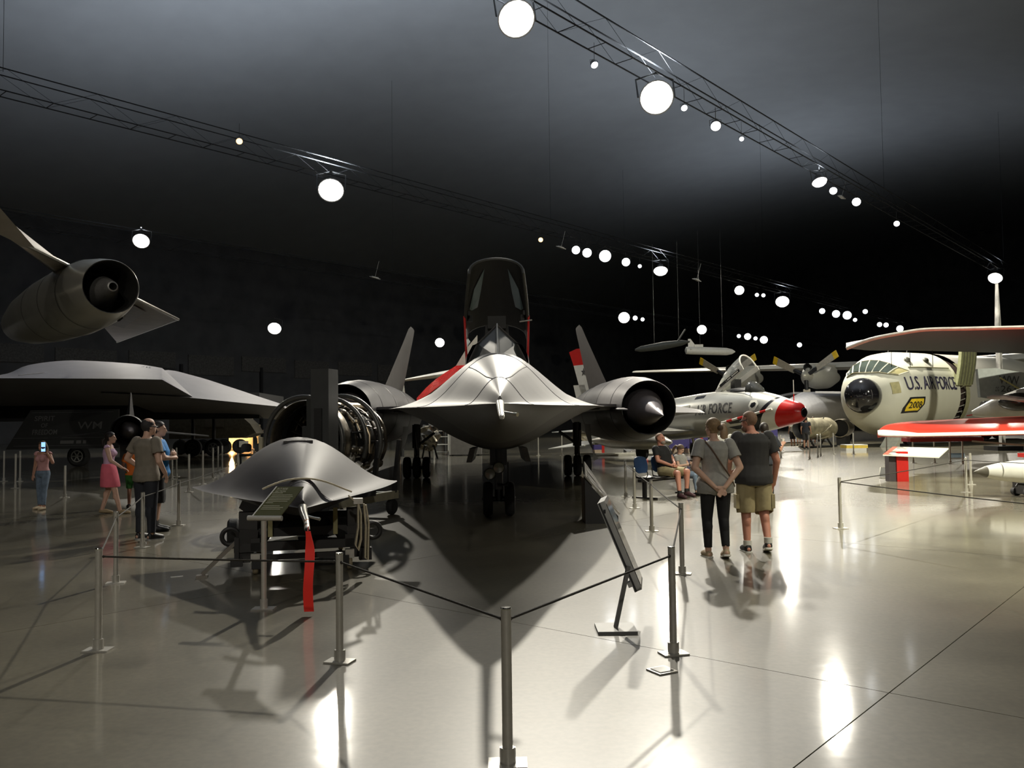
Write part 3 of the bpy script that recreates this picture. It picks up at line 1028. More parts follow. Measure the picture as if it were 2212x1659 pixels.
ROPE_Z = POST_H - .065
posts = {}
PL = [
    ('a', (212, 1405), 'near steel rope post at the left corner of the barrier'),
    ('b', (250, 1260), 'steel rope post second from the left corner, before the strolling visitors'),
    ('c', (308, 1183), 'steel rope post in front of the legs of the man in grey'),
    ('d', (386, 1135), 'steel rope post right of the man in blue with crossed arms'),
    ('e', (140, 1075), 'steel rope post alone between the girl with the phone and the woman in pink'),
    ('f', (734, 1430), 'near steel rope post in front of the red streamer'),
    ('g', (1097, 1652), 'nearest steel rope post at the bottom centre of the picture'),
    ('h', (1455, 1413), 'near steel rope post right of the tilted screen stand'),
    ('i', (1474, 1240), 'steel rope post left of the woman with hands behind her back'),
    ('j', (1408, 1148), 'steel rope post in front of the bench'),
    ('k', (1371, 1098), 'steel rope post left of the bench leg, nearer of two'),
    ('l', (1352, 1073), 'steel rope post left of the bench leg, farther of two'),
    ('m', (1816, 1142), 'steel rope post alone on the bright floor, start of the right barrier'),
    ('n', (2088, 1064), 'steel rope post in front of the white missile'),
    ('o', (2098, 1047), 'thin steel rope post just behind the one by the white missile'),
    ('q', (408, 1063), 'far rope post of the left row, nearest one with a round foot'),
    ('r', (438, 1046), 'far rope post of the left row, second with a round foot'),
    ('s', (460, 1032), 'far rope post of the left row, third'),
    ('t', (471, 1024), 'far rope post of the left row, left one of the last pair'),
    ('u', (480, 1022), 'far rope post of the left row, right one of the last pair'),
    ('v', (372, 1035), 'far rope post left one of two behind the man in blue'),
    ('w', (381, 1030), 'far rope post right one of two behind the man in blue'),
    ('x', (1773, 985), 'far rope post left of the jet engine exhibit'),
    ('y', (1767, 988), 'far rope post shadowed beside the jet engine exhibit'),
    ('z', (1749, 992), 'far rope post left front of the jet engine exhibit'),
    ('A', (1801, 981), 'far rope post in front of the jet engine exhibit'),
    ('B', (1844, 981), 'far rope post in front of the yellow step'),
    ('C', (1916, 1000), 'far rope post under the tip of the red wing'),
    ('D', (1973, 1000), 'far rope post under the red wing, second from its tip'),
    ('E', (2019, 1000), 'far rope post under the red wing, third from its tip'),
    ('F', (2053, 1002), 'far rope post under the red wing, fourth from its tip'),
    ('G', (2080, 1002), 'far rope post under the red wing, fifth from its tip'),
    ('H', (33, 1055), 'rope post at the far left edge beside the girl with the phone'),
    ('I', (8, 1040), 'rope post cut by the left edge of the picture'),
    ('J', (43, 1040), 'thin rope post behind the girl with the phone, left of her'),
    ('K', (514, 1060), 'low rope post left of the detached nose tip'),
    ('L', (1163, 984), 'far rope post seen under the black jet belly'),
    ('M', (1214, 984), 'far rope post seen left of the main wheels of the black jet'),
    ('N', (1687, 990), 'far rope post right of the man in the dark shirt'),
]
proto = make_post()
for i, (k, pxy, lab) in enumerate(PL):
    p = onfloor(*pxy)
    o = proto if i == 0 else copy_tree(proto)
    o.location = p
    o.rotation_euler = (0, 0, .3 * math.sin(i * 2.1))
    tag(o, lab, 'stanchion', 'steel rope posts of the barriers')
    posts[k] = p
    if p.y > 21:
        o.scale = (1, 1, 1.25)


def rope(a, b, sag, label, r=.0075):
    a, b = Vector(a), Vector(b)
    dr_ = (b - a).normalized() * .034
    a, b = a + dr_, b - dr_
    pts = []
    for k in range(17):
        t = k / 16
        p = a.lerp(b, t)
        p.z -= sag * 4 * t * (1 - t)
        pts.append(p)
    # the cord ends in a small eyelet plug at each post
    m = MB().tube(pts, r, 8)
    m.ell(pts[0] + dr_ * .2, (r * 1.5,) * 3, 8, 6).ell(pts[-1] - dr_ * .2, (r * 1.5,) * 3, 8, 6)
    o = m.build('barrier_rope', M_ROPE)
    return tag(o, label, 'rope', 'dark cords of the barriers')


def pr(k, dz=0.0):
    return posts[k] + Vector((0, 0, ROPE_Z - dz))


rope(pr('a'), pr('f'), .005, 'dark cord strung low in front of the dolly to the streamer post')
rope(pr('f'), pr('g'), .0, 'dark cord from the streamer post to the nearest post')
rope(pr('g'), pr('h'), .0, 'dark cord rising from the nearest post past the tilted screen')
rope(pr('h'), pr('i'), .012, 'dark cord between two posts right of the tilted screen')
rope(pr('i'), pr('j'), .01, 'dark cord slanting up to the post before the bench')
rope(pr('j'), pr('k'), .01, 'short dark cord before the bench')
rope(pr('k'), pr('l'), .005, 'shortest dark cord left of the bench')
rope(pr('a'), pr('b'), .008, 'dark cord from the left corner post back to the second post')
rope(pr('b'), pr('c'), .01, 'dark cord in front of the legs of the man in grey')
rope(pr('c'), pr('d'), .01, 'dark cord from the man in grey to the post beyond him')
rope(pr('d'), pr('K') , .02, 'dark cord sagging towards the left tip of the detached nose')
rope(pr('m'), pr('n'), .01, 'thin cord across the bright floor to the post by the missile')
rope(pr('m'), at(2290, 1096, 9.5), .01, 'thin cord slanting out of the picture at the right edge')
rope(pr('n'), at(2290, 1003, 15.5), .01, 'thin cord behind the white missile')

# spare floor socket
p = onfloor(1430, 1450)
t = thing('floor_plate', 'small square steel plate flush on the floor near the right posts', 'plate', p, .5)
MB().box((0, 0, .005), (.15, .15, .01)).build('plate', M_STEEL, t, smooth=False)
MB().box((0, 0, .012), (.11, .11, .006)).build('lid', M_CHROME, t, smooth=False)
p = onfloor(382, 1246)
o = MB().box((0, 0, .003), (.13, .014, .006)).build('white_strip', mat('paper_white', (.85, .84, .8), .5))
tag(o, 'short white strip lying on the floor left of the dolly', 'strip')
o.location = p
o.rotation_euler = (0, 0, .5)

# ================================================================ text stand for the nose
p = onfloor(570, 1316)
SG_ = thing('text_stand', 'olive green text panel on a steel post in front of the detached nose', 'sign', p, 0)
MB().cyl((0, 0, .02), (0, 0, .80), .0245, n=20).build('post', M_STEEL, SG_)
MB().cyl((0, 0, .01), (0, 0, .09), .034, n=20).build('socket', M_STEEL, SG_)
MB().box((0, 0, .006), (.20, .14, .012)).build('base_plate', M_STEEL, SG_, smooth=False)
rz = -.16
ux = Vector((math.cos(rz), math.sin(rz), 0))
back = Vector((math.sin(.42), math.cos(.42), 0))
up = (back * .72 + Vector((0, 0, .52))).normalized()
nrm = ux.cross(up).normalized()
cb = Vector((0.0, 0, .822))
MB().cyl(cb - ux * .155, cb + ux * .175, .0235, n=20).build('holder_tube', M_STEEL, SG_)
c0 = cb - ux * .118 + Vector((0, 0, .015))
PW, PH = .275, .42
M_SIGNG = mat('sign_olive', (0.085, 0.085, 0.028), 0.5, var=.05)
M_PRINT = mat('print_cream', (0.55, 0.54, 0.42), 0.6, var=0)
MB().plate([c0, c0 + ux * PW, c0 + ux * PW + up * PH, c0 + up * PH], -nrm * .008).build('panel', M_SIGNG, SG_, smooth=False)
MB().plate([c0 + nrm * .001, c0 + ux * .012 + nrm * .001, c0 + ux * .012 + up * PH + nrm * .001, c0 + up * PH + nrm * .001], nrm * .004).build('panel_edge', M_WHITE, SG_, smooth=False)


def on_sign(x, y):
    return flat_fn(c0 + ux * x + up * y + nrm * .002, ux, up)


lettering('SR-71 NOSE', on_sign(.03, .375), M_PRINT, SG_, .026, .105)
lettering('SECTION', on_sign(.03, .338), M_PRINT, SG_, .026, .105)
MB().plate([c0 + ux * .018 + up * .322 + nrm * .002, c0 + ux * .12 + up * .322 + nrm * .002, c0 + ux * .12 + up * .328 + nrm * .002, c0 + ux * .018 + up * .328 + nrm * .002], nrm * .001).build('rule', M_PRINT, SG_, smooth=False)
for k in range(10):
    if k == 6:
        continue
    L = (.20, .215, .205, .21, .20, .07, 0, .16, .205, .19)[k]
    y = .295 - k * .022
    MB().plate([c0 + ux * .03 + up * y + nrm * .002, c0 + ux * (.03 + L) + up * y + nrm * .002, c0 + ux * (.03 + L) + up * (y + .006) + nrm * .002, c0 + ux * .03 + up * (y + .006) + nrm * .002], nrm * .0005).build('text_line', M_PRINT, SG_, smooth=False)

# ================================================================ tall dark monolith and slanted panels
p = at(694, 950, 12.6)
MO = thing('monolith_kiosk', 'tall narrow dark kiosk standing behind the detached nose', 'kiosk', (p.x, p.y, 0), -.22)
M_KIOSK = mat('kiosk_grey', (0.040, 0.042, 0.042), 0.5, var=.1)
MB().box((.0, .12, 1.24), (.28, .34, 2.48)).build('tower', M_KIOSK, MO, smooth=False)
MB().box((-.13, .02, 1.02), (.18, .10, 2.04)).build('side_panel', mat('kiosk_dark', (0.025, 0.027, 0.026), .5), MO, smooth=False)
MB().box((-.02, -.06, .95), (.12, .03, 1.9)).build('front_strip', M_INLET, MO, smooth=False)
MB().box((-.22, .06, .82), (.20, .06, 1.64)).build('lower_panel', mat('kiosk_dark', (0.025, 0.027, 0.026), .5), MO, smooth=False)
MB().box((0, .1, .02), (.6, .5, .04)).build('foot', M_BLACK, MO, smooth=False)

# reading rail: black wedge with a printed slanted top, facing right
q0 = onfloor(1265, 1132)
q1 = onfloor(1343, 1138)
RR = thing('reading_rail', 'black wedge-shaped reading rail with a pale slanted picture panel', 'sign', (q0.x, q0.y, 0), 0)
L = (q1 - q0).x
dp = .75
prof = [(0, 0), (L, 0), (L, .12), (0, .72)]
MB().plate([(x, 0, z) for x, z in prof], (0, dp, 0)).build('pedestal', M_BLACK, RR, smooth=False)
a0, a1 = Vector((-.005, -.02, .755)), Vector((L + .01, -.02, .145))
b0, b1 = a0 + Vector((.05, dp + .06, .20)), a1 + Vector((.0, dp + .06, .06))
nn = (a1 - a0).cross(b0 - a0).normalized()
nn = nn if nn.z > 0 else -nn
MB().plate([a0, a1, b1, b0], nn * .025).build('panel', mat('rail_panel', (0.42, 0.40, 0.36), .35, var=.25, scale=9), RR, smooth=False)
for k, (t0, t1, c) in enumerate(((.12, .22, (.10, .09, .085)), (.34, .40, (.16, .14, .12)), (.5, .78, (.30, .28, .25)), (.85, .9, (.12, .11, .1)))):
    def pp(s, t):
        return a0.lerp(a1, s).lerp(b0.lerp(b1, s), t) + nn * .027
    MB().plate([pp(.05, t0), pp(.95, t0), pp(.95, t1), pp(.05, t1)], nn * .001).build('print_band', mat('print_%d' % k, c, .4, var=.35, scale=14), RR, smooth=False)

# tilted screen on a stand, seen from its edge
p = onfloor(1330, 1361)
TV = thing('screen_stand', 'grey flat screen tilted on a leaning post with a flat steel foot, seen edge-on', 'screen', p, 0)
MB().box((0, 0, .012), (.31, .30, .024)).build('foot', mat('foot_grey', (0.15, 0.15, 0.145), .5, .1), TV, smooth=False)
MB().bar((.0, .0, .02), (.115, .03, .50), .030, .05, Vector((0, 1, 0))).build('post', mat('foot_grey', (0.15, 0.15, 0.145), .5, .1), TV, smooth=False)
top, bot = Vector((-.125, .05, 1.0)), Vector((.165, .05, .285))
upv = (top - bot).normalized()
out = Vector((upv.z, 0, -upv.x))
dv = Vector((.16, .98, .0)).normalized()
H_ = (top - bot).length
M_SCRG = mat('screen_case', (0.42, 0.42, 0.41), .4, .1)
MB().plate([bot, top, top + out * .062, bot + out * .062], dv * .50).build('case', M_SCRG, TV, smooth=False)
MB().plate([bot - dv * .006 + out * .008, top - dv * .006 + out * .008, top - dv * .006 + out * .022, bot - dv * .006 + out * .022], dv * .02).build('edge_groove', M_BLACK, TV, smooth=False)
MB().plate([bot + out * .063 + upv * .03 + dv * .03, top + out * .063 - upv * .03 + dv * .03, top + out * .063 - upv * .03 + dv * .47, bot + out * .063 + upv * .03 + dv * .47], out * .004).build('screen_face', M_GLASS, TV, smooth=False)
MB().plate([bot - out * .03 + upv * .05, bot - out * .03 + upv * .09, bot + upv * .09, bot + upv * .05], dv * .1).build('bracket', M_SCRG, TV, smooth=False)
MB().box(top + out * .03 - upv * .08 - dv * .003, (.018, .01, .03)).build('lock', M_BLACK, TV, smooth=False)
# ================================================================ afterburning engine on its stand
M_ENG = mat('engine_metal', (0.24, 0.21, 0.165), 0.32, 0.9, var=.3, scale=9)
M_ENGD = mat('engine_dark_metal', (0.035, 0.032, 0.03), 0.4, 0.8, var=.3, scale=12)
M_HOOP = mat('hoop_steel', (0.09, 0.09, 0.085), 0.38, .5, var=.08)
EC = at(655, 935, 14.2)
EAX = Vector((.36, .93, 0)).normalized()
ENG = thing('jet_engine_exhibit', 'bare turbojet engine inside steel hoops on a wheeled stand behind the detached nose', 'engine', (EC.x, EC.y, 0), math.atan2(-EAX.x, EAX.y))
ez = 1.36


def hoop(y, r, tr, name='hoop'):
    pts = [(r * math.cos(t), y, ez + r * math.sin(t)) for t in [PI * (-.12 + 1.24 * k / 30) for k in range(31)]]
    return MB().tube(pts, tr, 10).build(name, M_HOOP, ENG)


hoop(0.0, .76, .042)
hoop(.75, .75, .038)
hoop(1.15, .80, .042)
MB().lathe([(0.0, .70), (.03, .715), (.3, .70), (.34, .68), (.3, .655), (.05, .665), (0, .70)], (0, .05, ez), (0, 1, 0), 40).build('inlet_ring', M_ENG, ENG)
MB().lathe([(.30, .655), (.9, .60)], (0, 0, ez), (0, 1, 0), 36, cap1=True).build('inlet_duct', M_INLET, ENG)
MB().lathe([(.1, .01), (.2, .09), (.45, .17), (.8, .22)], (0, 0, ez), (0, 1, 0), 24, cap0=True).build('nose_hub', M_ENGD, ENG)
for k in range(20):                                  # inlet vanes
    t = 2 * PI * k / 20
    dr = Vector((math.cos(t), 0, math.sin(t)))
    MB().bar(Vector((0, .55, ez)) + dr * .18, Vector((0, .55, ez)) + dr * .63, .012, .16, Vector((0, 1, 0))).build('vane', M_ENGD, ENG, smooth=False)
MB().lathe([(.35, .60), (.6, .62), (.7, .57), (1.2, .52), (1.7, .48), (1.95, .40)], (0, 0, ez), (0, 1, 0), 36, False, True).build('casing', M_ENGD, ENG)
for yy in (.62, .95, 1.3, 1.65):
    MB().lathe([(yy - .02, .60), (yy - .02, .645), (yy + .02, .645), (yy + .02, .60)], (0, 0, ez), (0, 1, 0), 36).build('flange', M_ENG, ENG)
MB().cyl((.12, .5, ez + .60), (.12, 1.7, ez + .60), .085, n=18).build('oil_tank', mat('tank_tan', (0.45, 0.36, 0.24), .3, .8), ENG)
rnd = random.Random(3)
for k in range(34):                                  # plumbing wound round the casing
    t0 = rnd.uniform(-.5, 2.4)
    y0 = rnd.uniform(.45, 1.6)
    r = rnd.uniform(.60, .68)
    pts = []
    t, y = t0, y0
    for q in range(rnd.randint(4, 8)):
        pts.append((r * math.cos(t), y, ez + r * math.sin(t)))
        if rnd.random() < .5:
            t += rnd.uniform(-.45, .45)
        else:
            y = max(.4, min(1.7, y + rnd.uniform(-.35, .35)))
        r = max(.58, min(.70, r + rnd.uniform(-.03, .03)))
    MB().tube(pts, rnd.choice((.010, .014, .018, .024)), 7).build('pipe', rnd.choice((M_ENG, M_STEEL, M_ENGD, MATS['tank_tan'])), ENG)
for k in range(16):                                  # accessories
    t = rnd.uniform(-.75, .9)
    y = rnd.uniform(.5, 1.6)
    c = Vector((.64 * math.cos(t), y, ez + .64 * math.sin(t)))
    if k % 2:
        MB().lathe([(-.08, .04), (-.06, .07), (.05, .075), (.08, .03)], c, Vector((math.cos(t), .3, math.sin(t))), 14, True, True).build('pump', rnd.choice((M_ENG, M_STEEL)), ENG)
    else:
        MB().ell(c, (.075, .09, .07), 12, 8).build('valve_bulb', M_ENG, ENG)
for s in (-1, 1):
    MB().bar((s * .62, -.1, .36), (s * .62, 2.0, .36), .12, .14).build('stand_rail', mat('stand_cream', (0.45, 0.42, 0.30), .6), ENG, smooth=False)
    for y in (0, 1.15, 1.9):
        MB().bar((s * .76, y, ez), (s * .64, y, .40), .08, .06, Vector((0, 1, 0))).build('stand_leg', M_DARK, ENG, smooth=False)
    for y in (.1, 1.85):
        wo = MB().lathe([(-.05, .06), (-.06, .12), (-.03, .15), (.03, .15), (.06, .12), (.05, .06)], (s * .62, y, .15), (1, 0, 0), 20, True, True).build('stand_wheel', M_RUBBER, ENG)
        MB().cyl((s * .62, y, .15), (s * .62, y, .32), .03, n=8).build('caster_stem', M_DARK, ENG)
for y in (0, 1.9):
    MB().bar((-.62, y, .36), (.62, y, .36), .1, .1).build('cross_beam', M_DARK, ENG, smooth=False)
MB().tube([(0, .40, ez + .82 + .05 * 0), (.045, .40, ez + .86), (0, .40, ez + .91), (-.045, .40, ez + .86)], .010, 6, closed=True).build('lifting_eye', mat('yellow_paint', (.75, .6, .05), .4), ENG)
MB().box((-.80, -.05, ez - .15), (.07, .05, .5)).build('hose_bracket', mat('stand_cream', (0.45, 0.42, 0.30), .6), ENG, smooth=False)
MB().box((-.72, -.3, .36), (.34, .30, .30), Matrix.Rotation(.5, 3, 'Y')).build('tool_box', M_BLACK, ENG, smooth=False)
MB().plate([(.70, .3, .45), (.95, .3, .45), (.80, .3, .85)], (0, .4, 0)).build('stand_gusset', M_DARK, ENG, smooth=False)

# ================================================================ silver bomber: wing and engine pod
M_ALU = mat('bare_aluminium', (0.46, 0.44, 0.38), 0.28, 0.6, var=.08, scale=1.5)
M_ALU2 = mat('brushed_aluminium_wing', (0.50, 0.46, 0.42), 0.5, 0.0, var=.1, scale=2)
BH = Vector((.656, -.755, 0))                         # heading
BO = Vector((.755, .656, 0))
PN = at(240, 619, 17.0)
BOM = thing('silver_bomber', 'silver delta-wing bomber whose engine pod with inlet cone juts in at upper left', 'aircraft', (PN.x, PN.y, 0), math.atan2(BH.x, -BH.y))
# local frame: +y points aft
nz = PN.z
R0 = .535
MB().lathe([(0, R0), (.03, R0 + .015), (.5, R0 + .10), (1.2, R0 + .19), (2.5, R0 + .24), (4.5, R0 + .22), (6.5, R0 + .12), (8, R0 - .05)], (0, 0, nz), (0, 1, 0), 48).build('engine_pod', M_ALU, BOM)
MB().lathe([(0, R0), (.01, R0 - .015), (.5, R0 - .03), (1.4, R0 - .05)], (0, 0, nz), (0, 1, 0), 40, False, True).build('inlet_duct', mat('pod_duct', (.05, .048, .045), .5, .4), BOM)
MB().lathe([(.02, .055), (-.10, .075), (-.09, .10), (.3, .22), (.7, .33), (1.3, .36)], (0.02, .05, nz), (0, 1, 0), 32).build('inlet_cone', mat('cone_grey', (.27, .26, .245), .45, .4), BOM)
MB().lathe([(-.10, .075), (-.02, .05), (.1, .045)], (0.02, .05, nz), (0, 1, 0), 20, False, True).build('cone_opening', M_INLET, BOM)
for yy, rr in ((1.25, .735), (2.6, .778), (4.2, .765)):
    MB().lathe([(yy - .012, rr), (yy, rr + .004), (yy + .012, rr)], (0, 0, nz), (0, 1, 0), 48).build('pod_seam', M_DARK, BOM)
c = Vector((.40, .85, nz - .52))
MB().box(c, (.10, .13, .10), Matrix.Rotation(.8, 3, 'Y')).build('access_panel', M_INLET, BOM, smooth=False)
MB().tube([(.62, 1.2, nz - .42), (.66, 2.2, nz - .44), (.68, 4.0, nz - .45)], .02, 6).build('pod_rail', M_ALU, BOM)
MB().plate([(-.06, 1.0, nz + .6), (-.06, 6, nz + .6), (-.06, 6.5, 5.0), (-.06, 2.4, 5.0)], (.12, 0, 0)).build('pylon', M_ALU, BOM, smooth=False)
minv = BOM.matrix_basis.inverted()
wz = 5.05


def wloc(x, y, z=0):
    q = minv @ Vector((x, y, 0))
    return Vector((q.x, q.y, wz + z))


le0, le1 = wloc(-8.2, 10.5), wloc(-10.62, 27.2)
tp = wloc(-15.9, 34.4)
inb = Vector(tp) + Vector((-9, 1.0, 0))
inb0 = Vector((inb.x, -6, wz))
wp = MB()
rg = []
for k in range(9):
    t = k / 8
    a = le0.lerp(le1, t)
    bq = inb0.lerp(tp, t)
    th = .30 * (1 - .85 * t)
    mid = a.lerp(bq, .45)
    rg.append([a, mid + Vector((0, 0, th)), bq, mid - Vector((0, 0, th * .3))])
wp.loft(rg, True, True, True).build('wing', M_ALU2, BOM, angle=60)
MB().tube([le0.lerp(le1, k / 8) for k in range(9)], .045, 8).build('leading_edge', M_ALU, BOM)
MB().tube([le1 + Vector((0, 0, 0)), tp], .03, 6).build('wing_tip_edge', M_ALU, BOM)
a_ = le0.lerp(le1, .72)
MB().plate([a_ + Vector((-.25, .1, -.06)), le0.lerp(le1, .86) + Vector((-.3, .2, -.05)), a_.lerp(tp, .5) + Vector((0, 0, -.10)), a_ + Vector((-1.6, 2.2, -.12))], (0, 0, -.02)).build('elevon_panel', mat('elevon_grey', (.30, .28, .255), .45, .5), BOM, smooth=False)
# rest of the bomber, out of the frame: body, legs
MB().lathe([(-14, .05), (-10, .5), (-5, .8), (6, .85), (12, .4), (14, .1)], (-9.0, 4, 4.9), (0, 1, 0), 28, True, True).build('fuselage', M_ALU, BOM)
for x in (-7.2, -10.8):
    MB().cyl((x, 6, .3), (x, 6, 4.9), .09, n=10).build('gear_strut', M_STEEL, BOM)
    for q in (-.25, .25):
        MB().lathe([(-.1, .12), (-.12, .22), (-.06, .30), (.06, .30), (.12, .22), (.1, .12)], (x + q, 6, .30), (1, 0, 0), 20, True, True).build('wheel', M_RUBBER, BOM)

# ================================================================ grey flying-wing bomber and the drone before it
M_STEALTH = mat('stealth_grey', (0.36, 0.345, 0.365), 0.55, var=.06, scale=1.2)
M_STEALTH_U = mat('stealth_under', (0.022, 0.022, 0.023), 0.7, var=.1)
SB = thing('stealth_bomber', 'smooth dark grey flying-wing bomber with lettered gear door at left', 'aircraft', (0, 0, 0), 0)
# upper shell given by stations across the picture: (pixel x, depth of edge, edge y, crest y, depth of crest)


def wing_ring(px, de, ye, yc, dc, back, drop):
    e = at(px, ye, de)
    pts = [e]
    for q in (.15, .35, .55, .75, .9, 1.0):
        s = math.sin(q * PI / 2)
        pts.append(at(px, ye + (yc - ye) * s, de + (dc - de) * q))
    c = pts[-1]
    pts += [Vector((c.x - 1.5, c.y + 6, e.z)), Vector((e.x, e.y + 5, e.z - drop))]
    return pts


st_ = [(-330, 30, 817, 815, 33), (-140, 30.5, 817, 814, 34), (0, 31, 817, 810, 35), (60, 31, 817, 789, 36), (140, 31.3, 817.5, 779, 37), (220, 31.6, 818, 781, 38), (300, 32, 819, 787, 38.5),
       (350, 32.4, 820, 795, 39)]
rg = [wing_ring(*q, 6, .9) for q in cr(st_)]
MB().loft(rg, True, True, True).build('left_wing', M_STEALTH, SB, angle=70)
st2 = [(218, 33.5, 849, 848.5, 34.2), (280, 34, 851.5, 832, 36.5), (350, 34.6, 855, 800, 39), (420, 35.4, 860, 812, 39.5), (500, 36.3, 868, 837, 39.5), (560, 37, 874, 857, 39.2), (612, 37.7, 879, 874, 38.5)]
rg = [wing_ring(*q, 6, .7) for q in cr(st2)]
MB().loft(rg, True, True, True).build('center_body', M_STEALTH, SB, angle=70)
e0 = [at(px, y, d) for px, y, d in ((40, 811, 31.05), (120, 802, 33), (220, 808, 33.6), (300, 815, 33.2))]
MB().tube(e0, .012, 5).build('panel_seam', M_DARK, SB)
fn0 = at(303, 801, 36.4) + Vector((0, -.25, .05))
lettering('USAF', flat_fn(fn0, (1, .25, 0), (0, .6, .8)), mat('print_white', (.8, .8, .8), .5, var=0), SB, .16, .5)
q_ = flat_fn(fn0 - Vector((.08, .2, .2)), (1, .25, 0), (0, .6, .8))
MB().plate([q_(0, 0), q_(.5, 0), q_(.5, .10), q_(0, .10)], (0, -.003, .002)).build('text_line', mat('print_grey', (.32, .32, .32), .5, var=0), SB, smooth=False)
# belly and gear door
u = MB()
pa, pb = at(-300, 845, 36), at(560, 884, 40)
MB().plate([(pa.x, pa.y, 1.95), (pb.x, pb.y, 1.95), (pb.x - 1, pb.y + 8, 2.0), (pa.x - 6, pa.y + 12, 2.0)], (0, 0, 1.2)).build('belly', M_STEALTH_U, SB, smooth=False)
M_DOOR = mat('gear_door_dark', (0.020, 0.021, 0.021), 0.6, var=.1)
d0 = Vector((at(12, 970, 34).x, 34.0, 0))
dx = Vector((1, .06, 0)).normalized()
DZ0, DZ1 = .80, 2.35
WD = at(250, 950, 34).x - d0.x
MB().plate([d0 + Vector((0, 0, DZ0)), d0 + dx * WD + Vector((0, 0, DZ0)), d0 + dx * WD + Vector((0, 0, DZ1)), d0 + dx * .95 + Vector((0, 0, DZ1))], (0, .08, 0)).build('gear_door', M_DOOR, SB, smooth=False)
M_DIM = mat('print_dim_grey', (.13, .13, .13), .6, var=.1)


def on_door(x, z):
    return flat_fn(d0 + dx * x + Vector((0, -.012, z)), dx, (0.12, 0, 1))


lettering('SPIRIT', on_door(1.10, 1.92), M_DIM, SB, .20, .78)
lettering('OF', on_door(1.35, 1.66), M_DIM, SB, .17, .26)
lettering('FREEDOM', on_door(1.02, 1.38), M_DIM, SB, .20, .95)
lettering('WM', on_door(2.75, 1.58), M_DIM, SB, .30, .95)
for x_0, x_1 in ((2.1, 2.62), (2.72, 2.9), (2.98, 3.1)):
    q_ = on_door(x_0, 1.0)
    MB().plate([q_(0, 0), q_(x_1 - x_0, 0), q_(x_1 - x_0, .13), q_(0, .13)], (0, -.003, 0)).build('text_line', M_DIM, SB, smooth=False)
for z in (.93, 1.24):
    MB().bar(d0 + dx * .3 + Vector((0, -.012, z)), d0 + dx * (WD - .3) + Vector((0, -.012, z)), .012, .012).build('door_line', M_DIM, SB, smooth=False)
MB().bar(d0 + dx * 1.0 + Vector((0, -.012, 2.25)), d0 + dx * (WD - .2) + Vector((0, -.012, 2.25)), .012, .012).build('door_line', M_DIM, SB, smooth=False)


def gear_wheel(px, py, parent, r, hubm, yaw=0.0, n_spoke=6):
    p = onfloor(px, py)
    c = Vector((p.x, p.y, r))
    ax = Vector((math.sin(yaw), -math.cos(yaw), 0))
    wo = MB().lathe([(-.16, r * .55), (-.18, r * .8), (-.10, r), (.10, r), (.18, r * .8), (.16, r * .55)], c, ax, 28, True, True).build('wheel', M_RUBBER, parent)
    h = MB().lathe([(.14, r * .58), (.17, r * .56), (.17, r * .48), (.13, r * .46)], c, ax, 28)
    x_, y_, z_ = frame(ax)
    for k in range(n_spoke):
        t = 2 * PI * k / n_spoke
        h.bar(c + ax * .165 + (x_ * math.cos(t) + z_ * math.sin(t)) * r * .12, c + ax * .165 + (x_ * math.cos(t) + z_ * math.sin(t)) * r * .5, r * .10, .02, ax)
    h.lathe([(.15, r * .16), (.18, r * .14)], c, ax, 14, False, True)
    h.build('hub', hubm, wo)
    MB().cyl(c, c + Vector((0, 0, 1.7)), .09, n=10).build('gear_strut', M_DARK, parent)
    return wo


gear_wheel(170, 1008, SB, .44, mat('hub_grey', (.40, .40, .38), .5, .3))
gear_wheel(417, 986, SB, .46, mat('hub_dim', (.15, .15, .14), .5, .3))
gear_wheel(462, 986, SB, .46, mat('hub_dim', (.15, .15, .14), .5, .3))

# drone with a round inlet, fin on top, thin delta wing
M_DRONE = mat('drone_black', (0.010, 0.010, 0.011), 0.5, .0, var=.1)
DP = at(275, 931, 25.0)
DR = thing('drone_aircraft', 'black drone with round spiked inlet and tall thin fin behind the visitors', 'aircraft', (DP.x, DP.y, 0), .40, scale=.85)
dz = DP.z / .85
MB().lathe([(0, .52), (.02, .535), (.8, .56), (3.5, .55), (6, .40)], (0, 0, dz), (0, 1, 0), 32, False, True).build('fuselage', M_DRONE, DR)
MB().lathe([(0, .52), (.02, .50), (1.0, .46)], (0, 0, dz), (0, 1, 0), 32, False, True).build('inlet_duct', M_INLET, DR)
MB().lathe([(-.45, .01), (.3, .26), (.9, .38)], (.06, 0, dz), (0, 1, 0), 28, True).build('inlet_spike', M_SPIKE, DR)
rg = []
for z, y0, y1, th in ((.50, 3.0, 5.6, .16), (.95, 3.9, 5.7, .09), (1.5, 5.0, 5.9, .03)):
    rg.append([Vector((0, y0, dz + z)), Vector((th, (y0 + y1) / 2, dz + z)), Vector((0, y1, dz + z)), Vector((-th, (y0 + y1) / 2, dz + z))])
MB().loft(rg, True, True, True).build('tail_fin', M_FIN, DR, angle=60)
for s in (-1, 1):
    MB().plate([(s * .45, .4, dz - .02), (s * 2.9, 4.3, dz - .30), (s * 2.9, 4.8, dz - .30), (s * .45, 5.2, dz - .02)], (0, 0, .05)).build('wing', mat('drone_wing', (.05, .05, .052), .5), DR, smooth=False)
for y in (.8, 4.2):
    MB().box((0, y, (dz - .45) / 2), (.5, .25, dz - .45)).build('support_stand', M_DARK, DR, smooth=False)

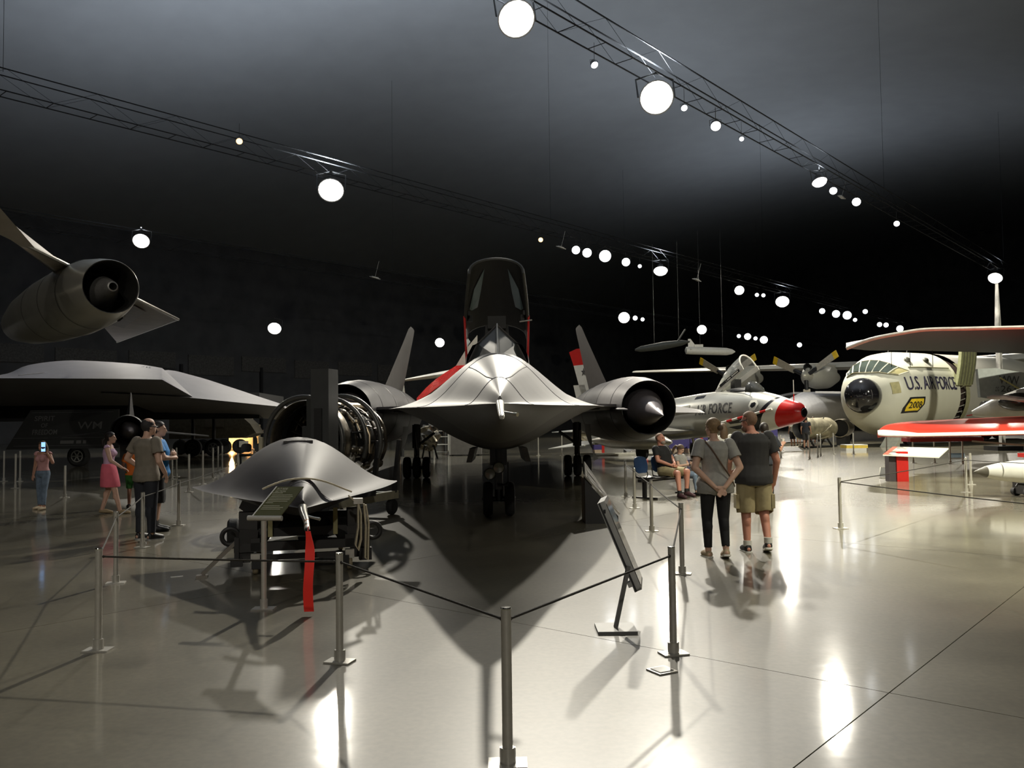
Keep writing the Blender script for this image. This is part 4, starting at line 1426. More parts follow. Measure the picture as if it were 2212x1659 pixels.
# dim olive missile truck under the wing
TP = onfloor(420, 985)
TR = thing('military_truck', 'dim olive military vehicle parked under the grey bomber', 'truck', (TP.x, TP.y + 2.5, 0), .1)
MOL = mat('truck_olive', (0.10, 0.085, 0.055), .7, var=.25)
MB().loft([[Vector((x, y, z)) for x, z in ((-2.3, .9), (2.0, .9), (2.55, 1.15), (2.2, 1.7), (1.6, 2.25), (-2.3, 2.3))] for y in (0, 2.4)], True, True, True).build('body', MOL, TR, smooth=False)
for x in (-1.7, -.5, .7, 1.6):
    MB().lathe([(-.15, .2), (-.17, .35), (-.1, .42), (.1, .42), (.17, .35), (.15, .2)], (x, .15, .42), (0, 1, 0), 20, True, True).build('wheel', M_RUBBER, TR)
MB().box((.2, -.03, 1.8), (1.0, .05, .5)).build('hatch', mat('truck_hatch', (.12, .10, .07), .7), TR, smooth=False)
MB().box((1.85, -.05, .55), (.5, .1, .35)).build('white_plate', M_WHITE, TR, smooth=False)

# ================================================================ lit tent diorama, mannequin and far bench
TZ = 57.0
a = at(488, 984, TZ)
TE = thing('tent_diorama', 'warmly lit canvas tent front with an awning far behind the detached nose', 'tent', (a.x, a.y, 0), 0)
M_CANVAS = mat('tent_canvas', (0.72, 0.52, 0.30), .8, var=.12, bump=.2, scale=3)
W0 = at(546, 930, TZ).x - a.x
HT = 2.05
MB().plate([(0.2, 0, 0), (W0, 0, 0), (W0, 0, HT), (0.2, 0, HT - .2)], (0, .08, 0)).build('canvas_wall', M_CANVAS, TE, smooth=False)
MB().plate([(.1, -.02, 1.72), (W0 - .1, -.02, 1.78), (W0 - .35, -.35, 1.45), (.35, -.35, 1.38)], (0, .03, .02)).build('awning', M_CANVAS, TE, smooth=False)
MB().plate([(W0 - 1.15, -.02, .78), (W0 - .35, -.02, .78), (W0 - .35, -.02, 1.4), (W0 - 1.15, -.02, 1.4)], (0, .03, 0)).build('window_opening', mat('tent_dark', (.10, .08, .06), .8), TE, smooth=False)
MB().tube([(.0, -.1, 1.9), (W0 - .3, -.1, 2.22), (W0, 0, 2.05)], .03, 6).build('ridge_pole', M_STEEL, TE)
MB().box((W0 / 2, -.6, .03), (W0 + .8, 1.2, .06)).build('platform', mat('warm_wood', (.42, .26, .12), .5), TE, smooth=False)
lp = Vector((W0 - 1.15, -.45, 1.08))
lt = MB().ell(lp, (.13, .13, .13), 14, 10).build('lantern', mat('lantern_glow', (1, .8, .5), .5, var=0, emit=(1, .62, .25), estr=40), TE)
MB().cyl(lp + Vector((0, 0, .12)), lp + Vector((0, 0, .5)), .012, n=6).build('lantern_hook', M_DARK, TE)
LL = bpy.data.lights.new('lantern_light', 'POINT')
LL.energy = 900
LL.color = (1, .62, .28)
LL.shadow_soft_size = .15
ll = bpy.data.objects.new('lantern_light', LL)
COL.objects.link(ll)
ll.parent = TE
ll.location = lp + Vector((0, -.3, 0))


def seat_bench(name, label, loc, rz, n, shell, gap=.56, with_legs=True, group=None):
    t = thing(name, label, 'bench', loc, rz, group)
    Wb = gap * n
    MB().box((0, 0, .38), (Wb + .1, .09, .06)).build('beam', M_BLACK, t, smooth=False)
    for s in (-1, 1):
        x = s * (Wb / 2 - .12)
        MB().box((x, 0, .20), (.07, .07, .36)).box((x, .0, .015), (.08, .62, .03)).build('leg', M_BLACK, t, smooth=False)
    for k in range(n):
        x = -Wb / 2 + gap * (k + .5)
        rg = []
        for y, z in ((.26, .44), (.10, .415), (-.12, .42), (-.20, .445)):
            rg.append([Vector((x + q * .22, y, z + .025 * abs(q) ** 2)) for q in (-1, -.5, 0, .5, 1)] + [Vector((x + q * .22, y, z - .03 + .02 * abs(q))) for q in (1, .5, 0, -.5, -1)])
        MB().loft(rg, True, True, True).build('seat', M_BLACK, t)
        rg = []
        for z, hw, y in ((.52, .12, -.215), (.56, .19, -.225), (.66, .22, -.24), (.78, .215, -.26), (.85, .17, -.27), (.875, .08, -.275)):
            rg.append([Vector((x + q * hw, y + .03 * q * q, z)) for q in (-1, -.5, 0, .5, 1)] + [Vector((x + q * hw, y - .022 + .03 * q * q, z)) for q in (1, .5, 0, -.5, -1)])
        MB().loft(rg, True, True, True).build('backrest', shell, t)
        for s in (-1, 1):
            MB().tube([(x + s * .20, .0, .40), (x + s * .21, -.20, .45), (x + s * .20, -.24, .62)], .012, 6).build('back_support', M_BLACK, t)
    return t


b = onfloor(543, 1004)
seat_bench('visitor_bench', 'small far black bench beside the lit tent', (b.x, b.y, 0), PI, 2, mat('seat_black', (.02, .02, .02), .5))
# ================================================================ display jet with starred tail ("AIR FORCE")
M_SILVER = mat('polished_silver', (0.50, 0.50, 0.46), 0.30, 0.55, var=.08, scale=1.2)
M_SILV2 = mat('dull_silver', (0.42, 0.41, 0.37), 0.42, 0.6, var=.12, scale=2)
M_GLOSSW = mat('gloss_white', (0.80, 0.79, 0.73), 0.25, var=.04)
M_GLOSSR = mat('gloss_red', (0.62, 0.018, 0.015), 0.25, var=.05)
M_GLOSSB = mat('gloss_black', (0.015, 0.016, 0.02), 0.25)
M_LETTER = mat('letter_black', (0.03, 0.03, 0.035), 0.5, var=0)


def axis_thing(name, label, cat, nose, tail):
    a = Vector((tail.x - nose.x, tail.y - nose.y, 0))
    t = thing(name, label, cat, (nose.x, nose.y, 0), math.atan2(-a.x, a.y))
    return t, a.length


FN, FT = at(1738, 890, 30.0), at(1272, 935, 40.5)
FJ, FL_ = axis_thing('display_jet', 'silver display fighter with red nose, raised canopy and starred red and white tail', 'aircraft', FN, FT)
F_TAB = [(0, .13, .14, 1.84), (.05, .22, .23, 1.84), (.2, .34, .35, 1.84), (.7, .46, .48, 1.86), (1.3, .60, .64, 1.88), (2.2, .74, .82, 1.90), (3.5, .80, .88, 1.88), (4.8, .80, .88, 1.80), (6.5, .80, .86, 1.66), (8.5, .74, .78, 1.46), (10.3, .64, .66, 1.27), (11.3, .56, .57, 1.15), (FL_, .53, .53, 1.07)]


def fj_ring(y, shear=0.0, n=32, tab=F_TAB, grow=0.0):
    pts = []
    for k in range(n):
        t = 2 * PI * k / n
        yy = y - shear * math.sin(t)
        rx, rz, cz = lerp_table(tab, max(0, yy))
        pts.append(Vector(((rx + grow) * math.cos(t), yy, cz + (rz + grow) * math.sin(t))))
    return pts


def fj_seg(name, y0, y1, s0, s1, m, parent, n=10, cap1=False):
    rg = []
    for k in range(n + 1):
        q = k / n
        rg.append(fj_ring(y0 + (y1 - y0) * q, s0 + (s1 - s0) * q))
    return MB().loft(rg, True, False, cap1).build(name, m, parent)


fj_seg('nose_tip', .02, .85, 0, .18, M_GLOSSR, FJ)
fj_seg('white_band', .85, 1.30, .18, .40, M_GLOSSW, FJ)
fj_seg('black_band', 1.30, 1.5, .40, .5, M_GLOSSB, FJ)
fj_seg('fuselage', 1.5, 10.9, .5, 0, M_SILVER, FJ, 40)
fj_seg('tail_pipe', 10.9, FL_ - .02, 0, 0, M_SILV2, FJ)
MB().lathe([(.02, .15), (-.01, .14), (.1, .12), (.6, .11)], (0, 0, 1.84), (0, 1, 0), 28, False, True).build('intake', M_INLET, FJ)
MB().lathe([(FL_ - .6, .545), (FL_ - .58, .56), (FL_, .545), (FL_ + .02, .52), (FL_ - .5, .48), (FL_ - 1.2, .42)], (0, 0, 1.07), (0, 1, 0), 36, False, True).build('exhaust_nozzle', mat('nozzle_metal', (.55, .5, .38), .22, .95, var=.1), FJ)
MB().lathe([(FL_ - .02, .50), (FL_ - .3, .44)], (0, 0, 1.07), (0, 1, 0), 30, False, True).build('exhaust_inside', M_INLET, FJ)


def fside(y0, z_off, dirn=-1, side=-1, tab=F_TAB, grow=.012):
    """letters wrapped on the side of a body: x runs along the axis, y up"""
    def fn(x, y):
        yy = y0 + dirn * x
        rx, rz, cz = lerp_table(tab, yy)
        q = max(-.98, min(.98, (z_off + y) / rz))
        return Vector((side * (rx + grow) * math.sqrt(1 - q * q), yy, cz + z_off + y))
    return fn


lettering('AIR FORCE', fside(4.55, -.02), M_LETTER, FJ, .40, 1.85)


def patch(poly, m, name, parent, tab=F_TAB, grow=.010, side=-1):
    """marking laid on the side of a body, cut fine enough to follow its curve"""
    bm = bmesh.new()
    bm.faces.new([bm.verts.new((y, zo, 0)) for y, zo in poly])
    bmesh.ops.triangulate(bm, faces=bm.faces[:])
    bmesh.ops.subdivide_edges(bm, edges=bm.edges[:], cuts=4, use_grid_fill=True)
    bm.verts.index_update()
    pts = []
    for v in bm.verts:
        y, zo = v.co.x, v.co.y
        rx, rz, cz = lerp_table(tab, y)
        q = max(-.98, min(.98, zo / rz))
        pts.append(Vector((side * (rx + grow) * math.sqrt(1 - q * q), y, cz + zo)))
    fs = [tuple(v.index for v in f.verts) for f in bm.faces]
    bm.free()
    return MB().add(pts, fs).build(name, m, parent)


# dark scallops and a white strake on the lower nose
patch([(1.1, .12), (1.6, .02), (2.4, -.20), (3.0, -.34), (2.85, -.44), (2.1, -.38), (1.5, -.20)], M_GLOSSB, 'scallop', FJ)
patch([(1.8, -.42), (2.3, -.48), (3.0, -.56), (2.7, -.64), (2.1, -.60), (1.8, -.52)], M_GLOSSB, 'scallop', FJ)
patch([(1.55, .30), (1.68, .44), (1.90, .42), (1.95, .22), (1.85, .02), (1.66, .06)], M_GLOSSW, 'emblem_field', FJ)
patch([(1.64, .30), (1.72, .36), (1.84, .32), (1.87, .20), (1.78, .14), (1.68, .20)], M_GLOSSB, 'emblem', FJ, grow=.016)
for k in range(9):                                   # striped probe along the lower nose
    a = Vector((-.86, 3.1, 1.50)).lerp(Vector((-.58, .95, 1.98)), k / 9)
    b = Vector((-.86, 3.1, 1.50)).lerp(Vector((-.58, .95, 1.98)), (k + 1) / 9)
    MB().cyl(a, b, .045, n=10).build('probe_stripe', M_GLOSSW if k % 2 == 0 else M_GLOSSR, FJ)
MB().cyl((0, .45, 2.25), (0, .45, 3.0), .014, n=6).build('nose_mast', M_GLOSSW, FJ)
MB().cyl((0, .45, 2.25), (0, .45, 2.5), .018, n=6).build('mast_stripe', M_GLOSSR, FJ)
# cockpit: opening, windshield, raised canopy
MB().ell((0, 2.9, 2.68), (.36, .75, .16), 20, 8).build('cockpit_well', M_BLACK, FJ)
MB().box((0, 3.15, 2.9), (.36, .2, .5)).build('ejection_seat', M_BLACK, FJ, smooth=False)
rg = []
for y, w, h in ((1.75, .05, .02), (1.95, .26, .24), (2.15, .33, .40), (2.4, .35, .46)):
    rg.append([Vector((w * math.cos(t), y, 2.60 + h * math.sin(t))) for t in [PI * k / 12 for k in range(13)]])
MB().loft(rg, closed=False).build('windshield', mat('smoked_glass', (.05, .05, .045), .05, spec=.7), FJ)
M_FRAME = M_GLOSSW
piv = Vector((0, 4.0, 2.72))
th = math.radians(30)
al, nu = Vector((0, -math.cos(th), math.sin(th))), Vector((0, math.sin(th), math.cos(th)))


def can(s, t):
    """s along from the hinge, t 0..pi across"""
    w = .20 + .20 * math.sin(min(1, s / 1.0) * PI / 2)
    h = .10 + .42 * math.sin(min(1, s / 1.5) * PI / 2)
    return piv + al * s + nu * (h * math.sin(t)) + Vector((w * math.cos(t), 0, 0))


ss = [0, .25, .5, .75, 1.0, 1.3, 1.55, 1.75]
MB().loft([[can(s, PI * k / 14) for k in range(15)] for s in ss[2:]], closed=False).build('canopy_glass', M_CLEAR, FJ)
MB().loft([[can(s, PI * k / 14) for k in range(15)] for s in ss[:3]], closed=False).build('canopy_rear', M_GLOSSW, FJ)
MB().tube([can(1.75, PI * k / 14) for k in range(15)], .03, 6).build('canopy_arch', M_FRAME, FJ)
for t in (0, PI):
    sgn = 1 if t == 0 else -1
    MB().plate([can(0, t) - nu * .16, can(1.8, t) - nu * .16, can(1.8, t) + nu * .03, can(0, t) + nu * .03], Vector((sgn * .03, 0, 0))).build('canopy_sill', M_FRAME, FJ, smooth=False)
a = can(1.62, PI) - nu * .13 + Vector((-.04, 0, 0))
MB().plate([a, a - al * 1.15, a - al * 1.15 + nu * .11, a + nu * .11], (-.004, 0, 0)).build('name_strip', M_GLOSSB, FJ, smooth=False)
for q0_, q1_ in ((.66, .86), (.92, 1.12), (1.18, 1.55)):
    c_ = Vector((-.049, 0, 0)) - nu * .10
    MB().plate([can(q0_, PI) + c_, can(q1_, PI) + c_, can(q1_, PI) + c_ + nu * .045, can(q0_, PI) + c_ + nu * .045], (-.002, 0, 0)).build('text_line', M_GLOSSW, FJ, smooth=False)
patch([(4.3, .76), (4.8, .74), (4.8, .62), (4.3, .64)], M_GLOSSB, 'access_panel', FJ)
patch([(4.9, .42), (5.5, .40), (5.5, .30), (4.9, .32)], mat('panel_grey', (.35, .35, .30), .5), 'access_panel', FJ)
# tail fin with red cap and stars
fx = .07


def fin_poly(pts, m, name):
    return MB().plate([(-fx, y, z) for y, z in pts], (2 * fx, 0, 0)).build(name, m, FJ, smooth=False)


fin_poly([(9.8, 1.8), (12.3, 1.5), (13.45, 4.3), (12.3, 4.3)], M_GLOSSW, 'tail_fin')
fin_poly([(12.3, 4.3), (13.45, 4.3), (13.8, 4.98), (13.2, 5.1), (12.65, 5.08)], M_GLOSSR, 'fin_cap')
fin_poly([(12.3, 2.65), (13.25, 2.65), (13.5, 3.35), (12.6, 3.35)], M_GLOSSW, 'rudder')


def star(c, r, ux_, uy_, off, parent, m=M_LETTER):
    c, ux_, uy_ = Vector(c), Vector(ux_), Vector(uy_)
    vs = [c]
    for k in range(10):
        t = PI / 2 + k * PI / 5
        rr = r if k % 2 == 0 else r * .4
        vs.append(c + ux_ * (rr * math.cos(t)) + uy_ * (rr * math.sin(t)))
    fs = [(0, 1 + k, 1 + (k + 1) % 10) for k in range(10)]
    return MB().add([v + Vector(off) for v in vs], fs).build('star', m, parent, smooth=False)


star((0, 12.65, 3.95), .22, (0, -1, 0), (0, 0, 1), (-fx - .01, 0, 0), FJ)
star((0, 11.9, 2.55), .22, (0, -1, 0), (0, 0, 1), (-fx - .01, 0, 0), FJ)
star((0, 10.9, 2.2), .18, (0, -1, 0), (0, 0, 1), (-fx - .01, 0, 0), FJ)
# tailplanes: the near one hangs down with stars and a red tip
FJI = FJ.matrix_basis.inverted()


def fjl(px, py, d):
    return FJI @ at(px, py, d)


a1_, a2_, a3_, a4_ = fjl(1328, 957, 37.4), fjl(1357, 976, 36.4), fjl(1374, 970, 36.2), fjl(1374, 938, 37.2)
b3_, b4_ = fjl(1390, 962, 36.0), fjl(1398, 940, 36.8)
MB().plate([a1_, a2_, a3_, a4_], (.0, .05, 0)).build('tailplane', M_GLOSSW, FJ, smooth=False)
MB().plate([a3_, b3_, b4_, a4_], (.0, .05, 0)).build('tailplane_tip', M_GLOSSR, FJ, smooth=False)
for px, py in ((1340, 956), (1349, 949), (1347, 962), (1356, 957), (1358, 967), (1363, 949), (1365, 960), (1368, 943), (1352, 970), (1360, 943)):
    star(fjl(px, py, 35.9 + .0), .045, (-.8, -.5, 0), (0, 0, 1), (0, 0, 0), FJ)
MB().plate([fjl(1184, 969, 40.5), fjl(1262, 952, 40.0), fjl(1300, 953, 39.5), fjl(1262, 962, 39.0)], (0, 0, -.04)).build('tailplane', M_GLOSSW, FJ, smooth=False)
MB().plate([fjl(1192, 933, 42.5), fjl(1262, 926, 41.5), fjl(1266, 931, 41.2)], (0, 0, -.04)).build('tailplane', M_GLOSSW, FJ, smooth=False)
for s in (-1, 1):
    # swept wing, low
    rg = []
    for x, y0, y1, th_ in ((.5, 4.7, 8.2, .16), (2.5, 6.4, 8.4, .10), (4.6, 8.2, 9.3, .05)):
        x = x if s < 0 else x
        rg.append([Vector((s * x, y0, 1.20)), Vector((s * x, y0 + (y1 - y0) * .4, 1.20 + th_)), Vector((s * x, y1, 1.16)), Vector((s * x, y0 + (y1 - y0) * .4, 1.20 - th_))])
    if s < 0:
        rg = rg[:2]
    MB().loft(rg, True, True, True).build('wing', M_SILV2, FJ, angle=60)
    MB().cyl((s * 1.5, 6.9, .35), (s * 1.2, 6.9, 1.15), .06, n=10).build('gear_strut', M_STEEL, FJ)
    MB().lathe([(-.1, .14), (-.11, .25), (-.06, .34), (.06, .34), (.11, .25), (.1, .14)], (s * 1.5, 6.9, .34), (1, 0, 0), 22, True, True).build('wheel', M_RUBBER, FJ)
MB().lathe([(4.6, .05), (5.0, .22), (6.2, .32), (8.2, .30), (9.5, .08)], (-2.0, 0, .78), (0, 1, 0), 20, True, True).build('drop_tank', M_SILV2, FJ)
MB().box((-2.0, 6.9, 1.08), (.08, 1.2, .26)).build('tank_pylon', M_SILV2, FJ, smooth=False)
MB().cyl((0, 2.6, .28), (0, 2.9, 1.2), .05, n=10).build('gear_strut', M_STEEL, FJ)
MB().lathe([(-.06, .1), (-.07, .2), (-.04, .26), (.04, .26), (.07, .2), (.06, .1)], (0, 2.6, .26), (1, 0, 0), 20, True, True).build('wheel', M_RUBBER, FJ)
patch([(5.0, -.70), (6.4, -.72), (6.4, -.45), (5.0, -.42)], mat('panel_pale', (.55, .54, .45), .5), 'access_panel', FJ)

# ================================================================ white four-engine transport
M_TRANS = mat('transport_white', (0.66, 0.655, 0.55), 0.38, var=.06, scale=.6)
M_TRANSG = mat('transport_grey', (0.44, 0.43, 0.385), 0.45, .1, var=.1, scale=.5)
AFT0 = Vector((.70, .714, 0))
AFT = Vector((.84, .543, 0)).normalized()
c0 = at(1907, 850, 49.0)
TNOSE = Vector((c0.x, c0.y, 0)) - AFT * 1.9
TA = thing('transport_aircraft', 'big white propeller transport marked U.S. AIR FORCE with black nose bulb', 'aircraft', TNOSE, math.atan2(-AFT.x, AFT.y))
tz = 2.92
OLD = Matrix.Translation(Vector((at(1900, 849, 49.0).x, 49.0, 0)) - AFT0 * 1.9) @ Matrix.Rotation(math.atan2(-AFT0.x, AFT0.y), 4, 'Z')
W2L = TA.matrix_basis.inverted() @ OLD
WING_PARTS = []
T_TAB = [(0, .2, .25, 2.6), (.12, .90, .95, 2.68), (.4, 1.55, 1.6, 2.78), (.8, 1.98, 2.02, 2.85), (1.4, 2.25, 2.3, 2.9), (2.4, 2.42, 2.43, 2.92), (4, 2.45, 2.45, 2.92), (22, 2.45, 2.45, 2.95), (30, 1.4, 1.6, 3.6), (36, .3, .4, 4.4)]
DO0, DO1 = 5.6, 6.5                                # open cargo door
rg = [fj_ring(y, 0, 44, T_TAB) for y in (.0, .08, .15, .3, .5, .8, 1.1, 1.4, 1.7, 2, 2.6, 3.2, 4, 5, DO0)]
MB().loft(rg, True, True, False).build('front_fuselage', M_TRANS, TA, angle=60)
rg = [fj_ring(y, 0, 44, T_TAB) for y in (DO1, 8, 10, 14, 18, 22, 26, 30, 33, 36)]
MB().loft(rg, True, False, True).build('rear_fuselage', M_TRANSG, TA, angle=60)
MB().loft([[p for p in fj_ring(y, 0, 44, T_TAB, -.25)] for y in (DO0 - .3, DO1 + .3)], True, True, True).build('door_bay', mat('bay_dark', (.035, .02, .016), .8), TA)
for k in range(9):
    t = -1.0 + k * .16
    MB().tube([Vector((2.28 * math.cos(t), DO0 + .1, tz + 2.28 * math.sin(t))), Vector((2.32 * math.cos(t + .07), DO0 + .7, tz + 2.32 * math.sin(t + .07))), Vector((2.28 * math.cos(t), DO1 - .1, tz + 2.28 * math.sin(t)))], .03, 5).build('bay_strap', M_STEEL, TA)
MB().loft([[Vector((2.47 * math.cos(t), DO1 + q, tz + 2.47 * math.sin(t))) for t in [-1.2 + 2.0 * k / 16 for k in range(17)]] for q in (-.35, .05)], closed=False).build('door_seal', mat('seal_olive', (.30, .29, .17), .7), TA)
# the raised door: a curved ribbed panel standing up from its hinge
M_ZINC = mat('zinc_chromate', (0.27, 0.28, 0.15), .6, var=.2)
dr = []
for k in range(13):
    t = -.05 + 1.0 * k / 12
    c = Vector((2.55 + .30 * math.sin(t * 1.5), 0, tz + .55 + 2.1 * t))
    dr.append([Vector((c.x, DO0 - .45, c.z)), Vector((c.x, DO1 + .1, c.z)), Vector((c.x - .18, DO1 + .1, c.z)), Vector((c.x - .18, DO0 - .45, c.z))])
MB().loft(dr, True, True, True).build('cargo_door', M_ZINC, TA)
for q in (.25, .55, .85, 1.15, 1.45):
    MB().tube([Vector((2.57 + .30 * math.sin(t * 1.5), DO0 - .45 + q, tz + .55 + 2.1 * t)) for t in [-.02 + .96 * k / 12 for k in range(13)]], .045, 6).build('door_rib', mat('zinc_dark', (.10, .10, .05), .6), TA)
# nose bulb
MB().ell((0.15, -.15, 2.82), (1.02, .95, 1.0), 28, 18).build('nose_radome', mat('radome_gloss', (.01, .01, .012), .08, coat=.5), TA)


def tfn(x0, zo, grow=.02, side=1):
    return fside(x0, zo, 1, side, T_TAB, grow)


M_LETB = mat('letter_navy', (.035, .03, .07), .5, var=.3, scale=20)
lettering('U.S. AIR FORCE', tfn(1.0, .22, .045), M_LETB, TA, .74, 4.2)
# number plate
patch([(.85, -1.05), (1.85, -1.05), (2.2, -.62), (2.2, -.20), (1.15, -.20), (.85, -.75)], M_GLOSSB, 'number_border', TA, T_TAB, .02, 1)
patch([(1.0, -.95), (1.80, -.95), (2.08, -.60), (2.08, -.30), (1.22, -.30), (1.0, -.72)], mat('number_yellow', (.85, .60, .03), .4), 'number_field', TA, T_TAB, .035, 1)
lettering('2008', tfn(1.12, -.80, .06), M_GLOSSB, TA, .36, .85)
MB().tube([tfn(1.6 + k * .28, 1.45, .012)(0, 0) for k in range(14)], .03, 5).build('roof_line', mat('line_olive', (.16, .15, .08), .6), TA)
for x0, zo in ((2.0, 1.85), (3.6, 1.85)):
    p = tfn(x0, zo, .02)(0, 0)
    MB().ell(p, (.16, .22, .20), 14, 8).build('porthole', mat('port_dark', (.12, .12, .10), .3), TA)
# cockpit glazing round the nose


def tpt(y, ang_, grow=.03):
    rx, rz, cz = lerp_table(T_TAB, y)
    return Vector(((rx + grow) * math.cos(ang_), y, cz + (rz + grow) * math.sin(ang_)))


M_GLZ = mat('cockpit_glazing', (.05, .065, .055), .08, var=.2, scale=2, spec=.7)
M_GLZ2 = mat('cockpit_blind', (.42, .38, .18), .6)
cols = [2.45, 2.15, 1.85, 1.55, 1.27, 1.0, .76, .55]
ysl = [.55, .40, .32, .29, .31, .38, .52, .80]
ysh = [1.0, .85, .78, .75, .78, .86, 1.05, 1.45]
for k in range(7):
    rg = []
    for i in range(6):
        u_ = .05 + .9 * i / 5
        ca_, lo_, hi_ = cols[k] + (cols[k + 1] - cols[k]) * u_, ysl[k] + (ysl[k + 1] - ysl[k]) * u_, ysh[k] + (ysh[k + 1] - ysh[k]) * u_
        rg.append([tpt(lo_ + (hi_ - lo_) * (.05 + .9 * j / 5), ca_, .035) for j in range(6)])
    MB().loft(rg, closed=False).build('cockpit_pane', M_GLZ2 if k == 6 else M_GLZ, TA)
for k in range(8):
    MB().tube([tpt(ysl[k], cols[k]), tpt((ysl[k] + ysh[k]) / 2, cols[k]), tpt(ysh[k], cols[k])], .035, 6).build('pane_frame', M_TRANS, TA)
for ys_ in (ysl, ysh):
    MB().tube([tpt(a_, b_) for a_, b_ in zip(ys_, cols)], .035, 6).build('pane_frame', MATS['line_olive'], TA)
patch([(.42, .10), (.72, .10), (.72, .72), (.42, .72)], M_GLZ2, 'lower_window', TA, T_TAB, .02, 1)
MB().add([tpt(.95, PI - .30), tpt(1.5, PI - .30), tpt(1.5, PI - .05), tpt(.95, PI - .05)], [(0, 1, 2, 3)]).build('lower_window', M_GLZ2, TA, smooth=False)
for y in (2.2, 4.0):
    MB().tube([(0.2, y, tz + 2.4), (.25, y + .2, tz + 3.0)], .02, 5).build('antenna', M_DARK, TA)
# nose wheels
for s in (-.32, .32):
    wo = MB().lathe([(-.15, .25), (-.17, .42), (-.1, .56), (.1, .56), (.17, .42), (.15, .25)], (s * 1.3, 3.6, .56), (1, 0, 0), 26, True, True).build('wheel', M_RUBBER, TA)
    MB().lathe([(-.18, .22), (.18, .22)], (s * 1.3, 3.6, .56), (1, 0, 0), 16, True, True).build('hub', M_STEEL, wo)
MB().cyl((0, 3.6, .55), (0, 3.6, 1.2), .12, n=12).build('gear_strut', M_STEEL, TA)
for x in (2.3, -2.3):
    for y in (17, 18.4):
        MB().lathe([(-.2, .3), (-.22, .5), (-.12, .62), (.12, .62), (.22, .5), (.2, .3)], (x, y, .62), (1, 0, 0), 22, True, True).build('wheel', M_RUBBER, TA)
    MB().loft([[Vector((x + .5 * math.cos(t), y, 1.15 + .55 * math.sin(t))) for t in [2 * PI * k / 16 for k in range(16)]] for y in (15, 20.5)], True, True, True).build('gear_fairing', M_TRANSG, TA)
# boarding steps folded from the belly
st = MB()
for k in range(4):
    st.plate([(1.0 - .0, 1.0 - k * .28, .95 - k * .26), (1.0, 1.28 - k * .28, .95 - k * .26), (1.0, 1.28 - k * .28, .69 - k * .26), (1.0, .72 - k * .28, .69 - k * .26)], (.9, 0, 0))
st.build('boarding_steps', mat('steps_grey', (.5, .5, .42), .5), TA, smooth=False)
# high wing with two turboprops on the far side, one near
def twing(sgn, span, y0, y1, z0, z1, name):
    rg = []
    for k in range(9):
        q = k / 8
        x = sgn * (span * q)
        ch = 5.6 * (1 - .66 * q)
        ye = 15.8 + 1.4 * q
        zz = z0 + (z1 - z0) * q
        t_ = .50 * (1 - .75 * q)
        rg.append([Vector((x, ye - ch * .35, zz - .05)), Vector((x, ye - ch * .28, zz + t_ * .55)), Vector((x, ye - ch * .05, zz + t_)), Vector((x, ye + ch * .65, zz)), Vector((x, ye - ch * .05, zz - t_ * .55)), Vector((x, ye - ch * .28, zz - t_ * .45))])
    o_ = MB().loft(rg, True, True, True).build(name, M_TRANSG, TA, angle=50)
    o_.matrix_basis = W2L
    return o_


twing(-1, 28.2, 0, 0, 5.15, 6.05, 'wing')
twing(1, 24.0, 0, 0, 5.15, 5.9, 'wing')
M_PROP = mat('prop_grey', (.52, .47, .38), .45, .3)
M_PTIP = mat('prop_yellow', (.80, .52, .02), .4)


def turboprop(xc, zc, rot):
    before = set(TA.children)
    e = MB().lathe([(0, .42), (.1, .52), (.6, .80), (1.6, .92), (3.0, .85), (4.6, .4)], (xc, 11.0, zc), (0, 1, 0), 26, True, True).build('engine_nacelle', M_TRANSG, TA)
    MB().box((xc, 13.4, zc + .5), (.9, 3.2, .8)).build('engine_fairing', M_TRANSG, TA)
    MB().lathe([(-.75, .03), (-.6, .22), (-.2, .40), (.02, .44)], (xc, 11.0, zc), (0, 1, 0), 22, True, True).build('spinner', mat('spinner_grey', (.5, .48, .40), .35, .3), TA)
    MB().lathe([(0, .30), (.02, .26), (.3, .24)], (xc, 10.98, zc + .62), (0, 1, 0), 18, False, True).build('air_scoop', M_INLET, TA)
    for k in range(3):
        a_ = rot + k * 2 * PI / 3
        dv = Vector((math.cos(a_), 0, math.sin(a_)))
        sv = Vector((-math.sin(a_), .45, math.cos(a_))).normalized()
        o = Vector((xc, 10.75, zc))

        def blade(r0, r1, w0, w1):
            off = dv.cross(sv).normalized() * .05
            return MB().plate([o + dv * r0 - sv * w0, o + dv * r1 - sv * w1, o + dv * r1 + sv * w1, o + dv * r0 + sv * w0], off)
        pb = MB().cyl(o + dv * .2, o + dv * 1.0, .16, .13, 10).build('blade_root', M_DARK, TA)
        blade(.95, 2.42, .24, .30).build('blade', M_PROP, pb, smooth=False)
        blade(2.42, 2.78, .30, .30).build('blade_tip', M_PTIP, pb, smooth=False)

    for o_ in set(TA.children) - before:
        o_.matrix_basis = W2L


turboprop(-8.6, 4.62, math.radians(152))
turboprop(-14.9, 4.85, math.radians(150))

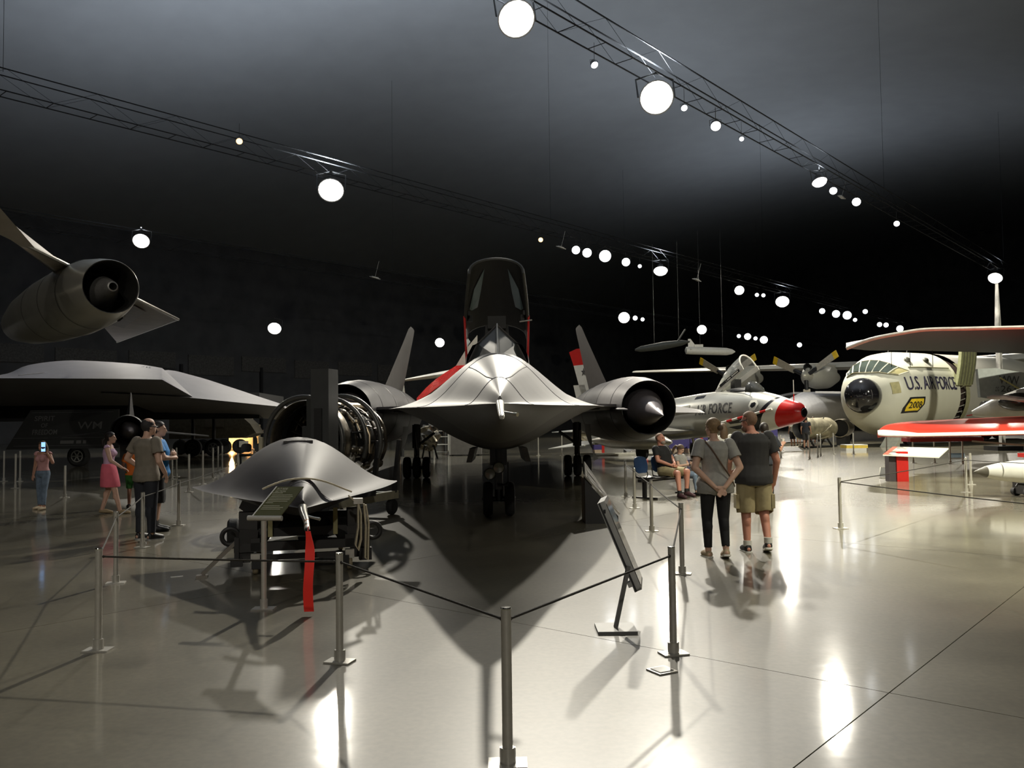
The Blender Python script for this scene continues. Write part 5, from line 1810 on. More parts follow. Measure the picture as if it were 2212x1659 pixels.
# ================================================================ pale grey attack jet behind, hanging missile and wing
GN = at(1690, 880, 56.0)
GT = at(1860, 880, 62.0)
GJ, GL = axis_thing('attack_jet', 'pale grey attack jet half hidden between the fighter nose and the transport', 'aircraft', GN, GT)
M_PALE = mat('pale_grey_paint', (.50, .50, .53), .5, var=.06)
G_TAB = [(0, .3, .35, 2.0), (1, .8, .8, 2.1), (2.5, 1.1, 1.15, 2.2), (6, 1.15, 1.25, 2.2), (11, .9, 1.0, 2.3), (14, .5, .6, 2.4)]
MB().loft([fj_ring(y, 0, 28, G_TAB) for y in (0, .5, 1, 1.7, 2.5, 4, 6, 9, 11, 14)], True, True, True).build('fuselage', M_PALE, GJ)
for s in (-1, 1):
    MB().plate([(s * .8, 2.6, 3.25), (s * 5.5, 6.2, 3.05), (s * 5.5, 7.4, 3.05), (s * .8, 7.2, 3.25)] if s < 0 else [(.8, 2.6, 3.25), (2.8, 4.1, 3.16), (2.8, 7.3, 3.16), (.8, 7.2, 3.25)], (0, 0, .14)).build('wing', M_PALE, GJ, smooth=False)
    MB().cyl((s * 1.1, 6, .4), (s * .9, 6, 1.4), .08, n=8).build('gear_strut', M_STEEL, GJ)
    MB().lathe([(-.1, .15), (-.12, .3), (-.06, .4), (.06, .4), (.12, .3), (.1, .15)], (s * 1.1, 6, .4), (1, 0, 0), 18, True, True).build('wheel', M_RUBBER, GJ)
MB().lathe([(1.0, .05), (1.8, .30), (3.5, .48), (5.5, .46), (7.5, .10)], (-2.6, 0, 1.55), (0, 1, 0), 22, True, True).build('drop_tank', M_PALE, GJ)
MB().box((-2.6, 4.6, 2.5), (.12, 1.6, 1.5)).build('tank_pylon', M_PALE, GJ, smooth=False)
MB().plate([(-.06, 10.5, 3.2), (-.06, 13.6, 3.0), (-.06, 14.0, 4.5), (-.06, 12.6, 4.5)], (.12, 0, 0)).build('tail_fin', M_PALE, GJ, smooth=False)

a, b = at(1480, 757, 70), at(1588, 760, 70)
CM = thing('cruise_missile', 'white cruise missile hanging in the air above the transport wing', 'missile', (a.x, a.y, a.z), math.atan2(-(b.x - a.x), (b.y - a.y)))
Lm = (b - a).length
dzm = (b.z - a.z) / Lm
MB().lathe([(0, .12), (.08, .30), (.6, .32), (Lm - .7, .30), (Lm - .25, .2), (Lm, .03)], (0, 0, 0), (0, 1, dzm), 20, True, True).build('body', M_WHITE, CM)
MB().plate([(-.03, .25, .25), (-.03, .95, .25), (-.03, .45, .95), (-.03, .25, .95)], (.06, 0, 0)).build('tail_fin', M_WHITE, CM, smooth=False)
MB().box((.0, 1.1, .36), (.3, .7, .22)).build('intake', M_WHITE, CM, smooth=False)
for s in (-1, 1):
    MB().plate([(0, .3, 0), (0, .8, 0), (s * .5, .35, .05)], (0, 0, .04)).build('side_fin', M_WHITE, CM, smooth=False)
for q in (.3, .75):
    MB().cyl((0, Lm * q, .3), (0, Lm * q, 17.5 - a.z), .012, n=5).build('hanging_wire', M_DARK, CM)
a, b = at(1372, 756, 66), at(1490, 738, 66)
HW = thing('hanging_glider', 'dim grey slender airframe hanging in the dark above the far wing', 'aircraft', a, 0)
v = b - a
MB().loft([[v * q + Vector((0, r * math.cos(t), r * .55 * math.sin(t))) for t in [2 * PI * k / 12 for k in range(12)]] for q, r in ((0, .15), (.1, .4), (.5, .55), (.85, .4), (1, .1))], True, True, True).build('body', mat('dim_grey', (.07, .075, .07), .7), HW)
MB().bar(v * .78 + Vector((0, 0, .2)), v * .92 + Vector((0, 0, 1.0)), .08, .4, Vector((0, 1, 0))).build('fin', MATS['dim_grey'], HW)
for q in (.35, .8):
    MB().cyl(v * q, v * q + Vector((0, 0, 8)), .012, n=5).build('hanging_wire', M_DARK, HW)

# ================================================================ big wing at the right edge with its fin, camouflaged jet parts
WG = thing('swept_wing_aircraft', 'aircraft with a broad dark grey wing reaching in from the right edge above the transport', 'aircraft', (0, 0, 0), 0)
M_WGREY = mat('wing_grey', (.032, .030, .028), .55, var=.08)
tip = at(1828, 751, 27)
sts = cr([(1828, 27.0, 751, 28.0, 752), (1880, 26.6, 731, 30.5, 757), (1950, 26.2, 717, 32.0, 757), (2000, 26.0, 710, 33, 758), (2080, 25.6, 708, 34, 760), (2212, 25, 705, 35, 764), (2500, 23.5, 700, 36, 775)], 4)
rg = []
for px, d0_, y0_, d1_, y1_ in sts:
    a, b = at(px, y0_, d0_), at(px, y1_, d1_)
    m = a.lerp(b, .4)
    rg.append([a, m + Vector((0, 0, .16)), b, m - Vector((0, 0, .06)), a - Vector((0, 0, .05))])
MB().loft(rg, True, True, True).build('wing', M_WGREY, WG, angle=50)
MB().tube([at(px, y0_, d0_) - Vector((0, .02, .03)) for px, d0_, y0_, d1_, y1_ in sts], .055, 8).build('leading_edge', mat('edge_pale', (.62, .60, .55), .4), WG)
for px in (1925, 1965, 2014):
    a = at(px, 757, 31)
    MB().cyl(a, a - Vector((0, 0, .6)), .012, n=5).build('static_wick', M_DARK, WG)
pf = at(2700, 720, 30)
MB().lathe([(-9, .2), (-7, 1.0), (-3, 1.3), (6, 1.2), (12, .4)], (pf.x + 2, pf.y, pf.z - .6), (.35, .94, 0), 24, True, True).build('fuselage', M_WGREY, WG)
MB().cyl((pf.x + 2, pf.y, 0), (pf.x + 2, pf.y, pf.z - .6), .25, n=12).build('support', M_DARK, WG)

a0, a1 = at(2155, 704, 40), at(2176, 704, 40)
b0, b1 = at(2156, 612, 40), at(2170, 612, 40)
CF = thing('camouflaged_fin', 'tall narrow white and grey camouflaged tail fin rising under the end floodlight', 'tail fin', (a0.x, a0.y, 0), 0)
M_CAMO = mat('camo_pale', (.52, .51, .48), .5, var=.75, scale=1.3)
MB().plate([(0, 0, 0), (a1.x - a0.x, .5, 0), (a1.x - a0.x, .5, a1.z), (b1.x - a0.x, .5, b1.z), (b0.x - a0.x, 0, b0.z), (0, 0, a0.z)], (0, .25, 0)).build('fin', M_CAMO, CF, smooth=False)
MB().box(((a1.x - a0.x) / 2, .3, .1), (1.2, 1.2, .2)).build('foot', M_DARK, CF, smooth=False)

# grey lettered tail of a strike fighter
q = [at(2112, 797, 36), at(2150, 795, 36), at(2220, 806, 36), at(2330, 840, 36), at(2330, 880, 36), at(2215, 872, 36), at(2118, 858, 36)]
GX = thing('strike_fighter', 'grey strike fighter tail lettered WW 263 at the right edge', 'aircraft', (0, 0, 0), 0)
M_GGREY = mat('gunship_grey', (.36, .385, .365), .55, var=.1)
MB().plate(q, (0, .2, 0)).build('tail_fin', M_GGREY, GX, smooth=False)
lettering('WW', flat_fn(at(2158, 829, 35.9), (1, 0, -.05), (0.05, 0, 1)), mat('letter_darkgrey', (.06, .065, .06), .5, var=0), GX, .36, .85)
lettering('263', flat_fn(at(2162, 846, 35.9), (1, 0, -.03), (0.05, 0, 1)), MATS['letter_darkgrey'], GX, .26, .66)
lettering('AF', flat_fn(at(2150, 839.5, 35.9), (1, 0, -.03), (0.05, 0, 1)), MATS['letter_darkgrey'], GX, .08, .16)
lettering('69', flat_fn(at(2150, 845.5, 35.9), (1, 0, -.03), (0.05, 0, 1)), MATS['letter_darkgrey'], GX, .09, .16)
MB().bar(at(2160, 816, 35.85), at(2203, 841, 35.85), .03, .06).build('yellow_pole', mat('pole_yellow', (.55, .5, .2), .5), GX, smooth=False)
pa, pb = at(2122, 880, 36.1), at(2330, 905, 33)
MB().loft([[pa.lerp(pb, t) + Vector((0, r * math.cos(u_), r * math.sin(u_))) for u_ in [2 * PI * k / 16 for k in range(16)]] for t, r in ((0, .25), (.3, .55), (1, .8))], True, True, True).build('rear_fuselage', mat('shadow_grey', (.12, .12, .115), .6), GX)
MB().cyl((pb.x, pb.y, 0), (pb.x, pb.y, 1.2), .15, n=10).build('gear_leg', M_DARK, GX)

# red and white low-wing jet whose wing reaches in from the right
RW = thing('red_wing_jet', 'jet with a bright red and white wing reaching in low from the right edge', 'aircraft', (0, 0, 0), 0)
M_RW = mat('wing_red', (.78, .055, .03), .35, var=.04)
tips = cr([(1896, 24.0, 940, 24.3, 931), (1915, 23.9, 942, 25.5, 918), (1960, 23.7, 942.5, 27.2, 911), (2010, 23.5, 942, 28.2, 908), (2080, 23.2, 940.5, 29.2, 904.5), (2150, 22.9, 939, 30, 901.5), (2212, 22.6, 937.5, 30.5, 899), (2450, 21.6, 933, 32, 892)], 4)
rg = []
for px, d0_, y0_, d1_, y1_ in tips:
    a, b = at(px, y0_, d0_), at(px, y1_, d1_)
    m = a.lerp(b, .35)
    rg.append([a, a + Vector((0, .04, .025)), m + Vector((0, 0, .07)), b, m - Vector((0, 0, .12)), a + Vector((0, .03, -.025))])
MB().loft(rg, True, True, True).build('wing', M_RW, RW, angle=50)
wt = []
for i, (px, d0_, y0_, d1_, y1_) in enumerate(tips):
    a, b = at(px, y0_, d0_), at(px, y1_, d1_)
    s = .45 * (1 - i / 10.0) + .008 if i < 10 else .008
    wt.append([a + Vector((0, -.012, -.004)), a + Vector((0, -.012, .028)), a.lerp(b, s * .5) + Vector((0, 0, .075)), a.lerp(b, s) + Vector((0, 0, .085))])
MB().loft(wt, closed=False).build('white_edge', M_GLOSSW, RW, angle=60)
nose_ = [at(2100, 893, 33), at(2150, 884, 32.6), at(2212, 874, 32), at(2420, 850, 30)]
MB().tube(nose_, [.10, .42, .62, .85], 20).build('fuselage', M_GLOSSW, RW)
MB().ell(at(2205, 868, 31.7), (.8, .6, .35), 18, 10).build('canopy', mat('smoked_glass', (.05, .05, .045), .05), RW)
MB().tube([at(2088, 898, 33.2), at(2108, 895, 33)], .02, 6).build('nose_probe', M_GLOSSR, RW)
MB().tube([at(2132, 859, 31), at(2145, 858, 30.9), at(2170, 858, 30.5), at(2230, 866, 29.5), at(2330, 880, 29)], [.05, .09, .09, .09, .09], 12).build('refuel_boom', mat('boom_grey', (.55, .54, .5), .35, .3), RW)
p = at(2300, 960, 25)
MB().cyl((p.x, p.y, .3), (p.x, p.y, 1.1), .07, n=10).build('gear_strut', M_STEEL, RW)
MB().lathe([(-.1, .12), (-.12, .24), (-.06, .32), (.06, .32), (.12, .24), (.1, .12)], (p.x, p.y, .32), (1, 0, 0), 20, True, True).build('wheel', M_RUBBER, RW)
MB().bar(at(2100, 953, 25.5), at(2212, 962, 24.5), .06, .05).build('flap_rail', M_STEEL, RW, smooth=False)
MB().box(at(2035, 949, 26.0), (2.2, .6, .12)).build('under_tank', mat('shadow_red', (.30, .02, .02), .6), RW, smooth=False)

# kiosk with white slanted panel and red pedestal
p = onfloor(1951, 1040)
KI = thing('exhibit_kiosk', 'slanted white information panel on a red pedestal under the red wing', 'sign', p, 0)
kx = p.y / FPX
MB().box((0, .14, .38), (25 * kx, .28, .76)).build('red_pedestal', M_RED, KI, smooth=False)
MB().box((-20 * kx, .17, .38), (15 * kx, .24, .76)).build('dark_side', mat('kiosk_slate', (.06, .05, .055), .5), KI, smooth=False)
A, B, C, D_ = at(1907, 982, p.y - .12), at(2028, 987, p.y - .12), at(2049, 968, p.y + .45), at(1929, 965, p.y + .45)
o_ = Vector(p)
MB().plate([A - o_, B - o_, C - o_, D_ - o_], (0, 0, -.03)).build('panel', M_WHITE, KI, smooth=False)


def kp(s, t):
    return A.lerp(B, s).lerp(D_.lerp(C, s), t) - o_ + Vector((0, 0, .004))


MB().add([kp(0, 0), kp(.085, 0), kp(.085, 1), kp(0, 1)], [(0, 1, 2, 3)]).build('panel_red_end', mat('panel_red', (.6, .12, .08), .5), KI, smooth=False)
MB().add([kp(.085, 0), kp(.27, 0), kp(.30, 1), kp(.085, 1)], [(0, 1, 2, 3)]).build('panel_picture', mat('panel_photo', (.38, .36, .32), .5, var=.7, scale=6), KI, smooth=False)

# low label stands on the floor
def label_stand(px, py, wpx, hpx, label, m, skew):
    p = onfloor(px, py)
    k = p.y / FPX
    t = thing('label_stand', label, 'sign', p, 0, 'low label stands on the floor')
    w, h = wpx * k, hpx * k
    a, b = Vector((-w / 2, 0, .03)), Vector((w / 2, 0, .03))
    c, d = b + Vector((skew * k, .25, h)), a + Vector((skew * k, .25, h))
    MB().plate([a, b, c, d], (0, .02, -.015)).build('panel', m, t, smooth=False)
    for s, e in ((a, d), (b, c)):
        MB().cyl(Vector((e.x, e.y, 0)), e, .012, n=6).build('leg', M_STEEL, t)
    MB().tube([a, b, c, d], .012, 5, closed=True).build('frame', M_STEEL, t)


label_stand(1716, 976, 40, 9, 'low dark label stand on the floor before the jet engine exhibit', mat('label_dark', (.05, .048, .045), .4), -8)
label_stand(1912, 1033, 26, 20, 'low dark label stand beside the red pedestal', MATS['label_dark'], 12)
label_stand(2068, 991, 34, 10, 'low bluish label stand under the red wing', mat('label_blue', (.25, .33, .36), .4), 6)

# turbofan cutaways and yellow step by the transport
p = onfloor(1768, 966)
TF = thing('turbofan_exhibit', 'weathered olive jet engine on a stand in front of the transport nose', 'engine', p, -.95)
M_TURB = mat('turbofan_olive', (.34, .31, .22), .45, .5, var=.4, scale=3)
MB().lathe([(-1.5, .55), (-1.47, .60), (-1.1, .62), (-.7, .55), (-.5, .57), (.2, .58), (.8, .60), (1.2, .45)], (0, 0, 1.05), (0, 1, 0), 28, False, True).build('casing', M_TURB, TF)
MB().lathe([(-1.5, .55), (-1.3, .42), (-.9, .40)], (0, 0, 1.05), (0, 1, 0), 28, False, True).build('inlet', M_INLET, TF)
MB().ell((0, -1.0, 1.05), (.14, .3, .14), 14, 8).build('hub', M_TURB, TF)
for y in (-.9, .7):
    MB().bar((-.4, y, .02), (0, y, .6), .08, .08, Vector((0, 1, 0))).bar((.4, y, .02), (0, y, .6), .08, .08, Vector((0, 1, 0))).build('stand_leg', M_DARK, TF, smooth=False)
MB().box((0, 0, .05), (.9, 2.2, .06)).build('stand_base', M_DARK, TF, smooth=False)
rnd = random.Random(9)
for k in range(10):
    t = rnd.uniform(0, 2 * PI)
    y = rnd.uniform(-.7, .6)
    MB().tube([(.6 * math.cos(t + .2 * j), y + .2 * j, 1.05 + .6 * math.sin(t + .2 * j)) for j in range(4)], .025, 6).build('pipe', rnd.choice((M_TURB, M_DARK)), TF)
p = onfloor(1822, 961)
TF2 = thing('turbofan_core', 'dark open jet engine core behind the weathered olive engine', 'engine', p, -.6)
MB().lathe([(-.8, .50), (-.78, .54), (0, .55), (.9, .45)], (0, 0, 1.0), (0, 1, 0), 26, False, True).build('casing', mat('core_metal', (.25, .22, .17), .4, .6, var=.4), TF2)
MB().lathe([(-.8, .5), (-.6, .44)], (0, 0, 1.0), (0, 1, 0), 26, False, True).build('inlet', M_INLET, TF2)
MB().box((0, 0, .27), (.5, 1.2, .54)).build('stand', M_DARK, TF2, smooth=False)
p = onfloor(1852, 974)
YS = thing('yellow_step', 'low yellow and white block step on the floor before the transport wheels', 'step', p, 0)
k = p.y / FPX
MB().box((0, .4, .20), (46 * k, .8, .14)).build('yellow_top', mat('step_yellow', (.85, .62, .10), .4), YS, smooth=False)
MB().box((-2 * k, .35, .065), (44 * k, .7, .13)).build('white_base', M_WHITE, YS, smooth=False)
MB().box((0, .4, .285), (46 * k, .8, .03)).build('white_lip', M_WHITE, YS, smooth=False)

# small white missile on a cradle at the right edge
a, b = at(2104, 1017, 17.6), at(2290, 1035, 16.9)
MI = thing('air_missile', 'white missile with dark nose cone on a wheeled cradle at the right edge', 'missile', (a.x, a.y, 0), 0)
L = b.x - a.x
za = a.z
bx = [(0.0, .01, za - .02), (.10, .07, za - .02), (.19, .115, za - .015)]
def mring(x, r, z):
    return [Vector((x, (b.y - a.y) * x / L + r * math.cos(t), z + r * math.sin(t))) for t in [2 * PI * k / 20 for k in range(20)]]
MB().loft([mring(*q_) for q_ in bx], True, True, True).build('nose_cone', mat('cone_olive', (.12, .11, .09), .4), MI)
MB().loft([mring(*q_) for q_ in ((.19, .115, za - .015), (.4, .18, za - .01), (.7, .225, za), (1.0, .235, za), (L, .235, za))], True, False, True).build('body', M_WHITE, MI)
MB().lathe([(0, .03), (.01, .028)], (.55, -.20, za - .03), (0, -1, 0), 12, False, True).build('port', M_BLACK, MI)
MB().box((1.0, .0, .28), (.16, .5, .46)).build('cradle', M_BLACK, MI, smooth=False)
for y in (-.22, .22):
    MB().lathe([(-.04, .05), (-.05, .09), (.05, .09), (.04, .05)], (.97, y, .09), (0, 1, 0), 16, True, True).build('wheel', M_RUBBER, MI)
MB().tube([(.93, -.2, .25), (.75, -.22, .27), (.72, -.22, .22)], .02, 6).build('tow_hook', M_DARK, MI)
MB().box((1.35, .1, za + .30), (.6, .3, .08)).build('red_cover', M_RED, MI, smooth=False)

# ================================================================ purple display walls, low fence, things seen under the jet
M_PURP = mat('purple_wall', (.055, .045, .20), .55, var=.08)
p = onfloor(1660, 987)
k = p.y / FPX
PW_ = thing('purple_display', 'tall purple display panel behind the man in the dark shirt', 'display', p, 0)
MB().box((0, .1, 38 * k), (42 * k, .2, 76 * k)).build('panel', M_PURP, PW_, smooth=False)
for q_, w_ in ((64, 12), (60, 20)):
    MB().box((-8 * k + w_ * k / 2, -.005, q_ * k), (w_ * k, .01, 2 * k)).build('text_line', mat('print_lilac', (.5, .5, .7), .5, var=0), PW_, smooth=False)
FZ = 41.5
for i, (px0, px1, lab) in enumerate(((1280, 1300, 'narrow purple display panel under the fighter exhaust'), (1440, 1490, 'purple display panel behind the seated girl'), (1492, 1530, 'purple display panel left of the woman in grey'))):
    a, b = at(px0, 985, FZ), at(px1, 985, FZ)
    t = thing('purple_display', lab, 'display', (a.x, FZ, 0), 0)
    MB().box(((b.x - a.x) / 2, .1, .55), (b.x - a.x, .2, 1.0)).build('panel', M_PURP, t, smooth=False)
    MB().box(((b.x - a.x) / 2, -.02, .12), (b.x - a.x, .05, .22)).build('panel_foot', mat('panel_tan', (.5, .4, .3), .6), t, smooth=False)
for px, m, lab in ((1303, M_RED, 'red upright post of the low rail under the starred tailplane'), (1397, M_RED, 'red upright post of the low rail behind the seated man'), (1350, M_DARK, 'dark upright post in the middle of the low rail'), (1516, M_RED, 'red upright post of the low rail left of the woman in grey')):
    a = at(px, 985, FZ - .6)
    o = MB().box((0, 0, .42), (.12, .12, .84)).box((0, 0, .86), (.16, .16, .04)).build('rail_post', m, smooth=False)
    tag(o, lab, 'post')
    o.location = (a.x, a.y, 0)
a, b = at(1240, 990, FZ - 2), at(1420, 990, FZ - 2)
o = MB().box((0, 0, .05), (b.x - a.x, .35, .10)).box((0, .1, .12), (b.x - a.x, .12, .05)).build('floor_kerb', mat('kerb_white', (.55, .53, .47), .5), smooth=False)
tag(o, 'long low pale kerb on the floor under the starred tailplane', 'kerb')
o.location = ((a.x + b.x) / 2, a.y, 0)
# grey cabinet and white shelf rack under the black jet
p = onfloor(1005, 984)
k = p.y / FPX
CB = thing('grey_cabinet', 'grey wheeled cabinet standing far behind under the black jet', 'cabinet', p, 0)
MB().box((0, .4, 24 * k), (70 * k, .8, 44 * k)).build('body', mat('cabinet_grey', (.16, .15, .14), .6), CB, smooth=False)
MB().box((-33 * k, -.02, 24 * k), (3 * k, .04, 44 * k)).build('edge', mat('cabinet_edge', (.4, .39, .37), .5), CB, smooth=False)
for s in (-28, 28):
    MB().lathe([(-.05, .04), (-.05, .09), (.05, .09), (.05, .04)], (s * k, .3, .09), (1, 0, 0), 12, True, True).build('caster', M_RUBBER, CB)
p = onfloor(953, 981)
RK = thing('shelf_rack', 'white shelf rack with small items far behind under the black jet', 'shelf', p, 0)
for z in (.1, .5, .9, 1.2):
    MB().box((0, .2, z), (.75, .4, .03)).build('shelf', M_WHITE, RK, smooth=False)
for x in (-.37, .37):
    MB().box((x, .2, .62), (.04, .4, 1.24)).build('side', M_WHITE, RK, smooth=False)
p = onfloor(925, 990)
BX = thing('crumpled_exhibit', 'crumpled metal wreck piece on thin legs under the left wing of the black jet', 'wreckage', p, .2)
rnd = random.Random(5)
M_FOIL = mat('crumpled_metal', (.35, .31, .24), .25, .9, var=.4, scale=5, bump=.5)
bm_ = MB().ell((0, 0, .95), (.55, .35, .60), 14, 9)
bm_.v = [(x + rnd.uniform(-.09, .09), y + rnd.uniform(-.09, .09), z + rnd.uniform(-.09, .09)) for x, y, z in bm_.v]
bm_.build('sheet', M_FOIL, BX, smooth=False)
for x, y in ((-.3, -.2), (.4, -.2), (.1, .25)):
    MB().bar((x * .6, y, .6), (x, y, 0), .08, .08, Vector((0, 1, 0))).build('leg', M_BLACK, BX, smooth=False)
# tail with fins and red wing seen above the left chine, yellow hoop, long thin wing
p = at(1005, 760, 45)
VT = thing('white_tail_jet', 'white jet with forked tail and red wing left of the black jet cockpit', 'aircraft', (0, 0, 0), 0)
MB().plate([at(985, 790, 45), at(1006, 788, 45), at(1031, 755, 45), at(1031, 724, 45), at(1008, 752, 45)], (0, .15, 0)).build('tail_fin', mat('tail_cream', (.55, .52, .47), .5), VT, smooth=False)
MB().plate([at(1008, 752, 45.2), at(1016, 738, 45.2), at(1004, 722, 45.2), at(1007, 742, 45.2)], (0, .1, 0)).build('tail_tip', mat('tail_pale', (.5, .55, .54), .5), VT, smooth=False)
MB().loft([[at(px, y0_, 44), at(px, y1_, 46), at(px, y1_ + 2, 46.1), at(px, y0_ + 2, 44.1)] for px, y0_, y1_ in ((900, 866, 860), (920, 855, 838), (940, 840, 820), (960, 826, 806), (985, 806, 790), (1010, 800, 785))], True, True, True).build('red_wing', M_GLOSSR, VT)
a = at(1000, 806, 45.5)
MB().tube([a + Vector((-.5, 0, -.3)), a + Vector((0, .5, 0)), a + Vector((2, 3, .2))], [.3, .5, .5], 16).build('fuselage', mat('tail_cream', (.55, .52, .47), .5), VT)
MB().cyl((a.x, a.y + .8, 0), (a.x, a.y + .8, a.z), .12, n=10).build('support', M_DARK, VT)
a, b = at(868, 822, 48), at(975, 806, 48)
o = thing('long_white_wing', 'thin long white wing showing between left tail fin and fuselage of the black jet', 'wing', (0, 0, 0), 0)
MB().loft([[a.lerp(b, q) + Vector((0, .5 * math.cos(t), h_ * math.sin(t))) for t in [2 * PI * k / 10 for k in range(10)]] for q, h_ in ((-.02, .04), (.3, .10), (1.0, .2))], True, True, True).build('panel', M_WHITE, o)
MB().cyl((b.x - .4, b.y, 0), (b.x - .4, b.y, b.z), .1, n=8).build('support', M_DARK, o)
qs = [at(858, 870, 42), at(877, 868, 42), at(872, 830, 42), at(863, 777, 42), at(858, 800, 42)]
o = thing('starred_tail_fin', 'white tail fin with small black stars just behind the left black fin', 'tail fin', (0, 0, 0), 0)
MB().plate(qs, (0, .12, 0)).build('fin', M_GLOSSW, o, smooth=False)
for px, py in ((865, 845), (867, 860), (863, 822)):
    star(at(px, py, 41.97), .10, (1, 0, 0), (0, 0, 1), (0, 0, 0), o)
c = at(868, 869, 42.1)
MB().cyl((c.x, c.y, 0), (c.x, c.y, c.z), .1, n=8).build('support', M_DARK, o)
# ================================================================ visitors
def skin_mat(name, c):
    return mat(name, c, .55, var=.06, scale=14)


SK_PALE = skin_mat('skin_pale', (.58, .36, .27))
SK_TAN = skin_mat('skin_tan', (.42, .22, .15))
SK_RED = skin_mat('skin_ruddy', (.55, .25, .18))
H_BROWN = mat('hair_brown', (.09, .055, .03), .6, var=.25, scale=40)
H_DARK = mat('hair_dark', (.018, .012, .01), .55, var=.2, scale=40)
H_FAIR = mat('hair_fair', (.22, .14, .07), .6, var=.25, scale=40)
H_STUB = mat('hair_stubble', (.20, .12, .08), .7, var=.2, scale=60)

STAND = dict(pelvis=(0, 0, .93), neck=(0, .01, 1.46), head=(0, .035, 1.61),
             hipL=(-.095, 0, .90), kneeL=(-.10, .01, .50), ankL=(-.10, -.02, .085), toeL=(-.115, .15, .03),
             hipR=(.095, 0, .90), kneeR=(.10, .01, .50), ankR=(.10, -.02, .085), toeR=(.115, .15, .03),
             shL=(-.185, 0, 1.405), elL=(-.245, -.03, 1.12), wrL=(-.255, .05, .88), haL=(-.25, .08, .80),
             shR=(.185, 0, 1.405), elR=(.245, -.03, 1.12), wrR=(.255, .05, .88), haR=(.25, .08, .80))


def pose(**kw):
    p = dict(STAND)
    p.update(kw)
    return {k: Vector(v) for k, v in p.items()}


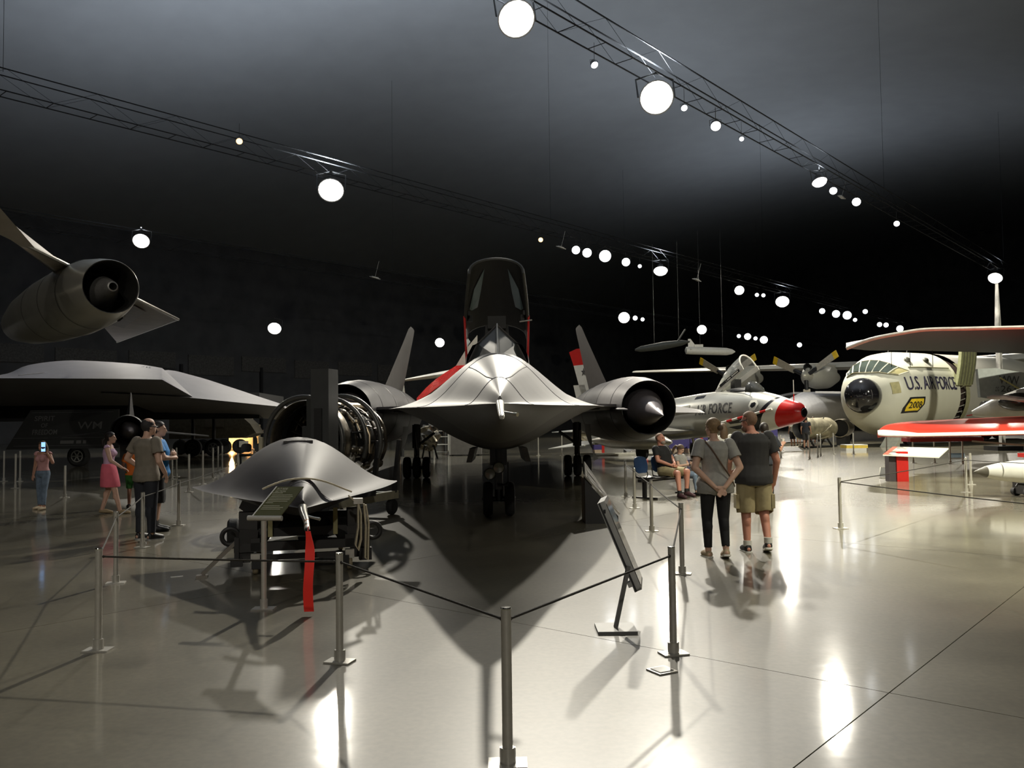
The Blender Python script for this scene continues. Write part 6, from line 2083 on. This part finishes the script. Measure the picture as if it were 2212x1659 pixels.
def person(name, label, loc, face, h, P, skin, bulk=1.0, girth=1.0, female=False, look=0.0, tilt=0.0, detail=True, group=None, voxel=.011):
    """one continuous body mesh; returns (root, body, data for clothes)"""
    s = h / 1.75
    root = thing(name, label, 'person', loc, face, group)
    m = MB()
    # torso: elliptic rings from crotch to neck, along pelvis -> neck
    pel, nk = P['pelvis'], P['neck']
    axis = (nk - pel)
    x_ = (P['shR'] - P['shL']).normalized()
    xh = (P['hipR'] - P['hipL']).normalized()
    prof = [(-.20, .105, .085), (-.14, .150, .110), (-.02, .172, .125), (.10, .160, .115), (.25, .145, .105), (.42, .150, .108), (.62, .168, .116), (.78, .180, .115), (.90, .150, .092), (.97, .080, .070), (1.02, .055, .058)]
    if female:
        prof = [(-.20, .105, .09), (-.14, .155, .118), (-.02, .182, .130), (.10, .165, .115), (.25, .130, .095), (.42, .130, .095), (.62, .148, .118), (.78, .158, .108), (.90, .130, .082), (.97, .070, .060), (1.02, .048, .050)]
    rg = []
    for t, rx, ry in prof:
        c = pel + axis * t
        q = max(0, min(1, t))
        xx = (xh * (1 - q) + x_ * q).normalized()
        ax = axis.normalized()
        yy = ax.cross(xx).normalized()
        belly = girth if -.1 < t < .7 else bulk
        rg.append([c + xx * (rx * bulk * math.cos(a)) + yy * (ry * belly * math.sin(a)) + yy * ((girth - 1) * .07 if -.1 < t < .65 else 0) for a in [2 * PI * k / 20 for k in range(20)]])
    m.loft(rg, True, True, True)
    if female:
        ax = axis.normalized()
        yy = ax.cross(x_).normalized()
        for sx in (-1, 1):
            m.ell(pel + axis * .66 + x_ * (.07 * sx) + yy * .085, (.058, .058, .062), 12, 8)
    bones = []

    def limb(a, b, r0, r1, nm):
        m.capsule(P[a] if isinstance(a, str) else a, P[b] if isinstance(b, str) else b, r0, r1, 12)
        bones.append((nm, P[a] if isinstance(a, str) else a, P[b] if isinstance(b, str) else b, r0, r1))

    k = .5 + .5 * bulk
    for sd in 'LR':
        limb('hip' + sd, 'knee' + sd, .092 * k, .060 * k, 'thigh')
        limb('knee' + sd, 'ank' + sd, .058 * k, .040, 'shin')
        kn, an = P['knee' + sd], P['ank' + sd]
        fwd = (P['toe' + sd] - an)
        fwd.z = 0
        fwd.normalize()
        m.ell(kn.lerp(an, .28) - fwd * .018, (.050 * k, .052 * k, .10), 12, 8)          # calf
        heel = an + Vector((0, 0, -.045)) - fwd * .03
        limb(heel, 'toe' + sd, .036, .030, 'foot')
        limb('sh' + sd, 'el' + sd, .055 * k, .042 * k, 'uparm')
        limb('el' + sd, 'wr' + sd, .041 * k, .029, 'forearm')
        # hand: palm, four fingers, thumb
        wr, ha = P['wr' + sd], P['ha' + sd]
        d = (ha - wr).normalized()
        side = d.cross(Vector((0, 1, 0)) if abs(d.y) < .8 else Vector((0, 0, 1))).normalized()
        nrm = side.cross(d).normalized()
        pc = wr + d * .05
        R3 = Matrix((side, d, nrm)).transposed()
        m.ell(pc, (.040, .055, .017), 12, 8, R3)
        bones.append(('hand', wr, wr + d * .12, .035, .03))
        if detail:
            for f, L in ((-.028, .060), (-.010, .072), (.009, .068), (.026, .052)):
                b0 = pc + d * .042 + side * f
                b1 = b0 + d * L * .5 - nrm * .008
                b2 = b1 + d * L * .42 - nrm * .022
                m.capsule(b0, b1, .0095, .0090, 7).capsule(b1, b2, .0090, .0080, 7)
            sg = -1 if sd == 'R' else 1
            tb = pc - d * .02 + side * (.034 * sg)
            m.capsule(tb, tb + d * .035 + side * (.022 * sg) - nrm * .012, .0115, .010, 7).capsule(tb + d * .035 + side * (.022 * sg) - nrm * .012, tb + d * .062 + side * (.022 * sg) - nrm * .024, .010, .0085, 7)
    # neck and head
    hd = P['head']
    m.capsule(nk + Vector((0, -.005, -.03)), hd + Vector((0, -.02, -.06)), .058 * (.9 if female else 1.0), .052 * (.9 if female else 1.0), 12)
    RH = Matrix.Rotation(look, 3, 'Z') @ Matrix.Rotation(tilt, 3, 'X')

    def H(x, y, z):
        return hd + RH @ Vector((x, y, z))
    m.ell(H(0, -.012, .028), (.076, .096, .092), 18, 12, RH)      # cranium
    m.ell(H(0, .022, -.035), (.062, .075, .085), 16, 10, RH)      # face and jaw
    m.ell(H(0, .062, -.085), (.034, .032, .030), 12, 8, RH)       # chin
    m.capsule(H(0, .092, .005), H(0, .112, -.030), .010, .014, 8) # nose
    m.ell(H(0, .088, -.058), (.026, .014, .012), 10, 6, RH)       # mouth
    m.ell(H(0, .082, .022), (.050, .018, .012), 12, 6, RH)        # brow
    for sx in (-1, 1):
        m.ell(H(sx * .078, -.008, -.008), (.010, .020, .032), 10, 8, RH)
    bones.append(('head', H(0, 0, -.05), H(0, 0, .04), .08, .09))
    bones.append(('torso', pel + axis * -.02, pel + axis * .92, .15, .15))
    bones.append(('neck', nk, hd + Vector((0, -.02, -.07)), .055, .05))
    me = m.mesh('tmp', False)
    tmp = bpy.data.objects.new('tmp', me)
    COL.objects.link(tmp)
    md = tmp.modifiers.new('r', 'REMESH')
    md.mode = 'VOXEL'
    md.voxel_size = voxel
    md2 = tmp.modifiers.new('s', 'SMOOTH')
    md2.factor = .5
    md2.iterations = 3
    dg = bpy.context.evaluated_depsgraph_get()
    bme = bpy.data.meshes.new_from_object(tmp.evaluated_get(dg))
    bpy.data.objects.remove(tmp)
    bme.name = 'body'
    bme.materials.clear()
    bme.materials.append(skin)
    nv = len(bme.vertices)
    co = np.empty(nv * 3, dtype=np.float32)
    bme.vertices.foreach_get('co', co)
    co = co.reshape(-1, 3)
    no = np.empty(nv * 3, dtype=np.float32)
    bme.vertices.foreach_get('normal', no)
    no = no.reshape(-1, 3)
    best = np.full(nv, 1e9)
    idx = np.zeros(nv, int)
    tt = np.zeros(nv)
    for i, (nm, a, b, r0, r1) in enumerate(bones):
        a, b = np.array(a), np.array(b)
        ab = b - a
        t = np.clip(((co - a) @ ab) / max(1e-9, ab @ ab), 0, 1)
        d = np.linalg.norm(co - (a + t[:, None] * ab), axis=1) - (r0 + (r1 - r0) * t)
        sel = d < best
        best[sel] = d[sel]
        idx[sel] = i
        tt[sel] = t[sel]
    names = np.array([b[0] for b in bones])[idx]
    sides = np.array([('L' if b[1].x < 0 else 'R') for b in bones])[idx]
    faces = [tuple(p.vertices) for p in bme.polygons]
    bo = bpy.data.objects.new('body', bme)
    COL.objects.link(bo)
    bo.parent = root
    for p in bme.polygons:
        p.use_smooth = True
    # scale whole figure
    bo.scale = (s, s, s)
    data = dict(co=co, no=no, names=names, t=tt, faces=faces, s=s, P=P, H=H, RH=RH, root=root, sides=sides)
    return root, bo, data


def garment(name, D, test, off, m):
    """cloth shell over the part of the body where TEST(names, t, co) holds; OFF: metres or function(co, names, t)"""
    keep = test(D['names'], D['t'], D['co'])
    co, no = D['co'], D['no']
    o = off(co, D['names'], D['t']) if callable(off) else np.full(len(co), off)
    P2 = co + no * o[:, None]
    used = {}
    vs, fs = [], []
    for f in D['faces']:
        if all(keep[i] for i in f):
            q = []
            for i in f:
                if i not in used:
                    used[i] = len(vs)
                    vs.append(tuple(P2[i]))
                q.append(used[i])
            fs.append(q)
    me = bpy.data.meshes.new(name)
    me.from_pydata(vs, [], fs)
    me.materials.append(m)
    for p in me.polygons:
        p.use_smooth = True
    o = bpy.data.objects.new(name, me)
    COL.objects.link(o)
    o.parent = D['root']
    o.scale = (D['s'],) * 3
    md = o.modifiers.new('thickness', 'SOLIDIFY')
    md.thickness = .006
    return o


def part(name, mb, D, m, angle=40):
    o = mb.build(name, m, D['root'], angle=angle)
    o.scale = (D['s'],) * 3
    return o


def shoes(D, m, sole=None, low=False):
    P = D['P']
    for sd in 'LR':
        an, to = P['ank' + sd], P['toe' + sd]
        f = (to - (an + Vector((0, 0, -.05))))
        L = f.length
        f.normalize()
        x = f.cross(Vector((0, 0, 1)))
        if x.length < .1:
            x = Vector((1, 0, 0))
        x.normalize()
        u = x.cross(f).normalized()
        heel = an + Vector((0, 0, -.05)) - f * .055
        rg = []
        for q, w, hgt in ((0, .030, .050), (.06, .042, .075 if not low else .05), (.30, .043, .085 if not low else .05), (.52, .047, .058), (.80, .050, .042), (.98, .036, .030), (1.06, .010, .020)):
            c = heel + f * ((L + .085) * q)
            rg.append([c + x * (w * math.cos(a)) + u * (hgt * math.sin(a) if math.sin(a) > 0 else .034 * math.sin(a)) for a in [2 * PI * k / 14 for k in range(14)]])
        o = part('shoe', MB().loft(rg, True, True, True), D, m, 60)
        if sole:
            rg = []
            for q, w in ((-.01, .034), (.06, .047), (.4, .046), (.8, .054), (1.0, .040), (1.08, .012)):
                c = heel + f * ((L + .085) * q) - u * .030
                rg.append([c + x * w + u * .010, c - x * w + u * .010, c - x * w - u * .012, c + x * w - u * .012])
            part('sole', MB().loft(rg, True, True, True), D, sole, 60)


def hair_cap(D, m, zcut=.02, back=-.09, off=.014, front=.05):
    """hair over crown and back of the head"""
    hd = np.array(D['P']['head'])
    Ri = np.array(D['RH'].transposed())

    def test(n, t, co):
        q = (co - hd) @ Ri.T
        crown = (q[:, 2] > zcut + .9 * np.maximum(0, q[:, 1] - front * .3)) & (q[:, 1] < front + .04)
        rear = (q[:, 1] < -.015) & (q[:, 2] > back)
        return ((n == 'head') | (n == 'neck')) & (crown | rear)
    return garment('hair', D, test, off, m)


def eyes(D):
    H = D['H']
    for sx in (-1, 1):
        part('eye', MB().ell(H(sx * .030, .088, .004), (.012, .008, .007), 8, 6), D, M_INLET)
    part('lips', MB().ell(H(0, .099, -.058), (.022, .006, .006), 8, 6), D, mat('lips', (.35, .12, .10), .5))


def torso_test(zhem, sleeve=.55, neck=1.44, extra=None):
    def test(n, t, co):
        z = co[:, 2]
        b = ((n == 'torso') & (z > zhem) & (z < neck)) | ((n == 'uparm') & (t < sleeve)) | ((n == 'thigh') & (z > zhem))
        b |= (n == 'neck') & (z < neck) & (t < .2)
        return b
    return test


def legs_test(ztop, tmax_shin=None, zmin=None, tmax_thigh=None):
    def test(n, t, co):
        z = co[:, 2]
        b = ((n == 'torso') & (z < ztop)) | ((n == 'thigh') & (z < ztop + .2))
        if tmax_thigh is not None:
            b &= ~((n == 'thigh') & (t > tmax_thigh))
        if tmax_shin is not None:
            b |= (n == 'shin') & (t < tmax_shin)
        if zmin is not None:
            b &= z > zmin
        return b
    return test


def loose(base, hem=0.0, zref=1.0, arm=.02):
    def off(co, n, t):
        o = np.full(len(co), base)
        o = o + hem * np.clip((zref - co[:, 2]) / .2, 0, 1)
        o[n == 'uparm'] = arm + .018 * t[n == 'uparm']
        return o
    return off


C_GREY = mat('cloth_grey', (.30, .295, .28), .85, var=.10, scale=18, bump=.1)
C_BLACK = mat('cloth_black', (.010, .010, .012), .8, var=.2, scale=10)
C_CHAR = mat('cloth_charcoal', (.030, .029, .031), .85, var=.15, scale=12, bump=.1)
C_KHAKI = mat('cloth_khaki', (.36, .30, .17), .85, var=.14, scale=10, bump=.2)
C_NAVY = mat('cloth_navy', (.016, .018, .026), .8, var=.15)
C_BLUE = mat('cloth_blue', (.01, .20, .55), .75, var=.1)
C_ORANGE = mat('cloth_orange', (.75, .18, .02), .75, var=.1)
C_GREEN = mat('cloth_green', (.03, .16, .03), .8, var=.1)
C_PINK = mat('cloth_pink', (.72, .14, .20), .8, var=.1)
C_LILAC = mat('cloth_lilac', (.55, .36, .52), .8, var=.1)
C_ROSE = mat('cloth_rose', (.50, .26, .26), .8, var=.1)
C_DENIM = mat('cloth_denim', (.14, .19, .26), .85, var=.25, scale=12)
C_TAUPE = mat('cloth_taupe', (.20, .175, .14), .85, var=.1, scale=14, bump=.1)
C_WHITE = mat('cloth_white', (.62, .61, .57), .8, var=.06)
S_TAN = mat('shoe_tan', (.42, .33, .22), .7)
S_BLACK = mat('shoe_black', (.014, .014, .015), .5)
S_WHITE = mat('shoe_sole_white', (.7, .69, .65), .6)


def fl(px, py):
    p = onfloor(px, py)
    return Vector((p.x, p.y, 0))


# --- woman in grey T-shirt, hands clasped behind her back, seen from behind
P = pose(wrL=(-.06, -.19, .885), elL=(-.285, -.10, 1.12), haL=(.02, -.205, .83), wrR=(.06, -.20, .885), elR=(.285, -.10, 1.12), haR=(.0, -.215, .82),
         kneeR=(.09, -.01, .50), ankR=(.085, -.10, .12), toeR=(.10, .03, .035), ankL=(-.09, .06, .085), kneeL=(-.095, .07, .50), toeL=(-.10, .22, .03), head=(-.01, .03, 1.61))
r, bo, D = person('person', 'woman in grey T-shirt and black leggings walking away with hands clasped behind her back', fl(1549, 1205), .06, 1.70, P, SK_PALE, bulk=1.12, girth=1.18, female=True, look=.55, tilt=-.05)
garment('leggings', D, legs_test(.93, tmax_shin=.92), .008, C_BLACK)
garment('t_shirt', D, torso_test(.80, .60), loose(.016, .030, 1.05), C_GREY)
hair_cap(D, H_FAIR, .0, -.075, .010)
H = D['H']
part('hair_bun', MB().ell(H(.0, -.125, -.01), (.036, .034, .036), 12, 10), D, H_BROWN)
shoes(D, S_TAN, S_WHITE, low=True)
part('bag_strap', MB().tube([(-.12, .09, 1.36), (-.135, -.02, 1.455), (-.08, -.125, 1.36), (.05, -.142, 1.15), (.17, -.14, .97), (.235, -.02, .88)], .011, 6), D, mat('strap_brown', (.10, .06, .04), .7))

# --- man in charcoal T-shirt and khaki cargo shorts
P = pose(elL=(-.29, .02, 1.12), wrL=(-.26, .20, .95), haL=(-.20, .27, .93), elR=(.285, .0, 1.11), wrR=(.275, .10, .86), haR=(.25, .14, .78),
         ankL=(-.10, -.02, .085), kneeL=(-.10, .02, .50), kneeR=(.12, .03, .50), ankR=(.125, -.13, .135), toeR=(.135, .0, .05), head=(-.03, .045, 1.60))
r, bo, D = person('person', 'bearded man in dark T-shirt and khaki cargo shorts walking away beside the woman in grey', fl(1632, 1192), -.05, 1.79, P, SK_RED, bulk=1.2, girth=1.22, look=.75, tilt=-.12)
garment('cargo_shorts', D, legs_test(.92, tmax_shin=.02), lambda co, n, t: .022 + .028 * np.clip((.85 - co[:, 2]) / .3, 0, 1), C_KHAKI)
for sx in (-1, 1):
    part('cargo_pocket', MB().box((sx * .215, 0, .62), (.04, .15, .17)), D, C_KHAKI)
garment('t_shirt', D, torso_test(.84, .66), loose(.018, .022, 1.05), C_CHAR)
hair_cap(D, H_STUB, .045, -.06, .006, .02)
H = D['H']
part('beard', MB().ell(H(0, .055, -.085), (.058, .055, .048), 14, 10), D, H_STUB)
part('sunglasses', MB().tube([H(-.082, -.03, .012), H(-.075, .06, .012), H(-.05, .095, .008), H(.05, .095, .008), H(.075, .06, .012), H(.082, -.03, .012)], .007, 6), D, M_BLACK)
shoes(D, S_BLACK, S_WHITE)
for sd in 'LR':
    a = D['P']['ank' + sd]
    part('sock', MB().cyl(a + Vector((0, 0, -.01)), a + Vector((0, 0, .06)), .050, .050, 14), D, C_WHITE)

# --- woman with long brown hair half hidden behind the woman in grey
P = pose(elR=(.23, .0, 1.12), wrR=(.27, .04, .88), haR=(.27, .06, .80))
r, bo, D = person('person', 'woman with long brown hair half hidden between the walking couple', Vector((4.66, 19.0, 0)), .1, 1.57, P, SK_PALE, female=True, detail=False, voxel=.014)
garment('jeans', D, legs_test(.93, tmax_shin=.95), .010, C_NAVY)
garment('t_shirt', D, torso_test(.88, .5), loose(.014, .012), C_WHITE)
hair_cap(D, H_BROWN, .0, -.12, .022)
part('long_hair', MB().loft([[Vector((w * math.cos(a), -.055 + dd * math.sin(a), z)) for a in [2 * PI * k / 14 for k in range(14)]] for z, w, dd in ((1.68, .06, .05), (1.60, .095, .075), (1.48, .105, .08), (1.36, .095, .06), (1.26, .06, .035), (1.22, .02, .02))], True, True, True), D, H_BROWN)
shoes(D, S_BLACK)
# --- person in dark shirt raising a cup behind the bearded man
P = pose(elR=(.30, .05, 1.18), wrR=(.36, .20, 1.27), haR=(.37, .25, 1.33))
r, bo, D = person('person', 'person in dark navy shirt with raised forearm just behind the bearded man', Vector((4.66, 15.9, 0)), -.25, 1.60, P, SK_TAN, bulk=1.05, voxel=.013)
garment('trousers', D, legs_test(.93, tmax_shin=.95), .014, C_CHAR)
garment('t_shirt', D, torso_test(.88, .75), loose(.018, .014), C_NAVY)
hair_cap(D, H_DARK)
shoes(D, S_BLACK)
part('paper_cup', MB().lathe([(0, .028), (.10, .038)], D['P']['haR'] + Vector((0, .03, -.03)), (0, 0, 1), 14, True, True), D, C_WHITE)

# --- bench with the seated man and girl
bl = onfloor(1398, 1074)
BA = .62                                             # bench turned so that the sitters look to the right
bd = Vector((math.cos(-BA), math.sin(-BA), 0))
bench_c = Vector((3.34, 18.75, 0))
bdir = math.atan2(.69, .72)
M_SEATB = mat('seat_blue', (.02, .05, .13), .45)
seat_bench('visitor_bench', 'blue and black shell-seat bench that the man and girl sit on', bench_c, bdir - PI + .0, 3, M_SEATB, .60)
# sitters face to the right of the picture: bench front is local +y
fdir = bdir - PI


def seat_pos(k):
    x = -.9 + .60 * (k + .5)
    return bench_c + Vector((math.cos(fdir) * x, math.sin(fdir) * x, 0))


SIT = dict(pelvis=(0, -.02, .53), neck=(0, -.13, 1.06), head=(0, -.14, 1.21), hipL=(-.10, .0, .52), hipR=(.10, .0, .52),
           kneeL=(-.16, .42, .52), kneeR=(.18, .42, .50), ankL=(-.15, .40, .10), ankR=(.24, .50, .085), toeL=(-.16, .57, .03), toeR=(.28, .66, .03),
           shL=(-.19, -.13, 1.00), shR=(.19, -.13, 1.00), elL=(-.26, -.02, .76), elR=(.26, -.02, .76), wrL=(-.07, .17, .68), wrR=(.07, .17, .66), haL=(-.01, .22, .66), haR=(.0, .23, .64))
P = pose(**SIT)
r, bo, D = person('person', 'bearded man in black T-shirt and khaki shorts sitting on the bench', seat_pos(1), fdir, 1.80, P, SK_RED, bulk=1.15, girth=1.2, look=.1, tilt=.12)
garment('shorts', D, lambda n, t, co: ((n == 'torso') & (co[:, 2] < .60)) | ((n == 'thigh') & (t < .9)), .022, C_KHAKI)
garment('t_shirt', D, lambda n, t, co: ((n == 'torso') & (co[:, 2] > .52) & (co[:, 2] < 1.055)) | ((n == 'uparm') & (t < .65)), .018, C_BLACK)
hair_cap(D, H_STUB, .05, -.05, .005, .02)
H = D['H']
part('beard', MB().ell(H(0, .06, -.085), (.055, .052, .046), 14, 10), D, mat('beard_grey', (.32, .27, .24), .7))
eyes(D)
shoes(D, mat('shoe_maroon', (.06, .025, .03), .6))
for sd in 'LR':
    a = D['P']['ank' + sd]
    part('sock', MB().cyl(a, a + Vector((0, 0, .07)), .048, .046, 12), D, S_BLACK)
part('chest_print', MB().ell(D['P']['neck'] + Vector((-.09, .155, -.12)), (.03, .006, .035), 10, 6), D, C_WHITE)
P = pose(**dict(SIT, wrL=(-.06, .20, .80), haL=(-.02, .26, .84), wrR=(.06, .20, .80), haR=(.03, .26, .84), head=(0, -.10, 1.20)))
r, bo, D = person('person', 'girl with brown ponytail and grey T-shirt sitting on the bench beside the man', seat_pos(0) + Vector((.05, .05, 0)), fdir + .1, 1.45, P, SK_PALE, bulk=.95, look=.0, tilt=-.45)
garment('jeans', D, lambda n, t, co: ((n == 'torso') & (co[:, 2] < .62)) | (n == 'thigh') | ((n == 'shin') & (t < .9)), .012, C_DENIM)
garment('t_shirt', D, lambda n, t, co: ((n == 'torso') & (co[:, 2] > .52) & (co[:, 2] < 1.055)) | ((n == 'uparm') & (t < .55)), .014, C_GREY)
hair_cap(D, H_BROWN, .0, -.10, .014)
H = D['H']
part('ponytail', MB().tube([H(0, -.10, .03), H(0, -.16, .02), H(0, -.19, -.06), H(0, -.18, -.17), H(0, -.16, -.24)], [.03, .035, .04, .03, .01], 10), D, H_BROWN)
eyes(D)
shoes(D, S_BLACK)
part('wristband', MB().cyl(D['P']['wrR'] + Vector((.0, -.02, -.01)), D['P']['wrR'] + Vector((0, .02, .01)), .034, n=12), D, S_BLACK)

# --- left: girl holding up a phone, towards the viewer
P = pose(elR=(.37, .08, 1.19), wrR=(.33, .22, 1.43), haR=(.28, .26, 1.52), elL=(-.24, .0, 1.12), wrL=(-.27, .03, .88), haL=(-.27, .05, .80), kneeR=(.12, .08, .50), ankR=(.14, .12, .085), toeR=(.17, .29, .03))
# she faces the camera
r, bo, D = person('person', 'girl in pink top and jeans holding up a phone at far left', fl(92, 1100), PI - .25, 1.40, dict(P, **{k.replace('R', '#').replace('L', 'R').replace('#', 'L'): Vector((-v.x, v.y, v.z)) for k, v in P.items() if k[-1] in 'LR'}), SK_TAN, female=True, bulk=1.0)
garment('jeans', D, legs_test(1.04, tmax_shin=.93), .012, C_DENIM)
garment('sleeveless_top', D, torso_test(.98, .12, 1.40), loose(.014, .010), C_ROSE)
hair_cap(D, H_BROWN, .0, -.12, .018)
part('long_hair', MB().loft([[Vector((w * math.cos(a), -.05 + dd * math.sin(a), z)) for a in [2 * PI * k / 14 for k in range(14)]] for z, w, dd in ((1.66, .06, .05), (1.58, .095, .06), (1.46, .115, .07), (1.36, .12, .06), (1.28, .09, .04), (1.24, .03, .02))], True, True, True), D, H_BROWN)
eyes(D)
shoes(D, S_TAN, low=True)
hp = D['P']['haL']
PHN = thing('mobile_phone', 'upright phone with lit bluish screen held up by the girl at far left', 'phone', (0, 0, 0), 0)
w = r.matrix_basis @ (hp * D['s'])
PHN.location = w + Vector((0.0, -.035, .0))
PHN.rotation_euler = (0, 0, -.1)
MB().box((0, 0, .06), (.095, .012, .20)).build('case', M_BLACK, PHN, smooth=False)
M_PHS = mat('phone_screen', (.2, .3, .5), .3, var=.0, emit=(.22, .42, .80), estr=7)
MB().box((0, -.008, .062), (.086, .004, .186)).build('screen', M_PHS, PHN, smooth=False)
MB().box((.0, -.0105, .045), (.086, .002, .030)).build('screen_picture', M_BLACK, PHN, smooth=False)
MB().plate([(-.03, -.011, .03), (.03, -.011, .05), (.0, -.011, .015)], (0, -.001, 0)).build('screen_picture', M_BLACK, PHN, smooth=False)

# --- woman in lilac top and pink skirt strolling right
P = pose(elL=(-.235, -.06, 1.13), wrL=(-.25, -.02, .88), haL=(-.25, .02, .80), elR=(.24, .08, 1.14), wrR=(.22, .30, .98), haR=(.21, .37, .95),
         kneeL=(-.09, -.02, .50), ankL=(-.09, -.14, .10), toeL=(-.10, .03, .03), kneeR=(.09, .14, .51), ankR=(.09, .24, .085), toeR=(.10, .41, .03))
r, bo, D = person('person', 'woman in lilac top and pink skirt strolling to the right', fl(234, 1110), -PI / 2 + .25, 1.58, P, SK_PALE, female=True, bulk=1.02, look=0)
garment('tank_top', D, torso_test(1.03, .06, 1.38), .010, C_LILAC)
part('skirt', MB().loft([[Vector((w * math.cos(a), .02 * (1.03 - z) * 4 + dd * math.sin(a), z)) for a in [2 * PI * k / 24 for k in range(24)]] for z, w, dd in ((1.06, .165, .125), (1.0, .185, .145), (.90, .205, .165), (.75, .205, .185), (.60, .20, .20), (.57, .19, .19))], True, True, True), D, C_PINK, 70)
hair_cap(D, H_DARK, .01, -.08, .014)
H = D['H']
part('ponytail', MB().tube([H(0, -.10, .0), H(0, -.15, -.04), H(0, -.15, -.14), H(0, -.12, -.20)], [.03, .04, .035, .012], 10), D, H_DARK)
eyes(D)
shoes(D, mat('sandal', (.30, .22, .12), .6), low=True)
part('hand_bag', MB().ell((-.30, -.06, .79), (.06, .12, .08), 12, 8), D, mat('bag_beige', (.40, .28, .24), .6))

# --- child in orange shirt
P = pose(kneeL=(-.09, .05, .50), kneeR=(.09, .0, .50), ankR=(.09, -.22, .22), toeR=(.10, -.16, .07), elL=(-.26, .05, 1.14), wrL=(-.20, .20, 1.02), haL=(-.17, .26, 1.02))
r, bo, D = person('person', 'child in orange shirt and green shorts walking behind the man in grey', fl(266, 1101) + Vector((.0, .45, 0)), .5, 1.32, P, SK_TAN, bulk=1.0, detail=False, voxel=.014)
garment('shorts', D, legs_test(.94, zmin=.52), .022, C_GREEN)
garment('t_shirt', D, torso_test(.88, .6), loose(.018, .012), C_ORANGE)
hair_cap(D, H_DARK, -.01, -.09, .018)
shoes(D, S_BLACK)

# --- man in grey-brown T-shirt, cap, seen from behind
P = pose(elL=(-.31, -.06, 1.16), wrL=(-.19, .10, 1.0), haL=(-.12, .14, .98), elR=(.27, -.02, 1.12), wrR=(.25, .12, .93), haR=(.22, .17, .86), toeR=(.16, .13, .03), ankR=(.13, -.02, .085), head=(.01, .035, 1.61))
r, bo, D = person('person', 'man in taupe T-shirt, dark jeans and backwards cap standing with his back turned', fl(315, 1165), -.42, 1.80, P, SK_PALE, bulk=1.12, girth=1.08, look=-.35)
garment('jeans', D, legs_test(.93, tmax_shin=.97), .016, C_NAVY)
garment('t_shirt', D, torso_test(.84, .62), loose(.016, .016), C_TAUPE)
H = D['H']
hair_cap(D, mat('cap_dark', (.02, .018, .018), .7), .0, -.08, .008, .0)
part('bald_crown', MB().ell(H(0, -.008, .052), (.077, .092, .078), 18, 12, D['RH']), D, SK_PALE)
part('sunglasses', MB().tube([H(-.084, -.03, .012), H(-.077, .06, .012), H(-.05, .098, .008), H(.05, .098, .008), H(.077, .06, .012), H(.084, -.03, .012)], .008, 6), D, M_BLACK)
shoes(D, S_BLACK, mat('sole_grey', (.4, .4, .4), .6))

# --- man in blue shirt, arms crossed
P = pose(elL=(-.24, .10, 1.16), wrL=(.0, .27, 1.22), haL=(.08, .26, 1.23), elR=(.24, .12, 1.16), wrR=(.02, .29, 1.15), haR=(-.06, .28, 1.16))
r, bo, D = person('person', 'man in bright blue T-shirt and black shorts standing with arms crossed', fl(338, 1147), -1.25, 1.76, P, SK_PALE, bulk=1.2, girth=1.3, look=-.1)
garment('shorts', D, legs_test(.92, tmax_shin=.12), lambda co, n, t: .024 + .03 * np.clip((.85 - co[:, 2]) / .3, 0, 1), C_BLACK)
garment('t_shirt', D, torso_test(.86, .7), loose(.018, .016), C_BLUE)
hair_cap(D, H_DARK)
shoes(D, S_BLACK, None)
for sd in 'LR':
    a = D['P']['ank' + sd]
    part('sock', MB().cyl(a, a + Vector((0, 0, .10)), .052, .050, 12), D, S_BLACK)
part('waist_bag', MB().ell((.22, .06, .92), (.09, .11, .10), 12, 8), D, S_BLACK)

# --- far visitors by the engine exhibit
for px, py, hh, top_, bot_, lab, fc in ((1713, 966, 1.62, C_WHITE, C_BLACK, 'far visitor in white shirt and dark shorts right of the purple panel', .3),
                                        (1726, 962, 1.25, C_TAUPE, C_KHAKI, 'far small visitor in tan between the white and dark shirted ones', 2.6),
                                        (1742, 970, 1.70, C_NAVY, C_CHAR, 'far visitor in dark shirt standing left of the olive engine', -.6),
                                        (1757, 960, 1.72, C_ORANGE, C_NAVY, 'far visitor in orange shirt behind the olive engine', 2.9)):
    r, bo, D = person('person', lab, fl(px, py), fc, hh, pose(), SK_TAN, detail=False, voxel=.022)
    garment('shorts', D, legs_test(.93, zmin=.48), .025, bot_)
    garment('t_shirt', D, torso_test(.86, .6), .022, top_)
    hair_cap(D, H_DARK, off=.018)
    shoes(D, S_BLACK)
# --- uniformed mannequin by the tent
P = pose(elR=(.24, .12, 1.20), wrR=(.16, .30, 1.32), haR=(.14, .36, 1.38))
q0 = at(540, 962, 56.5)
r, bo, D = person('mannequin', 'khaki uniformed mannequin with cap beside the lit tent', Vector((q0.x + .35, 57.2, 0)), -1.2, 1.65, P, SK_TAN, detail=False, voxel=.022)
r['category'] = 'mannequin'
garment('uniform', D, lambda n, t, co: (n != 'head') & (n != 'neck') & (n != 'hand') & (n != 'foot'), .022, mat('uniform_khaki', (.34, .28, .17), .8))
part('cap', MB().lathe([(0, .11), (.03, .115), (.08, .09), (.10, .02)], D['H'](0, 0, .05), (0, 0, 1), 16, True, True), D, MATS['uniform_khaki'])
shoes(D, S_BLACK)
